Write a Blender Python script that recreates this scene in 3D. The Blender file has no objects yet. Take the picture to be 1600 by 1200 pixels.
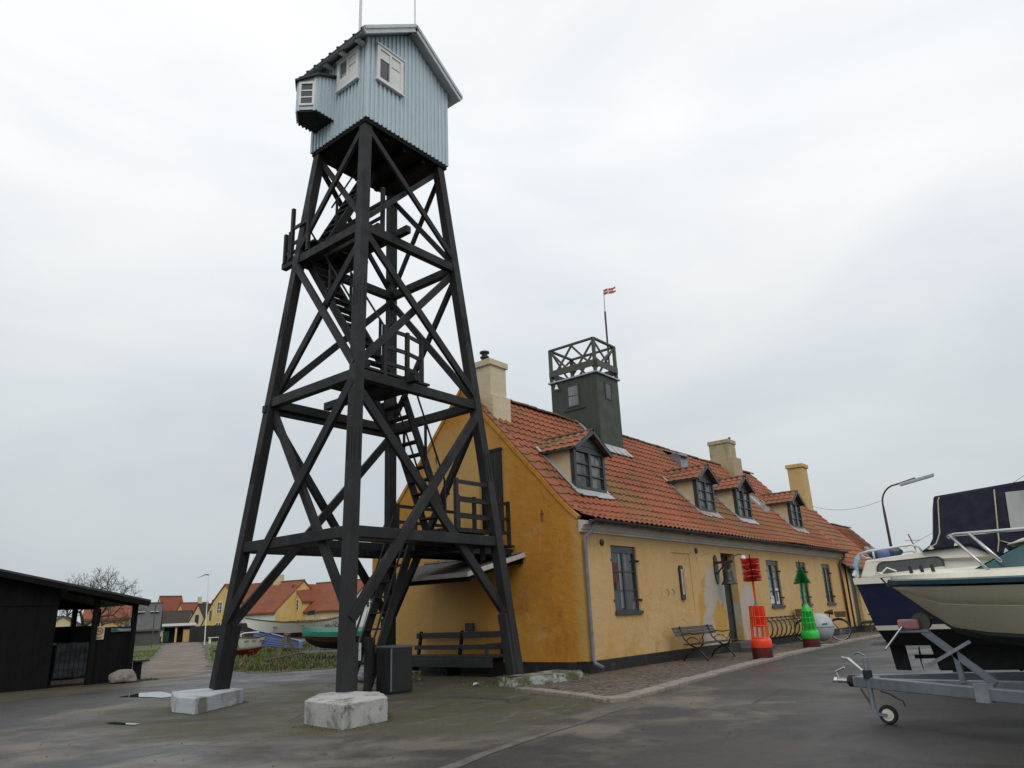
import bpy, bmesh, math, random
from mathutils import Vector, Matrix, noise as mnoise
random.seed(7)
S = bpy.context.scene
COL = S.collection
PI = math.pi

# ------------------------------------------------------------------ camera
cam_d = bpy.data.cameras.new('camera'); cam = bpy.data.objects.new('camera', cam_d); COL.objects.link(cam)
cam_d.sensor_width = 36; cam_d.lens = 1134.14 / 1600 * 36; cam_d.clip_end = 2000; cam_d.clip_start = .05
_r = Vector((0.63677928, -0.76995031, -0.04109345)); _u = Vector((-0.20936234, -0.22395247, 0.951847)); _f = Vector((0.74207787, 0.59751302, 0.30380689))
_m = Matrix((_r, _u, -_f)).transposed().to_4x4(); _m.translation = Vector((-14.00713, -9.47111, 1.3))
cam.matrix_world = _m
S.camera = cam
# ------------------------------------------------------------------ sky and sun (overcast)
SUN_EL, SUN_AZ = math.radians(46), math.radians(218)
W = bpy.data.worlds.new('World'); S.world = W; W.use_nodes = True
wn, wl = W.node_tree.nodes, W.node_tree.links
wn.clear()
out = wn.new('ShaderNodeOutputWorld'); bg = wn.new('ShaderNodeBackground')
sky = wn.new('ShaderNodeTexSky'); sky.sky_type = 'NISHITA'; sky.sun_disc = False; sky.sun_elevation = SUN_EL; sky.sun_rotation = SUN_AZ
tc = wn.new('ShaderNodeTexCoord'); sep = wn.new('ShaderNodeSeparateXYZ'); wl.new(tc.outputs['Generated'], sep.inputs[0])
ramp = wn.new('ShaderNodeValToRGB'); wl.new(sep.outputs['Z'], ramp.inputs[0])
els = ramp.color_ramp.elements
els[0].position = 0.0; els[0].color = (.50, .55, .58, 1)
els[1].position = 1.0; els[1].color = (.84, .86, .87, 1)
for p, c in ((.10, (.54, .585, .605)), (.25, (.66, .70, .72)), (.42, (.84, .87, .89)), (.58, (.98, 1.0, 1.01))):
    e = els.new(p); e.color = (*c, 1)
mp = wn.new('ShaderNodeMapping'); mp.inputs['Scale'].default_value = (1, 1, 2.6); wl.new(tc.outputs['Generated'], mp.inputs[0])
nz = wn.new('ShaderNodeTexNoise'); nz.inputs['Scale'].default_value = 2.1; nz.inputs['Detail'].default_value = 6; nz.inputs['Roughness'].default_value = .5; nz.inputs['Distortion'].default_value = .35
wl.new(mp.outputs[0], nz.inputs[0])
cr = wn.new('ShaderNodeValToRGB'); wl.new(nz.outputs['Fac'], cr.inputs[0])
cr.color_ramp.elements[0].position = .34; cr.color_ramp.elements[0].color = (.89, .91, .935, 1)
cr.color_ramp.elements[1].position = .68; cr.color_ramp.elements[1].color = (1.07, 1.06, 1.05, 1)
mul = wn.new('ShaderNodeMix'); mul.data_type = 'RGBA'; mul.blend_type = 'MULTIPLY'; mul.inputs[0].default_value = 1
wl.new(ramp.outputs[0], mul.inputs[6]); wl.new(cr.outputs[0], mul.inputs[7])
sc = wn.new('ShaderNodeMix'); sc.data_type = 'RGBA'; sc.blend_type = 'MULTIPLY'; sc.inputs[0].default_value = 1
wl.new(sky.outputs[0], sc.inputs[6]); sc.inputs[7].default_value = (.07, .07, .07, 1)
mx = wn.new('ShaderNodeMix'); mx.data_type = 'RGBA'; mx.inputs[0].default_value = .93
wl.new(sc.outputs[2], mx.inputs[6]); wl.new(mul.outputs[2], mx.inputs[7])
wl.new(mx.outputs[2], bg.inputs[0]); bg.inputs[1].default_value = 1.0; wl.new(bg.outputs[0], out.inputs[0])
sd = bpy.data.lights.new('sun', 'SUN'); sd.energy = .85; sd.angle = math.radians(35); sd.color = (1, .96, .9)
sun = bpy.data.objects.new('sun', sd); COL.objects.link(sun)
_d = Vector((-math.cos(SUN_EL) * .62, -math.cos(SUN_EL) * .785, math.sin(SUN_EL)))
sun.rotation_euler = _d.to_track_quat('Z', 'Y').to_euler()
S.view_settings.view_transform = 'Standard'; S.view_settings.look = 'None'; S.view_settings.exposure = .12; S.view_settings.gamma = 1

# ------------------------------------------------------------------ materials
class NT:
    def __init__(s, name):
        m = bpy.data.materials.new(name); m.use_nodes = True; s.m = m; s.t = m.node_tree; s.t.nodes.clear()
        s.out = s.n('ShaderNodeOutputMaterial'); s.b = s.n('ShaderNodeBsdfPrincipled'); s.l(s.b.outputs[0], s.out.inputs[0])
        s.tc = s.n('ShaderNodeTexCoord')
    def n(s, t, **k):
        x = s.t.nodes.new(t)
        for a, b in k.items(): setattr(x, a, b)
        return x
    def l(s, a, b): s.t.links.new(a, b)
    def noise(s, scale, detail=4, rough=.55, dist=0, vec=None, out='Fac'):
        x = s.n('ShaderNodeTexNoise'); x.inputs['Scale'].default_value = scale; x.inputs['Detail'].default_value = detail
        x.inputs['Roughness'].default_value = rough; x.inputs['Distortion'].default_value = dist
        s.l(vec or s.tc.outputs['Object'], x.inputs['Vector']); return x.outputs[out]
    def ramp(s, v, a, b, ca=0, cb=1):
        x = s.n('ShaderNodeMapRange', clamp=True); x.inputs[1].default_value = a; x.inputs[2].default_value = b; x.inputs[3].default_value = ca; x.inputs[4].default_value = cb
        s.l(v, x.inputs[0]); return x.outputs[0]
    def math(s, op, a, b=0):
        x = s.n('ShaderNodeMath', operation=op)
        for i, v in enumerate((a, b)):
            if isinstance(v, (int, float)): x.inputs[i].default_value = v
            else: s.l(v, x.inputs[i])
        return x.outputs[0]
    def mix(s, f, a, b, blend='MIX'):
        x = s.n('ShaderNodeMix', data_type='RGBA', blend_type=blend)
        for i, v in ((0, f), (6, a), (7, b)):
            if isinstance(v, (int, float)): x.inputs[i].default_value = v
            elif isinstance(v, tuple): x.inputs[i].default_value = (*v[:3], 1)
            else: s.l(v, x.inputs[i])
        return x.outputs[2]
    def map(s, scale=(1, 1, 1), loc=(0, 0, 0), src='Object', rot=(0, 0, 0)):
        x = s.n('ShaderNodeMapping'); x.inputs['Scale'].default_value = scale; x.inputs['Location'].default_value = loc; x.inputs['Rotation'].default_value = rot
        s.l(s.tc.outputs[src], x.inputs[0]); return x.outputs[0]
    def bump(s, h, strength=.3, dist=.02, prev=None):
        x = s.n('ShaderNodeBump'); x.inputs['Strength'].default_value = strength; x.inputs['Distance'].default_value = dist
        s.l(h, x.inputs['Height'])
        if prev is not None: s.l(prev, x.inputs['Normal'])
        return x.outputs[0]
    def ell(s, c, r, ns=2.0, na=.35, soft=.06):
        # mask: 1 inside an ellipse (object space, radius 0 on an axis = ignore), wobbling edge
        mp = s.map(scale=tuple(0 if q == 0 else 1 / q for q in r), loc=tuple(0 if q == 0 else -cc / q for cc, q in zip(c, r)))
        L = s.n('ShaderNodeVectorMath', operation='LENGTH'); s.l(mp, L.inputs[0])
        nn = s.noise(ns, 9, .72, .9)
        v = s.math('ADD', L.outputs['Value'], s.math('MULTIPLY', s.math('SUBTRACT', nn, .5), na * 2))
        return s.ramp(v, 1 + soft, 1 - soft)
    def done(s, col, rough=.6, normal=None, metal=0, spec=.5):
        for k, v in (('Base Color', col), ('Roughness', rough), ('Metallic', metal), ('Specular IOR Level', spec)):
            if isinstance(v, (int, float)): s.b.inputs[k].default_value = v
            elif isinstance(v, tuple): s.b.inputs[k].default_value = (*v[:3], 1)
            else: s.l(v, s.b.inputs[k])
        if normal is not None: s.l(normal, s.b.inputs['Normal'])
        return s.m

def mat(name, col, rough=.6, var=.25, scale=3.0, col2=None, bump=.15, bscale=40, metal=0, spec=.5, stretch=None, lo=.35, hi=.65):
    t = NT(name)
    v = t.map(scale=stretch) if stretch else None
    c2 = col2 or tuple(c * (1 - var) for c in col)
    f = t.ramp(t.noise(scale, 6, .6, vec=v), lo, hi)
    c = t.mix(f, col, c2)
    fine = t.noise(bscale, 4, .6, vec=v)
    c = t.mix(t.ramp(fine, .35, .7, 0, .25), c, tuple(q * .6 for q in col))
    r = t.ramp(t.noise(scale * 2.3, 3, .5), .3, .7, max(.03, rough - .1), min(1, rough + .1))
    return t.done(c, r, t.bump(fine, bump, .01) if bump else None, metal, spec)

M = {}
M['tar'] = mat('tarred timber', (.030, .030, .031), .6, col2=(.012, .0115, .012), scale=2.2, bump=.35, bscale=22, stretch=(1, 1, .35), spec=.25, lo=.3, hi=.7)
M['tar_dark'] = mat('tarred planks', (.010, .0095, .0095), .75, col2=(.006, .006, .006), scale=2, bump=.4, bscale=14, stretch=(4, 4, .3), spec=.15)
M['blue'] = mat('grey blue paint', (.53, .635, .68), .55, col2=(.46, .57, .615), scale=4, bump=.12, bscale=18, stretch=(3, 3, .5))
M['blue_grey'] = mat('pale grey trim paint', (.56, .60, .61), .5, col2=(.47, .51, .52), scale=4)
M['white'] = mat('white paint', (.78, .78, .75), .45, col2=(.66, .67, .64), scale=5, bump=.08)
M['felt'] = mat('roofing felt', (.05, .05, .055), .8, col2=(.03, .03, .033))
M['under'] = mat('soffit boards', (.012, .012, .012), .8)
M['green_frame'] = mat('dark green paint', (.022, .034, .032), .4, col2=(.035, .048, .045), scale=8, bump=.1)
M['olive'] = mat('olive green boards', (.038, .049, .033), .55, col2=(.028, .037, .025), scale=1.6, bump=.2, bscale=10, stretch=(9, 9, .25))
M['olive_rail'] = mat('olive rail paint', (.075, .082, .055), .55, col2=(.05, .058, .04), scale=6)
M['zinc'] = mat('zinc sheet', (.36, .39, .41), .42, col2=(.26, .28, .30), scale=6, metal=.55, bump=.1)
M['lead'] = mat('lead flashing', (.46, .48, .50), .5, col2=(.34, .36, .38), scale=9, metal=.2, bump=.25, bscale=25)
M['pipe_grey'] = mat('grey downpipe', (.17, .19, .21), .45, col2=(.12, .13, .15), scale=6)
M['pipe_brown'] = mat('brown downpipe', (.05, .035, .03), .5)
M['gutter'] = mat('dark gutter', (.025, .025, .028), .45)
M['cornice'] = mat('cornice plaster', (.62, .585, .53), .7, col2=(.49, .46, .41), scale=3, stretch=(.5, 2, 2))
M['plinth'] = mat('tarred plinth', (.010, .010, .0105), .7, col2=(.04, .038, .035), scale=3.5, lo=.55, hi=.75, bump=.5, bscale=12)
M['cheek'] = mat('dormer plaster', (.60, .50, .33), .8, col2=(.50, .41, .25), scale=2.5, bump=.2)
M['pot'] = mat('black chimney pot', (.02, .02, .023), .4)
M['iron'] = mat('black iron', (.02, .018, .018), .5, col2=(.045, .03, .022), scale=8)
M['bell'] = mat('bronze bell', (.05, .055, .052), .45, col2=(.035, .05, .042), metal=.5)
M['stone'] = mat('step stone', (.055, .055, .052), .6, col2=(.09, .09, .08), scale=5)
M['bench'] = mat('bench paint', (.032, .036, .036), .5, col2=(.018, .020, .020), scale=5)
M['globe'] = mat('opal glass', (.8, .8, .78), .25, bump=0)
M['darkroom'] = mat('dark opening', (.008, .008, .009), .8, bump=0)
M['steel'] = mat('galvanised steel', (.26, .29, .32), .42, col2=(.19, .21, .235), scale=7, metal=.5, bump=.1)
M['chrome'] = mat('stainless tube', (.6, .61, .62), .22, var=.1, metal=.9, bump=0)
M['rubber'] = mat('black rubber', (.015, .015, .016), .7)
M['cream'] = mat('cream gelcoat', (.62, .565, .40), .32, col2=(.55, .495, .345), scale=1.5, bump=.03)
M['cream_deck'] = mat('cream deck', (.72, .69, .57), .45, col2=(.62, .59, .48), scale=3, bump=.05)
M['teal'] = mat('blue green rail', (.012, .060, .075), .35, col2=(.02, .05, .075), scale=2)
M['canvas_green'] = mat('green canvas', (.018, .17, .11), .7, col2=(.012, .12, .08), scale=4, bump=.2)
M['antifoul'] = mat('dark antifouling', (.012, .022, .014), .6)
M['navy'] = mat('navy gelcoat', (.009, .013, .048), .35, col2=(.007, .010, .036), scale=1.2, bump=.02)
M['white_gel'] = mat('white gelcoat', (.66, .63, .55), .35, col2=(.58, .55, .47), scale=2, bump=.03)
M['canvas_navy'] = mat('navy canvas', (.010, .0085, .030), .85, col2=(.007, .006, .022), scale=3, bump=.25, bscale=8)
M['piping'] = mat('cream piping', (.55, .52, .33), .6)
M['black'] = mat('matt black', (.010, .010, .011), .6)
M['pink'] = mat('faded red winch', (.42, .16, .17), .5, col2=(.36, .20, .21), scale=8)
M['orange_buoy'] = mat('fluorescent orange', (.85, .055, .008), .35, col2=(.50, .045, .012), scale=3.5, lo=.52, hi=.7, bump=.03)
M['green_buoy'] = mat('fluorescent green', (.018, .52, .045), .35, col2=(.015, .30, .03), scale=3.5, lo=.52, hi=.7, bump=.03)
M['buoy_base'] = mat('dark red base', (.11, .012, .014), .5, col2=(.07, .012, .012))
M['brush_red'] = mat('red broom', (.78, .028, .045), .8)
M['brush_green'] = mat('green broom', (.012, .34, .105), .8)
M['tank'] = mat('pale grey steel', (.40, .45, .48), .4, col2=(.33, .38, .41), scale=3, bump=.05)
M['wicker'] = mat('wicker', (.13, .08, .04), .8, bscale=60, bump=.5)
M['leather'] = mat('brown saddle', (.05, .03, .02), .6)
M['oldwood'] = mat('weathered wood', (.16, .14, .11), .8, col2=(.09, .08, .06), scale=4, stretch=(1, 1, .3), bump=.3)
M['plank'] = mat('brown plank', (.12, .085, .05), .8, col2=(.07, .05, .03), scale=5)
M['thatch'] = mat('thatch', (.045, .038, .028), .95, col2=(.028, .026, .018), scale=1.2, bump=.6, bscale=12)
M['yellow_far'] = mat('yellow house paint', (.66, .49, .19), .8, col2=(.55, .38, .11), scale=.8, bump=0)
M['cream_far'] = mat('cream house paint', (.60, .52, .32), .8, col2=(.5, .43, .27), scale=.8, bump=0)
M['white_far'] = mat('white house paint', (.62, .64, .64), .8, col2=(.55, .57, .57), scale=.8, bump=0)
M['slate'] = mat('grey roofing', (.10, .10, .10), .8)
M['redbox'] = mat('red paint', (.42, .015, .02), .5)
M['yellow_box'] = mat('yellow boards', (.55, .36, .12), .7)
M['fence_dark'] = mat('dark fence boards', (.022, .022, .024), .8, stretch=(6, 6, .4), scale=2)
M['boat_white'] = mat('white boat paint', (.88, .88, .85), .5, col2=(.78, .78, .74), scale=1.5)
M['boat_red'] = mat('wine red bottom paint', (.16, .010, .022), .6)
M['boat_blue'] = mat('blue boat paint', (.13, .19, .42), .6, col2=(.09, .14, .33), scale=2, stretch=(.5, .5, 6))
M['varnish'] = mat('varnished hull', (.17, .07, .02), .45, col2=(.10, .04, .015), stretch=(1, 1, 8), scale=2)
M['tarp_green'] = mat('green tarpaulin', (.010, .16, .11), .6, col2=(.008, .11, .08), scale=3, bump=.3, bscale=5)
M['bark'] = mat('bark', (.075, .065, .055), .9)
M['flag_red'] = mat('red cloth', (.5, .075, .05), .8)
M['white_cloth'] = mat('white cloth', (.7, .7, .7), .8)
M['plastic_pale'] = mat('pale plastic', (.065, .075, .085), .5, col2=(.02, .022, .025), scale=3, lo=.45, hi=.6)
M['bin_black'] = mat('black bin', (.016, .016, .017), .5)
M['bin_lid'] = mat('grey lid', (.10, .105, .105), .55)
M['sign'] = mat('white sign', (.66, .68, .68), .5, bump=0)
M['ink'] = mat('ink', (.03, .03, .03), .6, bump=0)
M['sign_red'] = mat('sign red', (.45, .03, .05), .5, bump=0)
M['sign_teal'] = mat('sign teal', (.02, .10, .13), .5, bump=0)
M['green_bin'] = mat('green plastic', (.012, .07, .05), .5)
M['rust'] = mat('faded red paint', (.30, .13, .12), .8)
M['hedge'] = mat('hedge leaf', (.028, .042, .018), .8, bump=0)
M['light_blue'] = mat('pale blue cloth', (.30, .48, .62), .7)

def pane_mat(name, col, col2, scale, rough=.06, spec=.6):
    t = NT(name); v = t.map(scale=(scale, scale, scale * .35))
    f = t.ramp(t.noise(1.0, 5, .6, .6, vec=v), .43, .57)
    return t.done(t.mix(f, col, col2), rough, None, 0, spec)
M['pane'] = pane_mat('window glass', (.15, .155, .155), (.028, .031, .033), 2.2)  # pale blotches put sky reflection and curtains into the glass colour
M['pane_dark'] = pane_mat('dark glass', (.05, .055, .06), (.025, .028, .03), 2.0)
M['pane_grey'] = pane_mat('grey glass', (.22, .23, .24), (.15, .16, .17), 2.0)
M['pane_blue'] = pane_mat('tinted screen', (.02, .07, .09), (.03, .10, .11), 2.0)
M['vinyl'] = pane_mat('clear vinyl', (.36, .37, .36), (.27, .28, .28), 1.2, .2)

def concrete(name, base, worn, moss, ms=.5, spot=None):
    t = NT(name)
    c = t.mix(t.ramp(t.noise(3.2, 6, .65, .6), .52, .62), base, worn)
    c = t.mix(t.ramp(t.noise(2.0, 6, .7, 1.0), .62, .70), c, (.15, .115, .08))
    c = t.mix(t.ramp(t.noise(3.0, 5, .7, .4, vec=t.map(scale=(1, 1, .5))), .52, .66, 0, .45), c, tuple(q * .62 for q in worn))
    c = t.mix(t.ramp(t.noise(4.5, 5, .7), 1 - ms, 1 - ms + .12), c, moss)
    if spot: c = t.mix(t.math('MULTIPLY', t.ell(*spot, 9, .9, .2), .8), c, (.16, .13, .09))
    n = t.noise(22, 5, .65)
    return t.done(c, .85, t.bump(n, .6, .02))
M['block_white'] = concrete('whitewashed concrete', (.40, .40, .39), (.22, .215, .20), (.075, .08, .025), .45)
M['block_clean'] = concrete('fresh whitewash', (.40, .435, .465), (.30, .325, .345), (.14, .13, .09), .32, ((-.50, -.78, .12), (.13, .20, .20)))
M['block_moss'] = concrete('mossy concrete', (.30, .31, .30), (.19, .18, .15), (.065, .07, .02), .58)
M['rock'] = concrete('granite rock', (.22, .20, .18), (.15, .11, .09), (.09, .10, .06), .36)
M['kerb'] = concrete('kerb stone', (.25, .22, .185), (.185, .16, .135), (.07, .075, .03), .30)

def plaster(name, base, light, dark, kind):
    t = NT(name)
    c = t.mix(t.ramp(t.noise(.55, 5, .6, .4), .40, .62), base, light)
    c = t.mix(t.ramp(t.noise(1.7, 6, .65, .8, vec=t.map(scale=(1, 1, .6))), .54, .68, 0, .75), c, dark)
    c = t.mix(t.ramp(t.noise(7, 4, .6), .5, .75, 0, .35), c, light)
    if kind == 'front':
        # flaking lime wash and bare render round the door, ochre rims, streaks low down
        sx = t.n('ShaderNodeSeparateXYZ'); t.l(t.tc.outputs['Object'], sx.inputs[0])
        ochre, bare = (.46, .27, .045), (.42, .39, .345)
        c = t.mix(t.ell((6.75, 0, 1.0), (1.15, 0, 1.2), 1.7, .55), c, ochre)
        m1 = t.ell((6.85, 0, 1.35), (.80, 0, 1.05), 1.6, .55)
        hole = t.ell((6.95, 0, .95), (.50, 0, .50), 2.6, .9)
        c = t.mix(t.math('MULTIPLY', m1, t.math('SUBTRACT', 1, hole)), c, bare)
        c = t.mix(t.ell((6.1, 0, .45), (.40, 0, .8), 2.2, .8), c, bare)
        c = t.mix(t.ell((9.35, 0, .9), (1.05, 0, 1.2), 1.6, .25), c, (.50, .33, .09))
        c = t.mix(t.ell((9.2, 0, .95), (.75, 0, 1.05), 1.8, .25), c, bare)
        low = t.math('MULTIPLY', t.ramp(sx.outputs['Z'], 1.1, .25), t.ramp(t.noise(2.2, 5, .7, .6), .47, .56))
        c = t.mix(t.math('MULTIPLY', low, .8), c, (.43, .26, .06))
        c = t.mix(t.ramp(sx.outputs['X'], 17.5, 19.2, 0, .55), c, (.56, .30, .06))
        c = t.mix(t.math('MULTIPLY', t.ramp(sx.outputs['X'], .28, .1), .9), c, (.42, .20, .035))
    if kind == 'gable':
        # limewash worn back to paler ochre in the middle and up at the verge
        sx = t.n('ShaderNodeSeparateXYZ'); t.l(t.tc.outputs['Object'], sx.inputs[0])
        c = t.mix(t.ell((0, 3.7, 4.7), (0, 1.5, 1.45), 1.2, .5, .25), c, (.50, .315, .105))
        c = t.mix(t.ell((0, 5.3, 1.3), (0, 2.2, 1.3), 1.0, .4, .35), c, (.50, .30, .095))
        sm = t.math('MULTIPLY', t.ramp(t.noise(2.6, 7, .72, .7, vec=t.map(scale=(1, 1, .7))), .56, .68), t.ell((0, 1.2, 2.0), (0, 1.1, 1.5), 1.2, .3, .4))
        c = t.mix(t.math('MULTIPLY', sm, .75), c, (.50, .35, .17))
        dk = t.math('MULTIPLY', t.ramp(t.noise(1.3, 6, .7, .6, vec=t.map(loc=(3, 1, 5))), .48, .62), t.ell((0, .9, 1.2), (0, 1.2, 1.6), 1.2, .4, .4))
        c = t.mix(t.math('MULTIPLY', dk, .5), c, (.35, .135, .010))
        c = t.mix(t.math('MULTIPLY', t.ramp(sx.outputs['Y'], .35, .1), .7), c, (.50, .32, .10))
    ck = t.n('ShaderNodeTexVoronoi', feature='DISTANCE_TO_EDGE'); ck.inputs['Scale'].default_value = .8
    cm = t.n('ShaderNodeMix', data_type='RGBA'); cm.inputs[0].default_value = .25; t.l(t.tc.outputs['Object'], cm.inputs[6]); t.l(t.noise(2.2, 5, .6, out='Color'), cm.inputs[7]); t.l(cm.outputs[2], ck.inputs['Vector'])
    hair = t.math('MULTIPLY', t.ramp(ck.outputs['Distance'], .007, .002), t.ramp(t.noise(.7, 4, .6, vec=t.map(loc=(5, 2, 7))), .52, .60))
    c = t.mix(t.math('MULTIPLY', hair, .6), c, tuple(q * .45 for q in dark))
    brush = t.noise(9, 4, .7, vec=t.map(scale=(1, 1, .18)))
    c = t.mix(t.ramp(brush, .42, .72, 0, .28), c, tuple(min(1, q * 1.14) for q in light))
    n = t.noise(3, 6, .7); n2 = t.noise(45, 3, .6)
    return t.done(c, .88, t.bump(n2, .4, .010, t.bump(n, .7, .05)))
M['front'] = plaster('ochre limewash', (.515, .335, .140), (.555, .372, .168), (.485, .288, .088), 'front')
M['gable'] = plaster('orange limewash', (.47, .200, .018), (.52, .25, .032), (.38, .145, .011), 'gable')
M['chim'] = plaster('cream chimney plaster', (.56, .47, .30), (.60, .52, .36), (.44, .36, .21), '')
M['chim_moss'] = plaster('mossy chimney plaster', (.40, .33, .19), (.36, .31, .20), (.15, .14, .05), '')
M['chim_yel'] = plaster('yellow chimney plaster', (.50, .345, .125), (.54, .40, .17), (.27, .20, .08), '')

def tiles(name, base, alt, moss_amt, stains=()):
    t = NT(name)
    uv = t.map(src='UV')
    fl = t.n('ShaderNodeVectorMath', operation='FLOOR'); t.l(uv, fl.inputs[0])
    wn_ = t.n('ShaderNodeTexWhiteNoise', noise_dimensions='2D'); t.l(fl.outputs[0], wn_.inputs['Vector'])
    c = t.mix(t.ramp(wn_.outputs['Value'], 0, 1, 0, .7), base, alt)
    c = t.mix(t.ramp(wn_.outputs['Value'], .95, .98, 0, .5), c, (.12, .06, .035))
    c = t.mix(t.ramp(t.noise(.45, 5, .6, .5), .40, .64, 0, .6), c, tuple(q * .55 for q in base))
    m = t.ramp(t.noise(1.1, 7, .72, .7), .64 - moss_amt, .76 - moss_amt)
    m = t.math('MULTIPLY', m, t.ramp(t.noise(13, 4, .6), .35, .6, .25, .95))
    c = t.mix(m, c, (.105, .085, .03))
    for cx_, cz_ in stains:
        s_ = t.math('MULTIPLY', t.ell((cx_, 0, cz_), (.85, 0, .85), 1.6, .6, .3), t.ramp(t.noise(5, 5, .7), .35, .6, .3, 1))
        c = t.mix(t.math('MULTIPLY', s_, .5), c, (.150, .105, .030))
    n = t.noise(30, 4, .65)
    return t.done(c, t.ramp(n, .3, .7, .6, .85), t.bump(n, .35, .012))
M['tile'] = tiles('red pantiles', (.312, .090, .036), (.262, .078, .033), .13, ((3.2, 4.9), (3.6, 4.2), (9.9, 4.8), (10.3, 4.2), (13.2, 4.7), (15.0, 4.3), (19.0, 4.6)))
M['tile_far'] = mat('red roof', (.225, .064, .026), .85, col2=(.17, .048, .021), scale=.7, bump=.3, bscale=6)
M['tile_old'] = tiles('mossy pantiles', (.33, .10, .045), (.24, .075, .035), .16)
M['ridge'] = mat('mossy ridge tile', (.075, .06, .045), .9, col2=(.16, .07, .035), scale=3, bump=.5, bscale=20)

def ground_mat():
    t = NT('wet asphalt ground')
    fine = t.noise(160, 3, .7)
    big = t.noise(.35, 5, .6, .6)
    c = t.mix(t.ramp(big, .38, .62), (.047, .0445, .042), (.034, .0325, .031))
    c = t.mix(t.ramp(fine, .45, .75, 0, .5), c, (.082, .079, .074))
    mid = t.noise(28, 5, .75)
    c = t.mix(t.ramp(mid, .38, .68, 0, .5), c, (.030, .029, .028))
    # worn mossy yard below the tower, pale grit along its front edge
    yard = t.ell((-4.6, 1.3, 0), (4.6, 5.0, 0), .7, .28)
    yc = t.mix(t.ramp(t.noise(.9, 6, .65, .8), .42, .60), (.078, .068, .048), (.060, .060, .026))
    yc = t.mix(t.ramp(t.noise(1.6, 6, .7, 1.2, vec=t.map(scale=(.6, 1.5, 1))), .57, .66), yc, (.125, .108, .082))
    yc = t.mix(t.ramp(t.noise(.8, 5, .6, vec=t.map(scale=(1, 1, 1), loc=(7, 3, 0))), .56, .64), yc, (.047, .045, .042))
    c = t.mix(yard, c, yc)
    rim = t.math('MULTIPLY', t.math('SUBTRACT', t.ell((-5.6, .4, 0), (5.2, 5.9, 0), .9, .35), yard), t.ramp(t.noise(.8, 5, .6, .5), .42, .58))
    c = t.mix(t.math('MULTIPLY', rim, .9), c, (.150, .128, .100))
    left = t.ell((-9, 11.5, 0), (6, 1.9, 0), .8, .35)
    c = t.mix(t.math('MULTIPLY', left, .8), c, (.095, .082, .05))
    cv = t.n('ShaderNodeTexVoronoi', feature='DISTANCE_TO_EDGE'); cv.inputs['Scale'].default_value = .42
    wv = t.n('ShaderNodeMix', data_type='RGBA'); wv.inputs[0].default_value = .22; t.l(t.tc.outputs['Object'], wv.inputs[6]); t.l(t.noise(1.4, 5, .6, out='Color'), wv.inputs[7]); t.l(wv.outputs[2], cv.inputs['Vector'])
    crack = t.math('MULTIPLY', t.ramp(cv.outputs['Distance'], .014, .004), t.ramp(t.noise(.5, 4, .6, vec=t.map(loc=(9, 4, 0))), .50, .58))
    c = t.mix(t.math('MULTIPLY', crack, .75), c, (.018, .017, .015))
    patch = t.ramp(t.noise(.23, 2, .4, .3, vec=t.map(loc=(3, 8, 0))), .555, .562)
    c = t.mix(t.math('MULTIPLY', patch, .35), c, (.030, .029, .029))
    wet = t.noise(.55, 6, .65, .5)
    r = t.ramp(wet, .36, .60, .31, .62)
    r = t.math('ADD', r, t.math('MULTIPLY', yard, .18))
    n = t.bump(fine, .7, .008, t.bump(t.math('SUBTRACT', t.noise(6, 5, .6), crack), .4, .02))
    return t.done(c, r, n, 0, .38)
M['ground'] = ground_mat()
def gravel_mat():
    t = NT('gravel track')
    c = t.mix(t.ramp(t.noise(.5, 6, .65, .5), .4, .6), (.175, .140, .106), (.125, .098, .073))
    c = t.mix(t.ramp(t.noise(1.3, 6, .7, 1, vec=t.map(scale=(1, .5, 1))), .58, .66), c, (.24, .22, .20))
    f = t.noise(70, 4, .7)
    c = t.mix(t.ramp(f, .5, .75, 0, .6), c, (.22, .20, .17))
    return t.done(c, t.ramp(t.noise(.7, 5, .6), .4, .6, .6, .9), t.bump(f, .5, .02), 0, .25)
M['gravel'] = gravel_mat()
M['turf'] = mat('turf', (.075, .115, .018), .9, col2=(.085, .085, .026), scale=.8, bump=.6, bscale=30)
M['mud_turf'] = mat('worn turf', (.075, .072, .022), .9, col2=(.11, .085, .045), scale=1.1, bump=.6, bscale=25)
def cobble_mat():
    t = NT('cobbled pavement')
    v = t.n('ShaderNodeTexVoronoi', feature='DISTANCE_TO_EDGE'); v.inputs['Scale'].default_value = 1; v.inputs['Randomness'].default_value = .55
    mp_ = t.map(scale=(4.6, 6.2, 1)); t.l(mp_, v.inputs['Vector'])
    v2 = t.n('ShaderNodeTexVoronoi', feature='F1'); v2.inputs['Scale'].default_value = 1; v2.inputs['Randomness'].default_value = .55; t.l(mp_, v2.inputs['Vector'])
    sepc = t.n('ShaderNodeSeparateColor'); t.l(v2.outputs['Color'], sepc.inputs[0])
    c = t.mix(sepc.outputs[0], (.098, .080, .066), (.165, .128, .103))
    c = t.mix(t.ramp(sepc.outputs[1], .6, 1, 0, .6), c, (.085, .082, .08))
    gap = t.ramp(v.outputs['Distance'], .03, .13)
    mo = t.ramp(t.noise(.8, 5, .6), .45, .6)
    c = t.mix(t.math('SUBTRACT', 1, gap), c, t.mix(mo, (.026, .023, .018), (.055, .060, .016)))
    h = t.math('ADD', gap, t.math('MULTIPLY', t.noise(30, 4, .6), .3))
    return t.done(c, .6, t.bump(h, .8, .03))
M['cobble'] = cobble_mat()
M['joint'] = mat('pale road joint', (.125, .112, .095), .8, col2=(.07, .066, .06), scale=3, lo=.42, hi=.55, bump=.4)
def water_mat():
    t = NT('puddle water'); return t.done((.05, .05, .048), .03, None, 0, .9)
M['water'] = water_mat()

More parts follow.
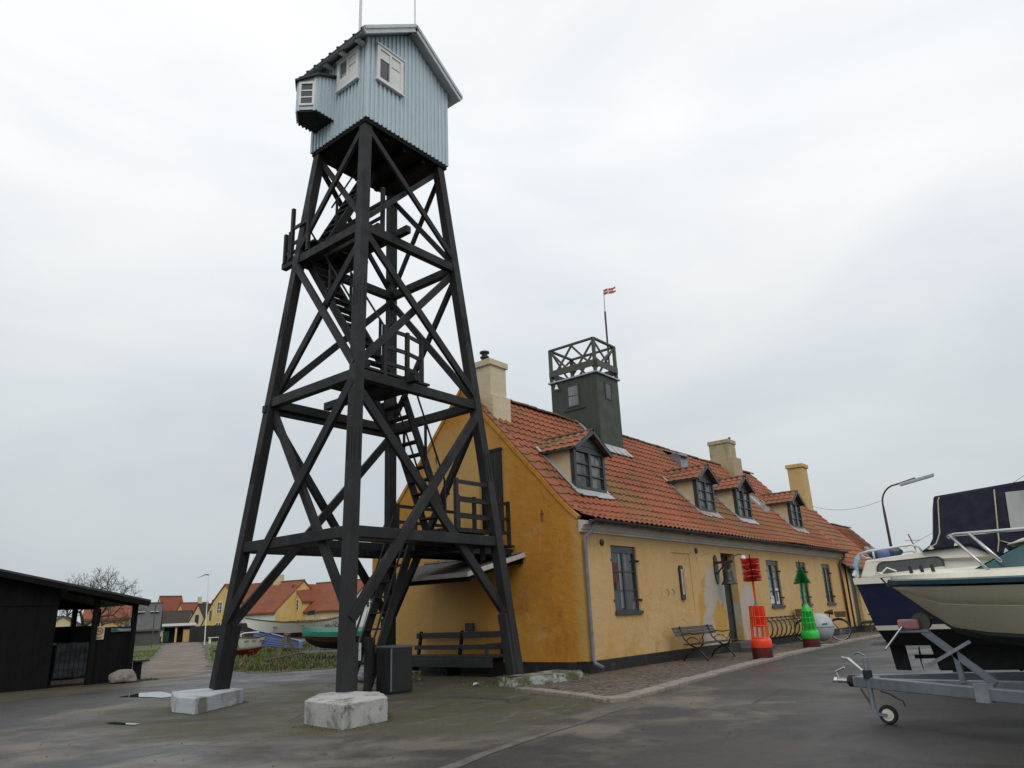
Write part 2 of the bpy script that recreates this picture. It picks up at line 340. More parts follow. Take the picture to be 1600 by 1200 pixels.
# ------------------------------------------------------------------ mesh helpers
class MB:
    def __init__(s): s.v = []; s.f = []; s.uv = None
    def add(s, vs, fs):
        o = len(s.v); s.v += [tuple(p) for p in vs]; s.f += [tuple(i + o for i in f) for f in fs]; return s
    def box(s, x0, x1, y0, y1, z0, z1):
        return s.add([(x0, y0, z0), (x1, y0, z0), (x1, y1, z0), (x0, y1, z0), (x0, y0, z1), (x1, y0, z1), (x1, y1, z1), (x0, y1, z1)],
                     [(0, 3, 2, 1), (4, 5, 6, 7), (0, 1, 5, 4), (1, 2, 6, 5), (2, 3, 7, 6), (3, 0, 4, 7)])
    def beam(s, a, b, w, h, up=(0, 0, 1), taper=1.0):
        a, b = Vector(a), Vector(b); d = (b - a).normalized(); u = Vector(up)
        sd_ = d.cross(u)
        if sd_.length < 1e-4: sd_ = d.cross(Vector((1, 0, 0)))
        sd_.normalize(); u = sd_.cross(d).normalized()
        vs = []
        for p, k in ((a, 1), (b, taper)):
            for i, j in ((-1, -1), (1, -1), (1, 1), (-1, 1)): vs.append(p + sd_ * (i * w / 2 * k) + u * (j * h / 2 * k))
        return s.add(vs, [(0, 3, 2, 1), (4, 5, 6, 7), (0, 1, 5, 4), (1, 2, 6, 5), (2, 3, 7, 6), (3, 0, 4, 7)])
    def tube(s, pts, r, n=8, closed=False):
        pts = [Vector(p) for p in pts]; rs = r if isinstance(r, (list, tuple)) else [r] * len(pts)
        ref = Vector((0, 0, 1)); vs = []; fs = []; N = len(pts)
        for i, p in enumerate(pts):
            if closed: d = pts[(i + 1) % N] - pts[i - 1]
            else: d = pts[min(i + 1, N - 1)] - pts[max(i - 1, 0)]
            d.normalize()
            if abs(d.dot(ref)) > .95: ref = Vector((1, .1, 0)).normalized()
            sd_ = d.cross(ref).normalized(); u = sd_.cross(d).normalized(); ref = u
            for k in range(n):
                a = 2 * PI * k / n; vs.append(p + sd_ * (math.cos(a) * rs[i]) + u * (math.sin(a) * rs[i]))
        M_ = N if closed else N - 1
        for i in range(M_):
            j = (i + 1) % N
            for k in range(n): fs.append((i * n + k, i * n + (k + 1) % n, j * n + (k + 1) % n, j * n + k))
        if not closed: fs += [tuple(range(n - 1, -1, -1)), tuple((N - 1) * n + k for k in range(n))]
        return s.add(vs, fs)
    def lathe(s, prof, c=(0, 0, 0), n=20, ax='z'):
        vs = []; fs = []
        for r, z in prof:
            for k in range(n):
                a = 2 * PI * k / n; x, y = r * math.cos(a), r * math.sin(a)
                p = {'z': (x, y, z), 'x': (z, x, y), 'y': (x, z, y)}[ax]
                vs.append((c[0] + p[0], c[1] + p[1], c[2] + p[2]))
        for i in range(len(prof) - 1):
            for k in range(n): fs.append((i * n + k, i * n + (k + 1) % n, (i + 1) * n + (k + 1) % n, (i + 1) * n + k))
        fs += [tuple(range(n - 1, -1, -1)), tuple((len(prof) - 1) * n + k for k in range(n))]
        return s.add(vs, fs)
    def prism(s, poly, a, b, fn):
        n = len(poly); vs = [fn(u, v, a) for u, v in poly] + [fn(u, v, b) for u, v in poly]
        return s.add(vs, [tuple(range(n - 1, -1, -1)), tuple(range(n, 2 * n))] + [(i, (i + 1) % n, n + (i + 1) % n, n + i) for i in range(n)])
    def obj(s, name, m, parent=None, loc=None, bevel=0, smooth=False, fixn=True):
        me = bpy.data.meshes.new(name)
        o = bpy.data.objects.new(name, me); COL.objects.link(o)
        base = Vector(loc) if loc is not None else (ROOT.get(parent.name, Vector((0, 0, 0))) if parent else Vector((0, 0, 0)))
        me.from_pydata([tuple(Vector(p) - base) for p in s.v], [], s.f)
        if fixn:
            bm_ = bmesh.new(); bm_.from_mesh(me); bmesh.ops.recalc_face_normals(bm_, faces=bm_.faces); bm_.to_mesh(me); bm_.free()
        if s.uv:
            lay = me.uv_layers.new(name='UVMap')
            for lp in me.loops: lay.data[lp.index].uv = s.uv[lp.vertex_index]
        me.materials.append(m)
        if smooth:
            for p in me.polygons: p.use_smooth = True
        if parent: o.parent = parent; ROOT[o.name] = base
        else: o.location = base; ROOT[o.name] = base
        if bevel:
            bv = o.modifiers.new('bevel', 'BEVEL'); bv.width = bevel; bv.segments = 2; bv.limit_method = 'ANGLE'
        if smooth == 'auto':
            me.set_sharp_from_angle(angle=math.radians(40))
        return o
ROOT = {}
def thing(name, label, cat, loc=(0, 0, 0), group=None):
    o = bpy.data.objects.new(name, None); COL.objects.link(o); o.location = loc; o.empty_display_size = .2
    ROOT[o.name] = Vector(loc); o['label'] = label; o['category'] = cat
    if group: o['group'] = group
    return o
def tag(o, label=None, cat=None, group=None, kind=None):
    for k, v in (('label', label), ('category', cat), ('group', group), ('kind', kind)):
        if v: o[k] = v
    return o
def XZ(y0): return lambda u, v, w: (u, w, v)      # polygon in x,z extruded along y
def YZ(u, v, w): return (w, u, v)                   # polygon in y,z extruded along x
def XY(u, v, w): return (u, v, w)
def wall_holes(mb, fn, u0, u1, v0, v1, holes, depth):
    # flat sheet with rectangular holes and reveals; fn(u, v, d) -> point, d = depth into the wall
    us = sorted({u0, u1, *[h[0] for h in holes], *[h[1] for h in holes]}); vs = sorted({v0, v1, *[h[2] for h in holes], *[h[3] for h in holes]})
    for i in range(len(us) - 1):
        for j in range(len(vs) - 1):
            cu, cv = (us[i] + us[i + 1]) / 2, (vs[j] + vs[j + 1]) / 2
            if any(h[0] < cu < h[1] and h[2] < cv < h[3] for h in holes): continue
            mb.add([fn(us[i], vs[j], 0), fn(us[i + 1], vs[j], 0), fn(us[i + 1], vs[j + 1], 0), fn(us[i], vs[j + 1], 0)], [(0, 1, 2, 3)])
    for h in holes:
        d = h[4] if len(h) > 4 else depth
        a, b, c, e = h[:4]; P = [(a, c), (b, c), (b, e), (a, e)]
        for k in range(4):
            p, q = P[k], P[(k + 1) % 4]
            mb.add([fn(*p, 0), fn(*q, 0), fn(*q, d), fn(*p, d)], [(0, 1, 2, 3)])
        if len(h) > 5: mb.add([fn(*p, d) for p in P], [(0, 1, 2, 3)])
def casement(mb, fn, u0, u1, v0, v1, d0, d1, nu=2, nv=3, b=.055, mull=.07, bar=.022, top=0):
    # a window frame of boxes; fn(u,v,d)
    def bx(a, c, e, g, x, y):
        q = [fn(a, e, x), fn(c, e, x), fn(c, g, x), fn(a, g, x), fn(a, e, y), fn(c, e, y), fn(c, g, y), fn(a, g, y)]
        mb.add(q, [(0, 3, 2, 1), (4, 5, 6, 7), (0, 1, 5, 4), (1, 2, 6, 5), (2, 3, 7, 6), (3, 0, 4, 7)])
    bx(u0, u0 + b, v0, v1, d0, d1); bx(u1 - b, u1, v0, v1, d0, d1)
    bx(u0 + b, u1 - b, v0, v0 + b, d0, d1); bx(u0 + b, u1 - b, v1 - b - top, v1, d0, d1)
    w = (u1 - u0)
    for i in range(1, nu):
        c = u0 + w * i / nu; bx(c - mull / 2, c + mull / 2, v0 + b, v1 - b - top, d0 - .004, d1)
    H_ = (v1 - top - v0 - 2 * b)
    for j in range(1, nv):
        z = v0 + b + H_ * j / nv
        for i in range(nu):
            ua = u0 + b if i == 0 else u0 + w * i / nu + mull / 2; ub = u1 - b if i == nu - 1 else u0 + w * (i + 1) / nu - mull / 2
            bx(ua, ub, z - bar / 2, z + bar / 2, d0 + .01, d1)
def pane_box(fn, u0, u1, v0, v1, d):
    mb = MB(); q = [fn(u0, v0, d), fn(u1, v0, d), fn(u1, v1, d), fn(u0, v1, d), fn(u0, v0, d + .01), fn(u1, v0, d + .01), fn(u1, v1, d + .01), fn(u0, v1, d + .01)]
    mb.add(q, [(0, 3, 2, 1), (4, 5, 6, 7), (0, 1, 5, 4), (1, 2, 6, 5), (2, 3, 7, 6), (3, 0, 4, 7)]); return mb
def tile_sheet(origin, xdir, prof, length, tw=.25, ts=6, course=.32, amp=.024, lift=.034, seed=1, sag=0, cut=None):
    # pantile sheet: prof = [(along, up)] polyline from eave to ridge in the plane spanned by (along dir, z)
    # origin: eave start point; xdir: unit vector along the eave; along dir = horizontal, perpendicular (up-slope)
    rnd = random.Random(seed); xd = Vector(xdir).normalized(); o = Vector(origin)
    seg = []; tot = 0
    for a, b in zip(prof, prof[1:]):
        L = math.hypot(b[0] - a[0], b[1] - a[1]); seg.append((tot, L, a, b)); tot += L
    def at(s_):
        for t0, L, a, b in seg:
            if s_ <= t0 + L + 1e-6:
                k = (s_ - t0) / L; n = Vector((-(b[1] - a[1]), (b[0] - a[0]))) / L
                return (a[0] + (b[0] - a[0]) * k, a[1] + (b[1] - a[1]) * k), n
        t0, L, a, b = seg[-1]; n = Vector((-(b[1] - a[1]), (b[0] - a[0]))) / L; return b, n
    nc = max(1, round(tot / course)); cl = tot / nc; nt = max(1, round(length / tw)); nx = nt * ts
    mb = MB(); mb.uv = []
    jit = [[(rnd.uniform(-.005, .005), rnd.uniform(-.012, .012)) for _ in range(nc)] for _ in range(nt + 1)]
    up = Vector((0, 0, 1)); al = Vector((-xd.y, xd.x, 0))
    if 'flip' in (cut or ()): al = -al
    for c in range(nc):
        for e in (0, 1):
            s_ = c * cl + (0 if e == 0 else cl)
            for i in range(nx + 1):
                tI = min(i // ts, nt - 1); ph = (i / ts) % 1
                j0, j1 = jit[tI][c]
                ss = s_ + (j1 if e == 0 and 0 < c else 0)
                p, n = at(max(0, min(tot, ss)))
                w = amp * (math.sin(2 * PI * ph) + .35 * math.sin(4 * PI * ph + .6))
                h = w + (lift if e == 0 else 0) + j0
                x = i / ts * (length / nt)
                dz = sag * (mnoise.noise(Vector((x * .25, s_ * .3, seed))) )
                q = o + xd * x + al * (p[0] + n.x * h) + up * (p[1] + n.y * h + dz)
                mb.v.append(tuple(q)); mb.uv.append((i / ts - (.001 if i == nx else 0) + .0005, c + .5))
    R = nx + 1
    for r in range(nc * 2 - 1):
        for i in range(nx): mb.f.append((r * R + i, r * R + i + 1, (r + 1) * R + i + 1, (r + 1) * R + i))
    # underside lip at the eave
    return mb
def ridge_tiles(p0, p1, r=.10, L=.38, seed=3):
    rnd = random.Random(seed); p0, p1 = Vector(p0), Vector(p1); d = (p1 - p0); n = max(1, int(d.length / L)); d.normalize(); mb = MB()
    L = (p1 - p0).length / n; sd_ = d.cross(Vector((0, 0, 1))).normalized()
    for i in range(n):
        a = p0 + d * (i * L) + Vector((0, 0, rnd.uniform(-.012, .012))); b = a + d * (L * 1.06)
        vs = []
        for p, k in ((a, .92), (b, 1.1)):
            for rr in (r * k, (r - .025) * k):
                for q in range(8):
                    t = PI * q / 7; vs.append(p + sd_ * (math.cos(t) * rr) + Vector((0, 0, math.sin(t) * rr * .85 - .02)))
        fs = []
        for q in range(7):
            fs += [(q, q + 1, 17 + q, 16 + q), (8 + q, 24 + q, 25 + q, 9 + q), (q, 8 + q, 9 + q, q + 1), (16 + q, 17 + q, 25 + q, 24 + q)]
        mb.add(vs, fs)
    return mb

# ================================================================== setting
def blob(pts, jitter, z, seed, n=6):
    # closed polygon with a ragged edge, as one n-gon sheet
    rnd = random.Random(seed); out_ = []
    for (x0, y0), (x1, y1) in zip(pts, pts[1:] + pts[:1]):
        L = math.hypot(x1 - x0, y1 - y0); k = max(2, int(L / .6))
        k = min(k, 60)
        for i in range(k):
            t = i / k; d = rnd.uniform(-jitter, jitter) if i else rnd.uniform(-jitter, jitter) * .5
            nx, ny = -(y1 - y0) / L, (x1 - x0) / L
            out_.append((x0 + (x1 - x0) * t + nx * d, y0 + (y1 - y0) * t + ny * d, z))
    mb = MB(); mb.add(out_, [tuple(range(len(out_)))]); return mb
g = MB(); g.add([(-300, -300, 0), (400, -300, 0), (400, 500, 0), (-300, 500, 0)], [(0, 1, 2, 3)])
tag(g.obj('ground', M['ground'], fixn=False), kind='structure')
tag(blob([(-4.0, 13.1), (-3.0, 14.5), (.3, 21.2), (6.4, 32.9), (18.6, 57.3), (36.4, 90.0), (37.4, 86.5), (11.7, 37.8), (4.2, 24), (2.4, 20.1), (.1, 16.0), (-.7, 14.1), (-2.4, 12.4), (-3.6, 12.0)], .22, .006, 4).obj('gravel_path', M['gravel']), kind='structure')
tag(blob([(-.4, 15.2), (-1.0, 12.0), (-1.1, 10.4), (.2, 9.7), (3.5, 9.2), (12, 9.0), (30, 9), (60, 40), (60, 92), (37.6, 86.5), (11.9, 37.8), (4.4, 24), (2.6, 20.1), (.3, 16.2)], .2, .010, 5).obj('meadow', M['mud_turf']), kind='structure')
tag(blob([(-3.6, 13.9), (.2, 21.2), (6.2, 32.9), (18.4, 57.4), (35.9, 93.0), (20, 95), (-5, 60), (-6, 16)], .18, .009, 6).obj('grass_verge', M['turf']), kind='structure')
# pavement along the front wall
PZ = .035
kerb_line = [(-3.05, -.45), (-3.72, -2.42), (-4.05, -3.02), (-3.75, -3.17), (-1.65, -2.95), (.58, -2.65), (4.15, -2.33), (7.44, -2.02), (13.0, -1.80), (20, -1.74), (34, -1.7)]
pv = MB(); pl_ = [(x, y, PZ) for x, y in kerb_line] + [(34, .2, PZ), (-.05, .2, PZ), (-1.2, 1.0, PZ), (-2.0, .4, PZ)]
pv.add(pl_, [tuple(range(len(pl_)))]); tag(pv.obj('pavement', M['cobble'], fixn=False), kind='structure')
kb = MB(); rk = random.Random(11)
for i, ((x0, y0), (x1, y1)) in enumerate(zip(kerb_line, kerb_line[1:])):
    L = math.hypot(x1 - x0, y1 - y0); k = max(1, round(L / 1.05)); d = Vector(((x1 - x0) / L, (y1 - y0) / L, 0)); nn = Vector((-d.y, d.x, 0))
    for j in range(k):
        a = Vector((x0, y0, 0)) + d * (L * j / k + .012); b = Vector((x0, y0, 0)) + d * (L * (j + 1) / k - .012)
        wdt = .30 if i > 1 else .22; h = .062 + rk.uniform(-.012, .012); off = rk.uniform(-.02, .02)
        mid = nn * (wdt / 2 - .05 + off); a2 = a + mid; b2 = b + mid
        kb.beam((a2.x, a2.y, h / 2 - .02), (b2.x, b2.y, h / 2 - .02 + rk.uniform(-.006, .006)), wdt, h + .04)
tag(kb.obj('kerb', M['kerb'], bevel=.015), kind='structure')
wp = blob([(-6.55, 7.55), (-6.35, 6.9), (-6.30, 6.2), (-5.95, 6.15), (-5.75, 6.8), (-5.55, 7.8), (-5.9, 8.0)], .06, .012, 8)
tag(wp.obj('puddle', M['water']), kind='structure')
wp = blob([(-8.72, 2.95), (-8.62, 2.2), (-8.52, 2.25), (-8.60, 2.9)], .025, .012, 9); tag(wp.obj('puddle_water', M['water']), kind='structure')

# ================================================================== lookout tower
CX, CY = -4.341, 2.033
TWR = thing('lookout_tower', 'tall black timber lattice tower with stairs and a pale blue board cabin on top', 'tower', (CX, CY, 0))
def hw(z): return 2.202 - .0858 * z, 1.979 - .0905 * z
def corner(sx, sy, z, ins=.1):
    a, b = hw(z); return Vector((CX + sx * (a - ins), CY + sy * (b - ins), z))
CORN = {'F': (-1, -1), 'L': (-1, 1), 'R': (1, -1), 'B': (1, 1)}
FOOT = {'F': .255, 'L': .245, 'R': .215, 'B': .2}
L1, L2, L3, CZ = 2.84, 5.74, 9.02, 11.77
for k, (sx, sy) in CORN.items():
    mb = MB(); a, b = corner(sx, sy, FOOT[k]), corner(sx, sy, CZ)
    mb.beam(a, b, .20, .20, up=(0, 1, 0))
    # thick doubled foot with a stepped end, and bolted splice straps
    for z0, z1, e in ((FOOT[k], 1.35 if k != 'F' else 1.0, .155),):
        p, q = corner(sx, sy, z0, .11), corner(sx, sy, z1, .11)
        off = Vector((-sx * .10, -sy * .02, 0)) if k in 'FL' else Vector((-sx * .10, 0, 0))
        mb.beam(p + off * 1.0 + Vector((0, 0, .002)), q + off, .17, .19, up=(0, 1, 0))
    for z in (4.3, 7.4):
        for ax in (0, 1):
            p, q = corner(sx, sy, z - .3), corner(sx, sy, z + .3)
            o_ = Vector((sx * .108, 0, 0)) if ax == 0 else Vector((0, sy * .108, 0))
            for s2 in (-.05, .05):
                o2 = Vector((0, s2, 0)) if ax == 0 else Vector((s2, 0, 0))
                mb.beam(p + o_ + o2, q + o_ * .97 + o2, .016, .012)
    mb.obj('leg', M['tar'], TWR, bevel=.012)
FACES = (('F', 'R'), ('F', 'L'), ('R', 'B'), ('L', 'B'))
def facept(k, z, face, out_=.0):
    p = corner(*CORN[k], z); sx, sy = CORN[k]
    n = {('F', 'R'): Vector((0, -1, 0)), ('F', 'L'): Vector((-1, 0, 0)), ('R', 'B'): Vector((1, 0, 0)), ('L', 'B'): Vector((0, 1, 0))}[face]
    return p + n * out_
for z in (L1, L2, L3):
    for f in FACES:
        a, b = facept(f[0], z - .08, f), facept(f[1], z - .08, f)
        d = (b - a).normalized(); e = .095
        mb = MB().beam(a + d * .09, b - d * .09, .15, .19)
        mb.obj('ring_beam', M['tar'], TWR, bevel=.008)
def brace(f, k0, z0, k1, z1, out_, w=.075, h=.15):
    a, b = facept(k0, z0, f, out_), facept(k1, z1, f, out_)
    MB().beam(a, b, w, h, up=(0, 0, 1)).obj('brace', M['tar'], TWR, bevel=.006)
for f in FACES:
    p, q = f
    k_ = -1 if f == ('F', 'R') else 1
    brace(f, p, L2 - .22, q, 1.38, .075 * k_, .09, .17); brace(f, q, L2 - .22, p, 1.34, -.075 * k_, .09, .17)
    k_ = -1 if f == ('F', 'L') else 1
    brace(f, p, L3 - .2, q, L2 + .10, .07 * k_); brace(f, q, L3 - .2, p, L2 + .10, -.07 * k_)
    brace(f, p, CZ - .25, q, L3 + .10, .07, .07, .12); brace(f, q, CZ - .25, p, L3 + .10, -.07, .07, .12)
# knee braces low on the legs
# joists and platforms
def joist(a, b, w=.13, h=.16): MB().beam(a, b, w, h).obj('joist', M['tar'], TWR, bevel=.006)
joist((-4.72, CY - hw(L2)[1] - .22, L2 + .06), (-4.72, CY + 1.2, L2 + .06), .15, .16)
joist((-4.72, CY - hw(L3)[1] - .25, L3 + .13), (-4.72, CY + hw(L3)[1], L3 + .13)); joist((-5.66, 2.9, L3 - .02), (-5.66, 3.72, L3 - .02), .13, .15)
joist((-5.2, CY - hw(L3)[1] + .1, L3 + .12), (-5.2, CY + hw(L3)[1] + .1, L3 + .12))
joist((-6.1, 3.45, L2 - .2), (-2.6, 3.45, L2 - .2), .12, .15)
joist((-6.0, 1.62, L1 - .0), (-2.35, 1.62, L1 - .0)); joist((-6.0, 3.0, L1), (-2.3, 3.0, L1))
for y in (2.0, 2.75, 3.5): joist((-3.3, y, 2.76), (-.06, y, 2.76), .10, .15)
for x, y in ((-3.0, .62), (-2.62, .66)): MB().tube([(x, y, 2.85), (x, y, 2.40)], .055, 8).obj('stub_post', M['tar'], TWR)
def deck(x0, x1, y0, y1, z, along='x', w=.14):
    mb = MB(); n = int(((y1 - y0) if along == 'x' else (x1 - x0)) / w)
    for i in range(n):
        if along == 'x': mb.box(x0, x1, y0 + i * w + .006, y0 + (i + 1) * w - .006, z - .045, z)
        else: mb.box(x0 + i * w + .006, x0 + (i + 1) * w - .006, y0, y1, z - .045, z)
    return mb.obj('platform', M['tar'], TWR)
deck(-3.15, -.06, 1.88, 3.62, 2.92, 'x'); deck(-3.7, -2.45, .45, 1.86, 2.955, 'y')
deck(-5.7, -3.95, .80, 2.4, L2 + .19, 'x'); deck(-5.7, -4.2, 2.55, 3.45, L3 + .26, 'x'); deck(-5.3, -4.6, 1.2, 2.5, L3 + .255, 'y')
def flight(foot, top, w, wdir, n, rail=None, sw=.045, sh=.17, td=.19, railh=.85):
    # steep stair: two stringers and open treads; wdir = unit vector across the flight
    foot, top, wd = Vector(foot), Vector(top), Vector(wdir); run = (top - foot); hd = Vector((run.x, run.y, 0)).normalized()
    mb = MB(); upv = run.cross(wd).normalized()
    if upv.z < 0: upv = -upv
    for s_ in (-1, 1): mb.beam(foot + wd * (s_ * w / 2), top + wd * (s_ * w / 2), sw, sh, up=upv)
    st = mb.obj('stair', M['tar'], TWR)
    for i in range(n):
        p = foot + run * ((i + .7) / (n + .3)); MB().beam(p - wd * (w / 2 - sw / 2), p + wd * (w / 2 - sw / 2), td, .035, up=(0, 0, 1)).obj('tread', M['tar'], st)
    if rail:
        for s_ in rail:
            o_ = wd * (s_ * (w / 2 + .03)); hr = MB()
            hr.tube([foot + o_ + Vector((0, 0, railh)) + run * .02, top + o_ + Vector((0, 0, railh))], .022, 6)
            for k in (.12, .55, .97): hr.beam(foot + o_ + run * k, foot + o_ + run * k + Vector((0, 0, railh)), .045, .045, up=(1, 0, 0))
            hr.obj('handrail', M['tar'], TWR)
flight((-4.36, 2.44, 0), (-3.18, 2.44, 2.9), .56, (0, 1, 0), 9, (1, -1), sw=.05, sh=.18, td=.20, railh=.62)
flight((-2.62, 1.90, 2.95), (-3.95, 1.90, 5.85), .62, (0, 1, 0), 11, (-1, 1))
flight((-5.22, .95, L2 + .22), (-5.22, 3.25, L3 + .2), .5, (1, 0, 0), 13, (1, -1))
flight((-5.35, 2.75, L3 + .26), (-4.15, 2.45, CZ + .05), .45, (0, 1, 0), 11, (-1,))
def railing(pts, hgt, rails=(1.0, .62, .28), post=.075):
    mb = MB(); ps = [Vector(p) for p in pts]
    for p in ps: mb.beam(p, p + Vector((0, 0, hgt + .06)), post, post, up=(1, 0, 0))
    for a, b in zip(ps, ps[1:]):
        for r_ in rails: mb.beam(a + Vector((0, 0, hgt * r_)), b + Vector((0, 0, hgt * r_)), .04, .075)
    return mb.obj('railing', M['tar'], TWR)
railing([(-2.3, 3.62, 2.92), (-1.72, 3.62, 2.92), (-.2, 3.62, 2.92)], .98)
railing([(-2.05, 1.88, 2.92), (-1.5, 1.88, 2.92), (-.28, 1.88, 2.92)], .98)
railing([(-3.6, .45, 2.95), (-2.55, .45, 2.95)], .95)
railing([(-5.15, .84, L2 + .1), (-4.55, .84, L2 + .1), (-4.05, .95, L2 + .1)], 1.0)
railing([(-5.72, 3.60, L3 + .02), (-5.72, 3.42, L3 + .02)], .66, (.3,)); railing([(-5.72, 3.36, L3 + .05), (-5.72, 2.75, L3 + .05)], 1.2, (.62, .3)); railing([(-4.9, 1.25, L3 + .26), (-4.6, 1.6, L3 + .26), (-4.6, 2.3, L3 + .26)], 1.0)
# ---- cabin
X0, X1, Y0, Y1, ZE, ZR = -5.56, -3.08, 1.07, 2.99, 13.86, 14.78
mb = MB(); sl_c = .735
XM = (X0 + X1) / 2; zt = ZE + (XM - X0) * sl_c
gp = [(X0, CZ), (X1, CZ), (X1, ZE), (XM, zt), (X0, ZE)]
mb.prism(gp, Y0, Y1, lambda u, v, w: (u, w, v))
rb = random.Random(4)
n = 20
for i in range(n + 1):
    x = X0 + (X1 - X0) * i / n; zz = ZE + (min(x - X0, X1 - x)) * sl_c - .03
    for y, s_ in ((Y0, -1), (Y1, 1)):
        mb.box(x - .027, x + .027, min(y, y + s_ * .03), max(y, y + s_ * .03), CZ - .055, zz)
n = 16
for i in range(n + 1):
    y = Y0 + (Y1 - Y0) * i / n
    for x, s_ in ((X0, -1), (X1, 1)):
        mb.box(min(x, x + s_ * .03), max(x, x + s_ * .03), y - .026, y + .026, CZ - .055, ZE - .02)
for x, y in ((X0, Y0), (X1, Y0), (X0, Y1), (X1, Y1)): mb.box(x - .036, x + .036, y - .036, y + .036, CZ - .05, ZE - .015)
mb.obj('cabin_wall', M['blue'], TWR)
MB().box(X0 + .02, X1 - .02, Y0 + .02, Y1 - .02, CZ - .13, CZ - .005).obj('cabin_floor', M['under'], TWR)
mb = MB()
for y in (Y0 + .05, Y1 - .05): mb.beam((X0 - .005, y, CZ - .10), (X1 + .005, y, CZ - .10), .10, .09)
for x in (X0 + .05, X1 - .05): mb.beam((x, Y0 + .12, CZ - .102), (x, Y1 - .12, CZ - .102), .10, .09)
for x in (-4.9, -4.35, -3.75): mb.beam((x, Y0 + .1, CZ - .20), (x, Y1 - .1, CZ - .20), .10, .12)
mb.obj('sill_beam', M['tar_dark'], TWR)
# roof: two felted slopes with battens, boarded underside, double barge boards
ov = .32; YA, YB = .84, 3.22
def slope_z(x): return zt + .075 - abs(x - XM) * sl_c
mb = MB()
for s_ in (-1, 1):
    xe = XM + s_ * (XM - X0 + ov)
    P = [(XM, slope_z(XM) + .06), (xe, slope_z(xe) + .06), (xe, slope_z(xe) - .0), (XM, slope_z(XM) - .0)]
    mb.prism(P, YA, YB, lambda u, v, w: (u, w, v))
    for i in range(9):
        y = YA + .05 + (YB - YA - .1) * i / 8
        mb.beam((XM + s_ * .02, y, slope_z(XM) + .07), (xe + s_ * .015, y, slope_z(xe) + .062), .045, .035)
roof = mb.obj('cabin_roof', M['felt'], TWR)
mb = MB()
for s_ in (-1, 1):
    xe = XM + s_ * (XM - X0 + ov - .01)
    for y, d in ((YA - .022, -.022), (YB + .022, .022)):
        mb.beam((XM, y, slope_z(XM) - .02), (xe, y, slope_z(xe) - .02), .04, .17, up=(0, 0, 1))
        mb.beam((XM, y + d, slope_z(XM) + .045), (xe, y + d, slope_z(xe) + .045), .05, .075, up=(0, 0, 1))
    mb.prism([(XM + s_ * .02, slope_z(XM) - .03), (xe, slope_z(xe) - .004), (xe, slope_z(xe) - .02), (XM + s_ * .02, slope_z(XM) - .05)], YA + .01, YB - .01, lambda u, v, w: (u, w, v))
mb.obj('barge_board', M['blue_grey'], roof)
for y in (1.17, 1.74, 2.32, 2.9):
    for s_ in (-1, 1):
        xa = XM + s_ * (XM - X0 - .05); xb = XM + s_ * (XM - X0 + .25)
        MB().tube([(xa, y, 13.70), (xb, y, 13.70)], .062, 10).obj('rafter_end', M['blue_grey'], TWR)
def cab_window(fn, u0, u1, v0, v1, du):
    mb = MB(); casement(mb, fn, u0, u1, v0, v1, -.045, .02, 2, 1, .085, .05)
    # sheet panels: upper left and the whole right half, with a slot
    um = (u0 + u1) / 2
    def bx(a, c, e, g2, x, y):
        q = [fn(a, e, x), fn(c, e, x), fn(c, g2, x), fn(a, g2, x), fn(a, e, y), fn(c, e, y), fn(c, g2, y), fn(a, g2, y)]
        mb.add(q, [(0, 3, 2, 1), (4, 5, 6, 7), (0, 1, 5, 4), (1, 2, 6, 5), (2, 3, 7, 6), (3, 0, 4, 7)])
    h = v1 - v0
    bx(um + .02, u1 - .08, v0 + .08, v0 + h * .60, -.02, .012); bx(um + .02, u1 - .08, v0 + h * .63, v1 - .08, -.02, .012)
    if du: bx(u0 + .08, um - .02, v0 + h * .66, v1 - .08, -.02, .012)
    else: bx(u0 + .08, um - .02, v0 + .08, v0 + h * .4, -.02, .012)
    bx(u0 - .03, u1 + .03, v1 + .0, v1 + .035, -.07, .0); bx(u0 - .02, u1 + .02, v0 - .035, v0, -.075, .0)
    w = mb.obj('cabin_window', M['white'], TWR)
    a = (u0 + .085, um - .025, v0 + .085, v0 + h * .66) if du else (u0 + .085, um - .025, v0 + h * .40, v1 - .085)
    pane_box(fn, *a, -.004).obj('pane', M['pane_grey'] if not du else M['pane_dark'], w)
    s2 = MB(); q = (um + .09, u1 - .16, v0 + h * .60, v0 + h * .63)
    pane_box(fn, *q, -.012).obj('vent_slot', M['ink'], w)
cab_window(lambda u, v, d: (u, Y0 - .03 + d, v), -5.33, -4.55, 12.85, 13.80, True)
cab_window(lambda u, v, d: (X0 - .03 + d, 1.30 + 2.06 - u, v), 1.30, 2.06, 12.86, 13.68, False)
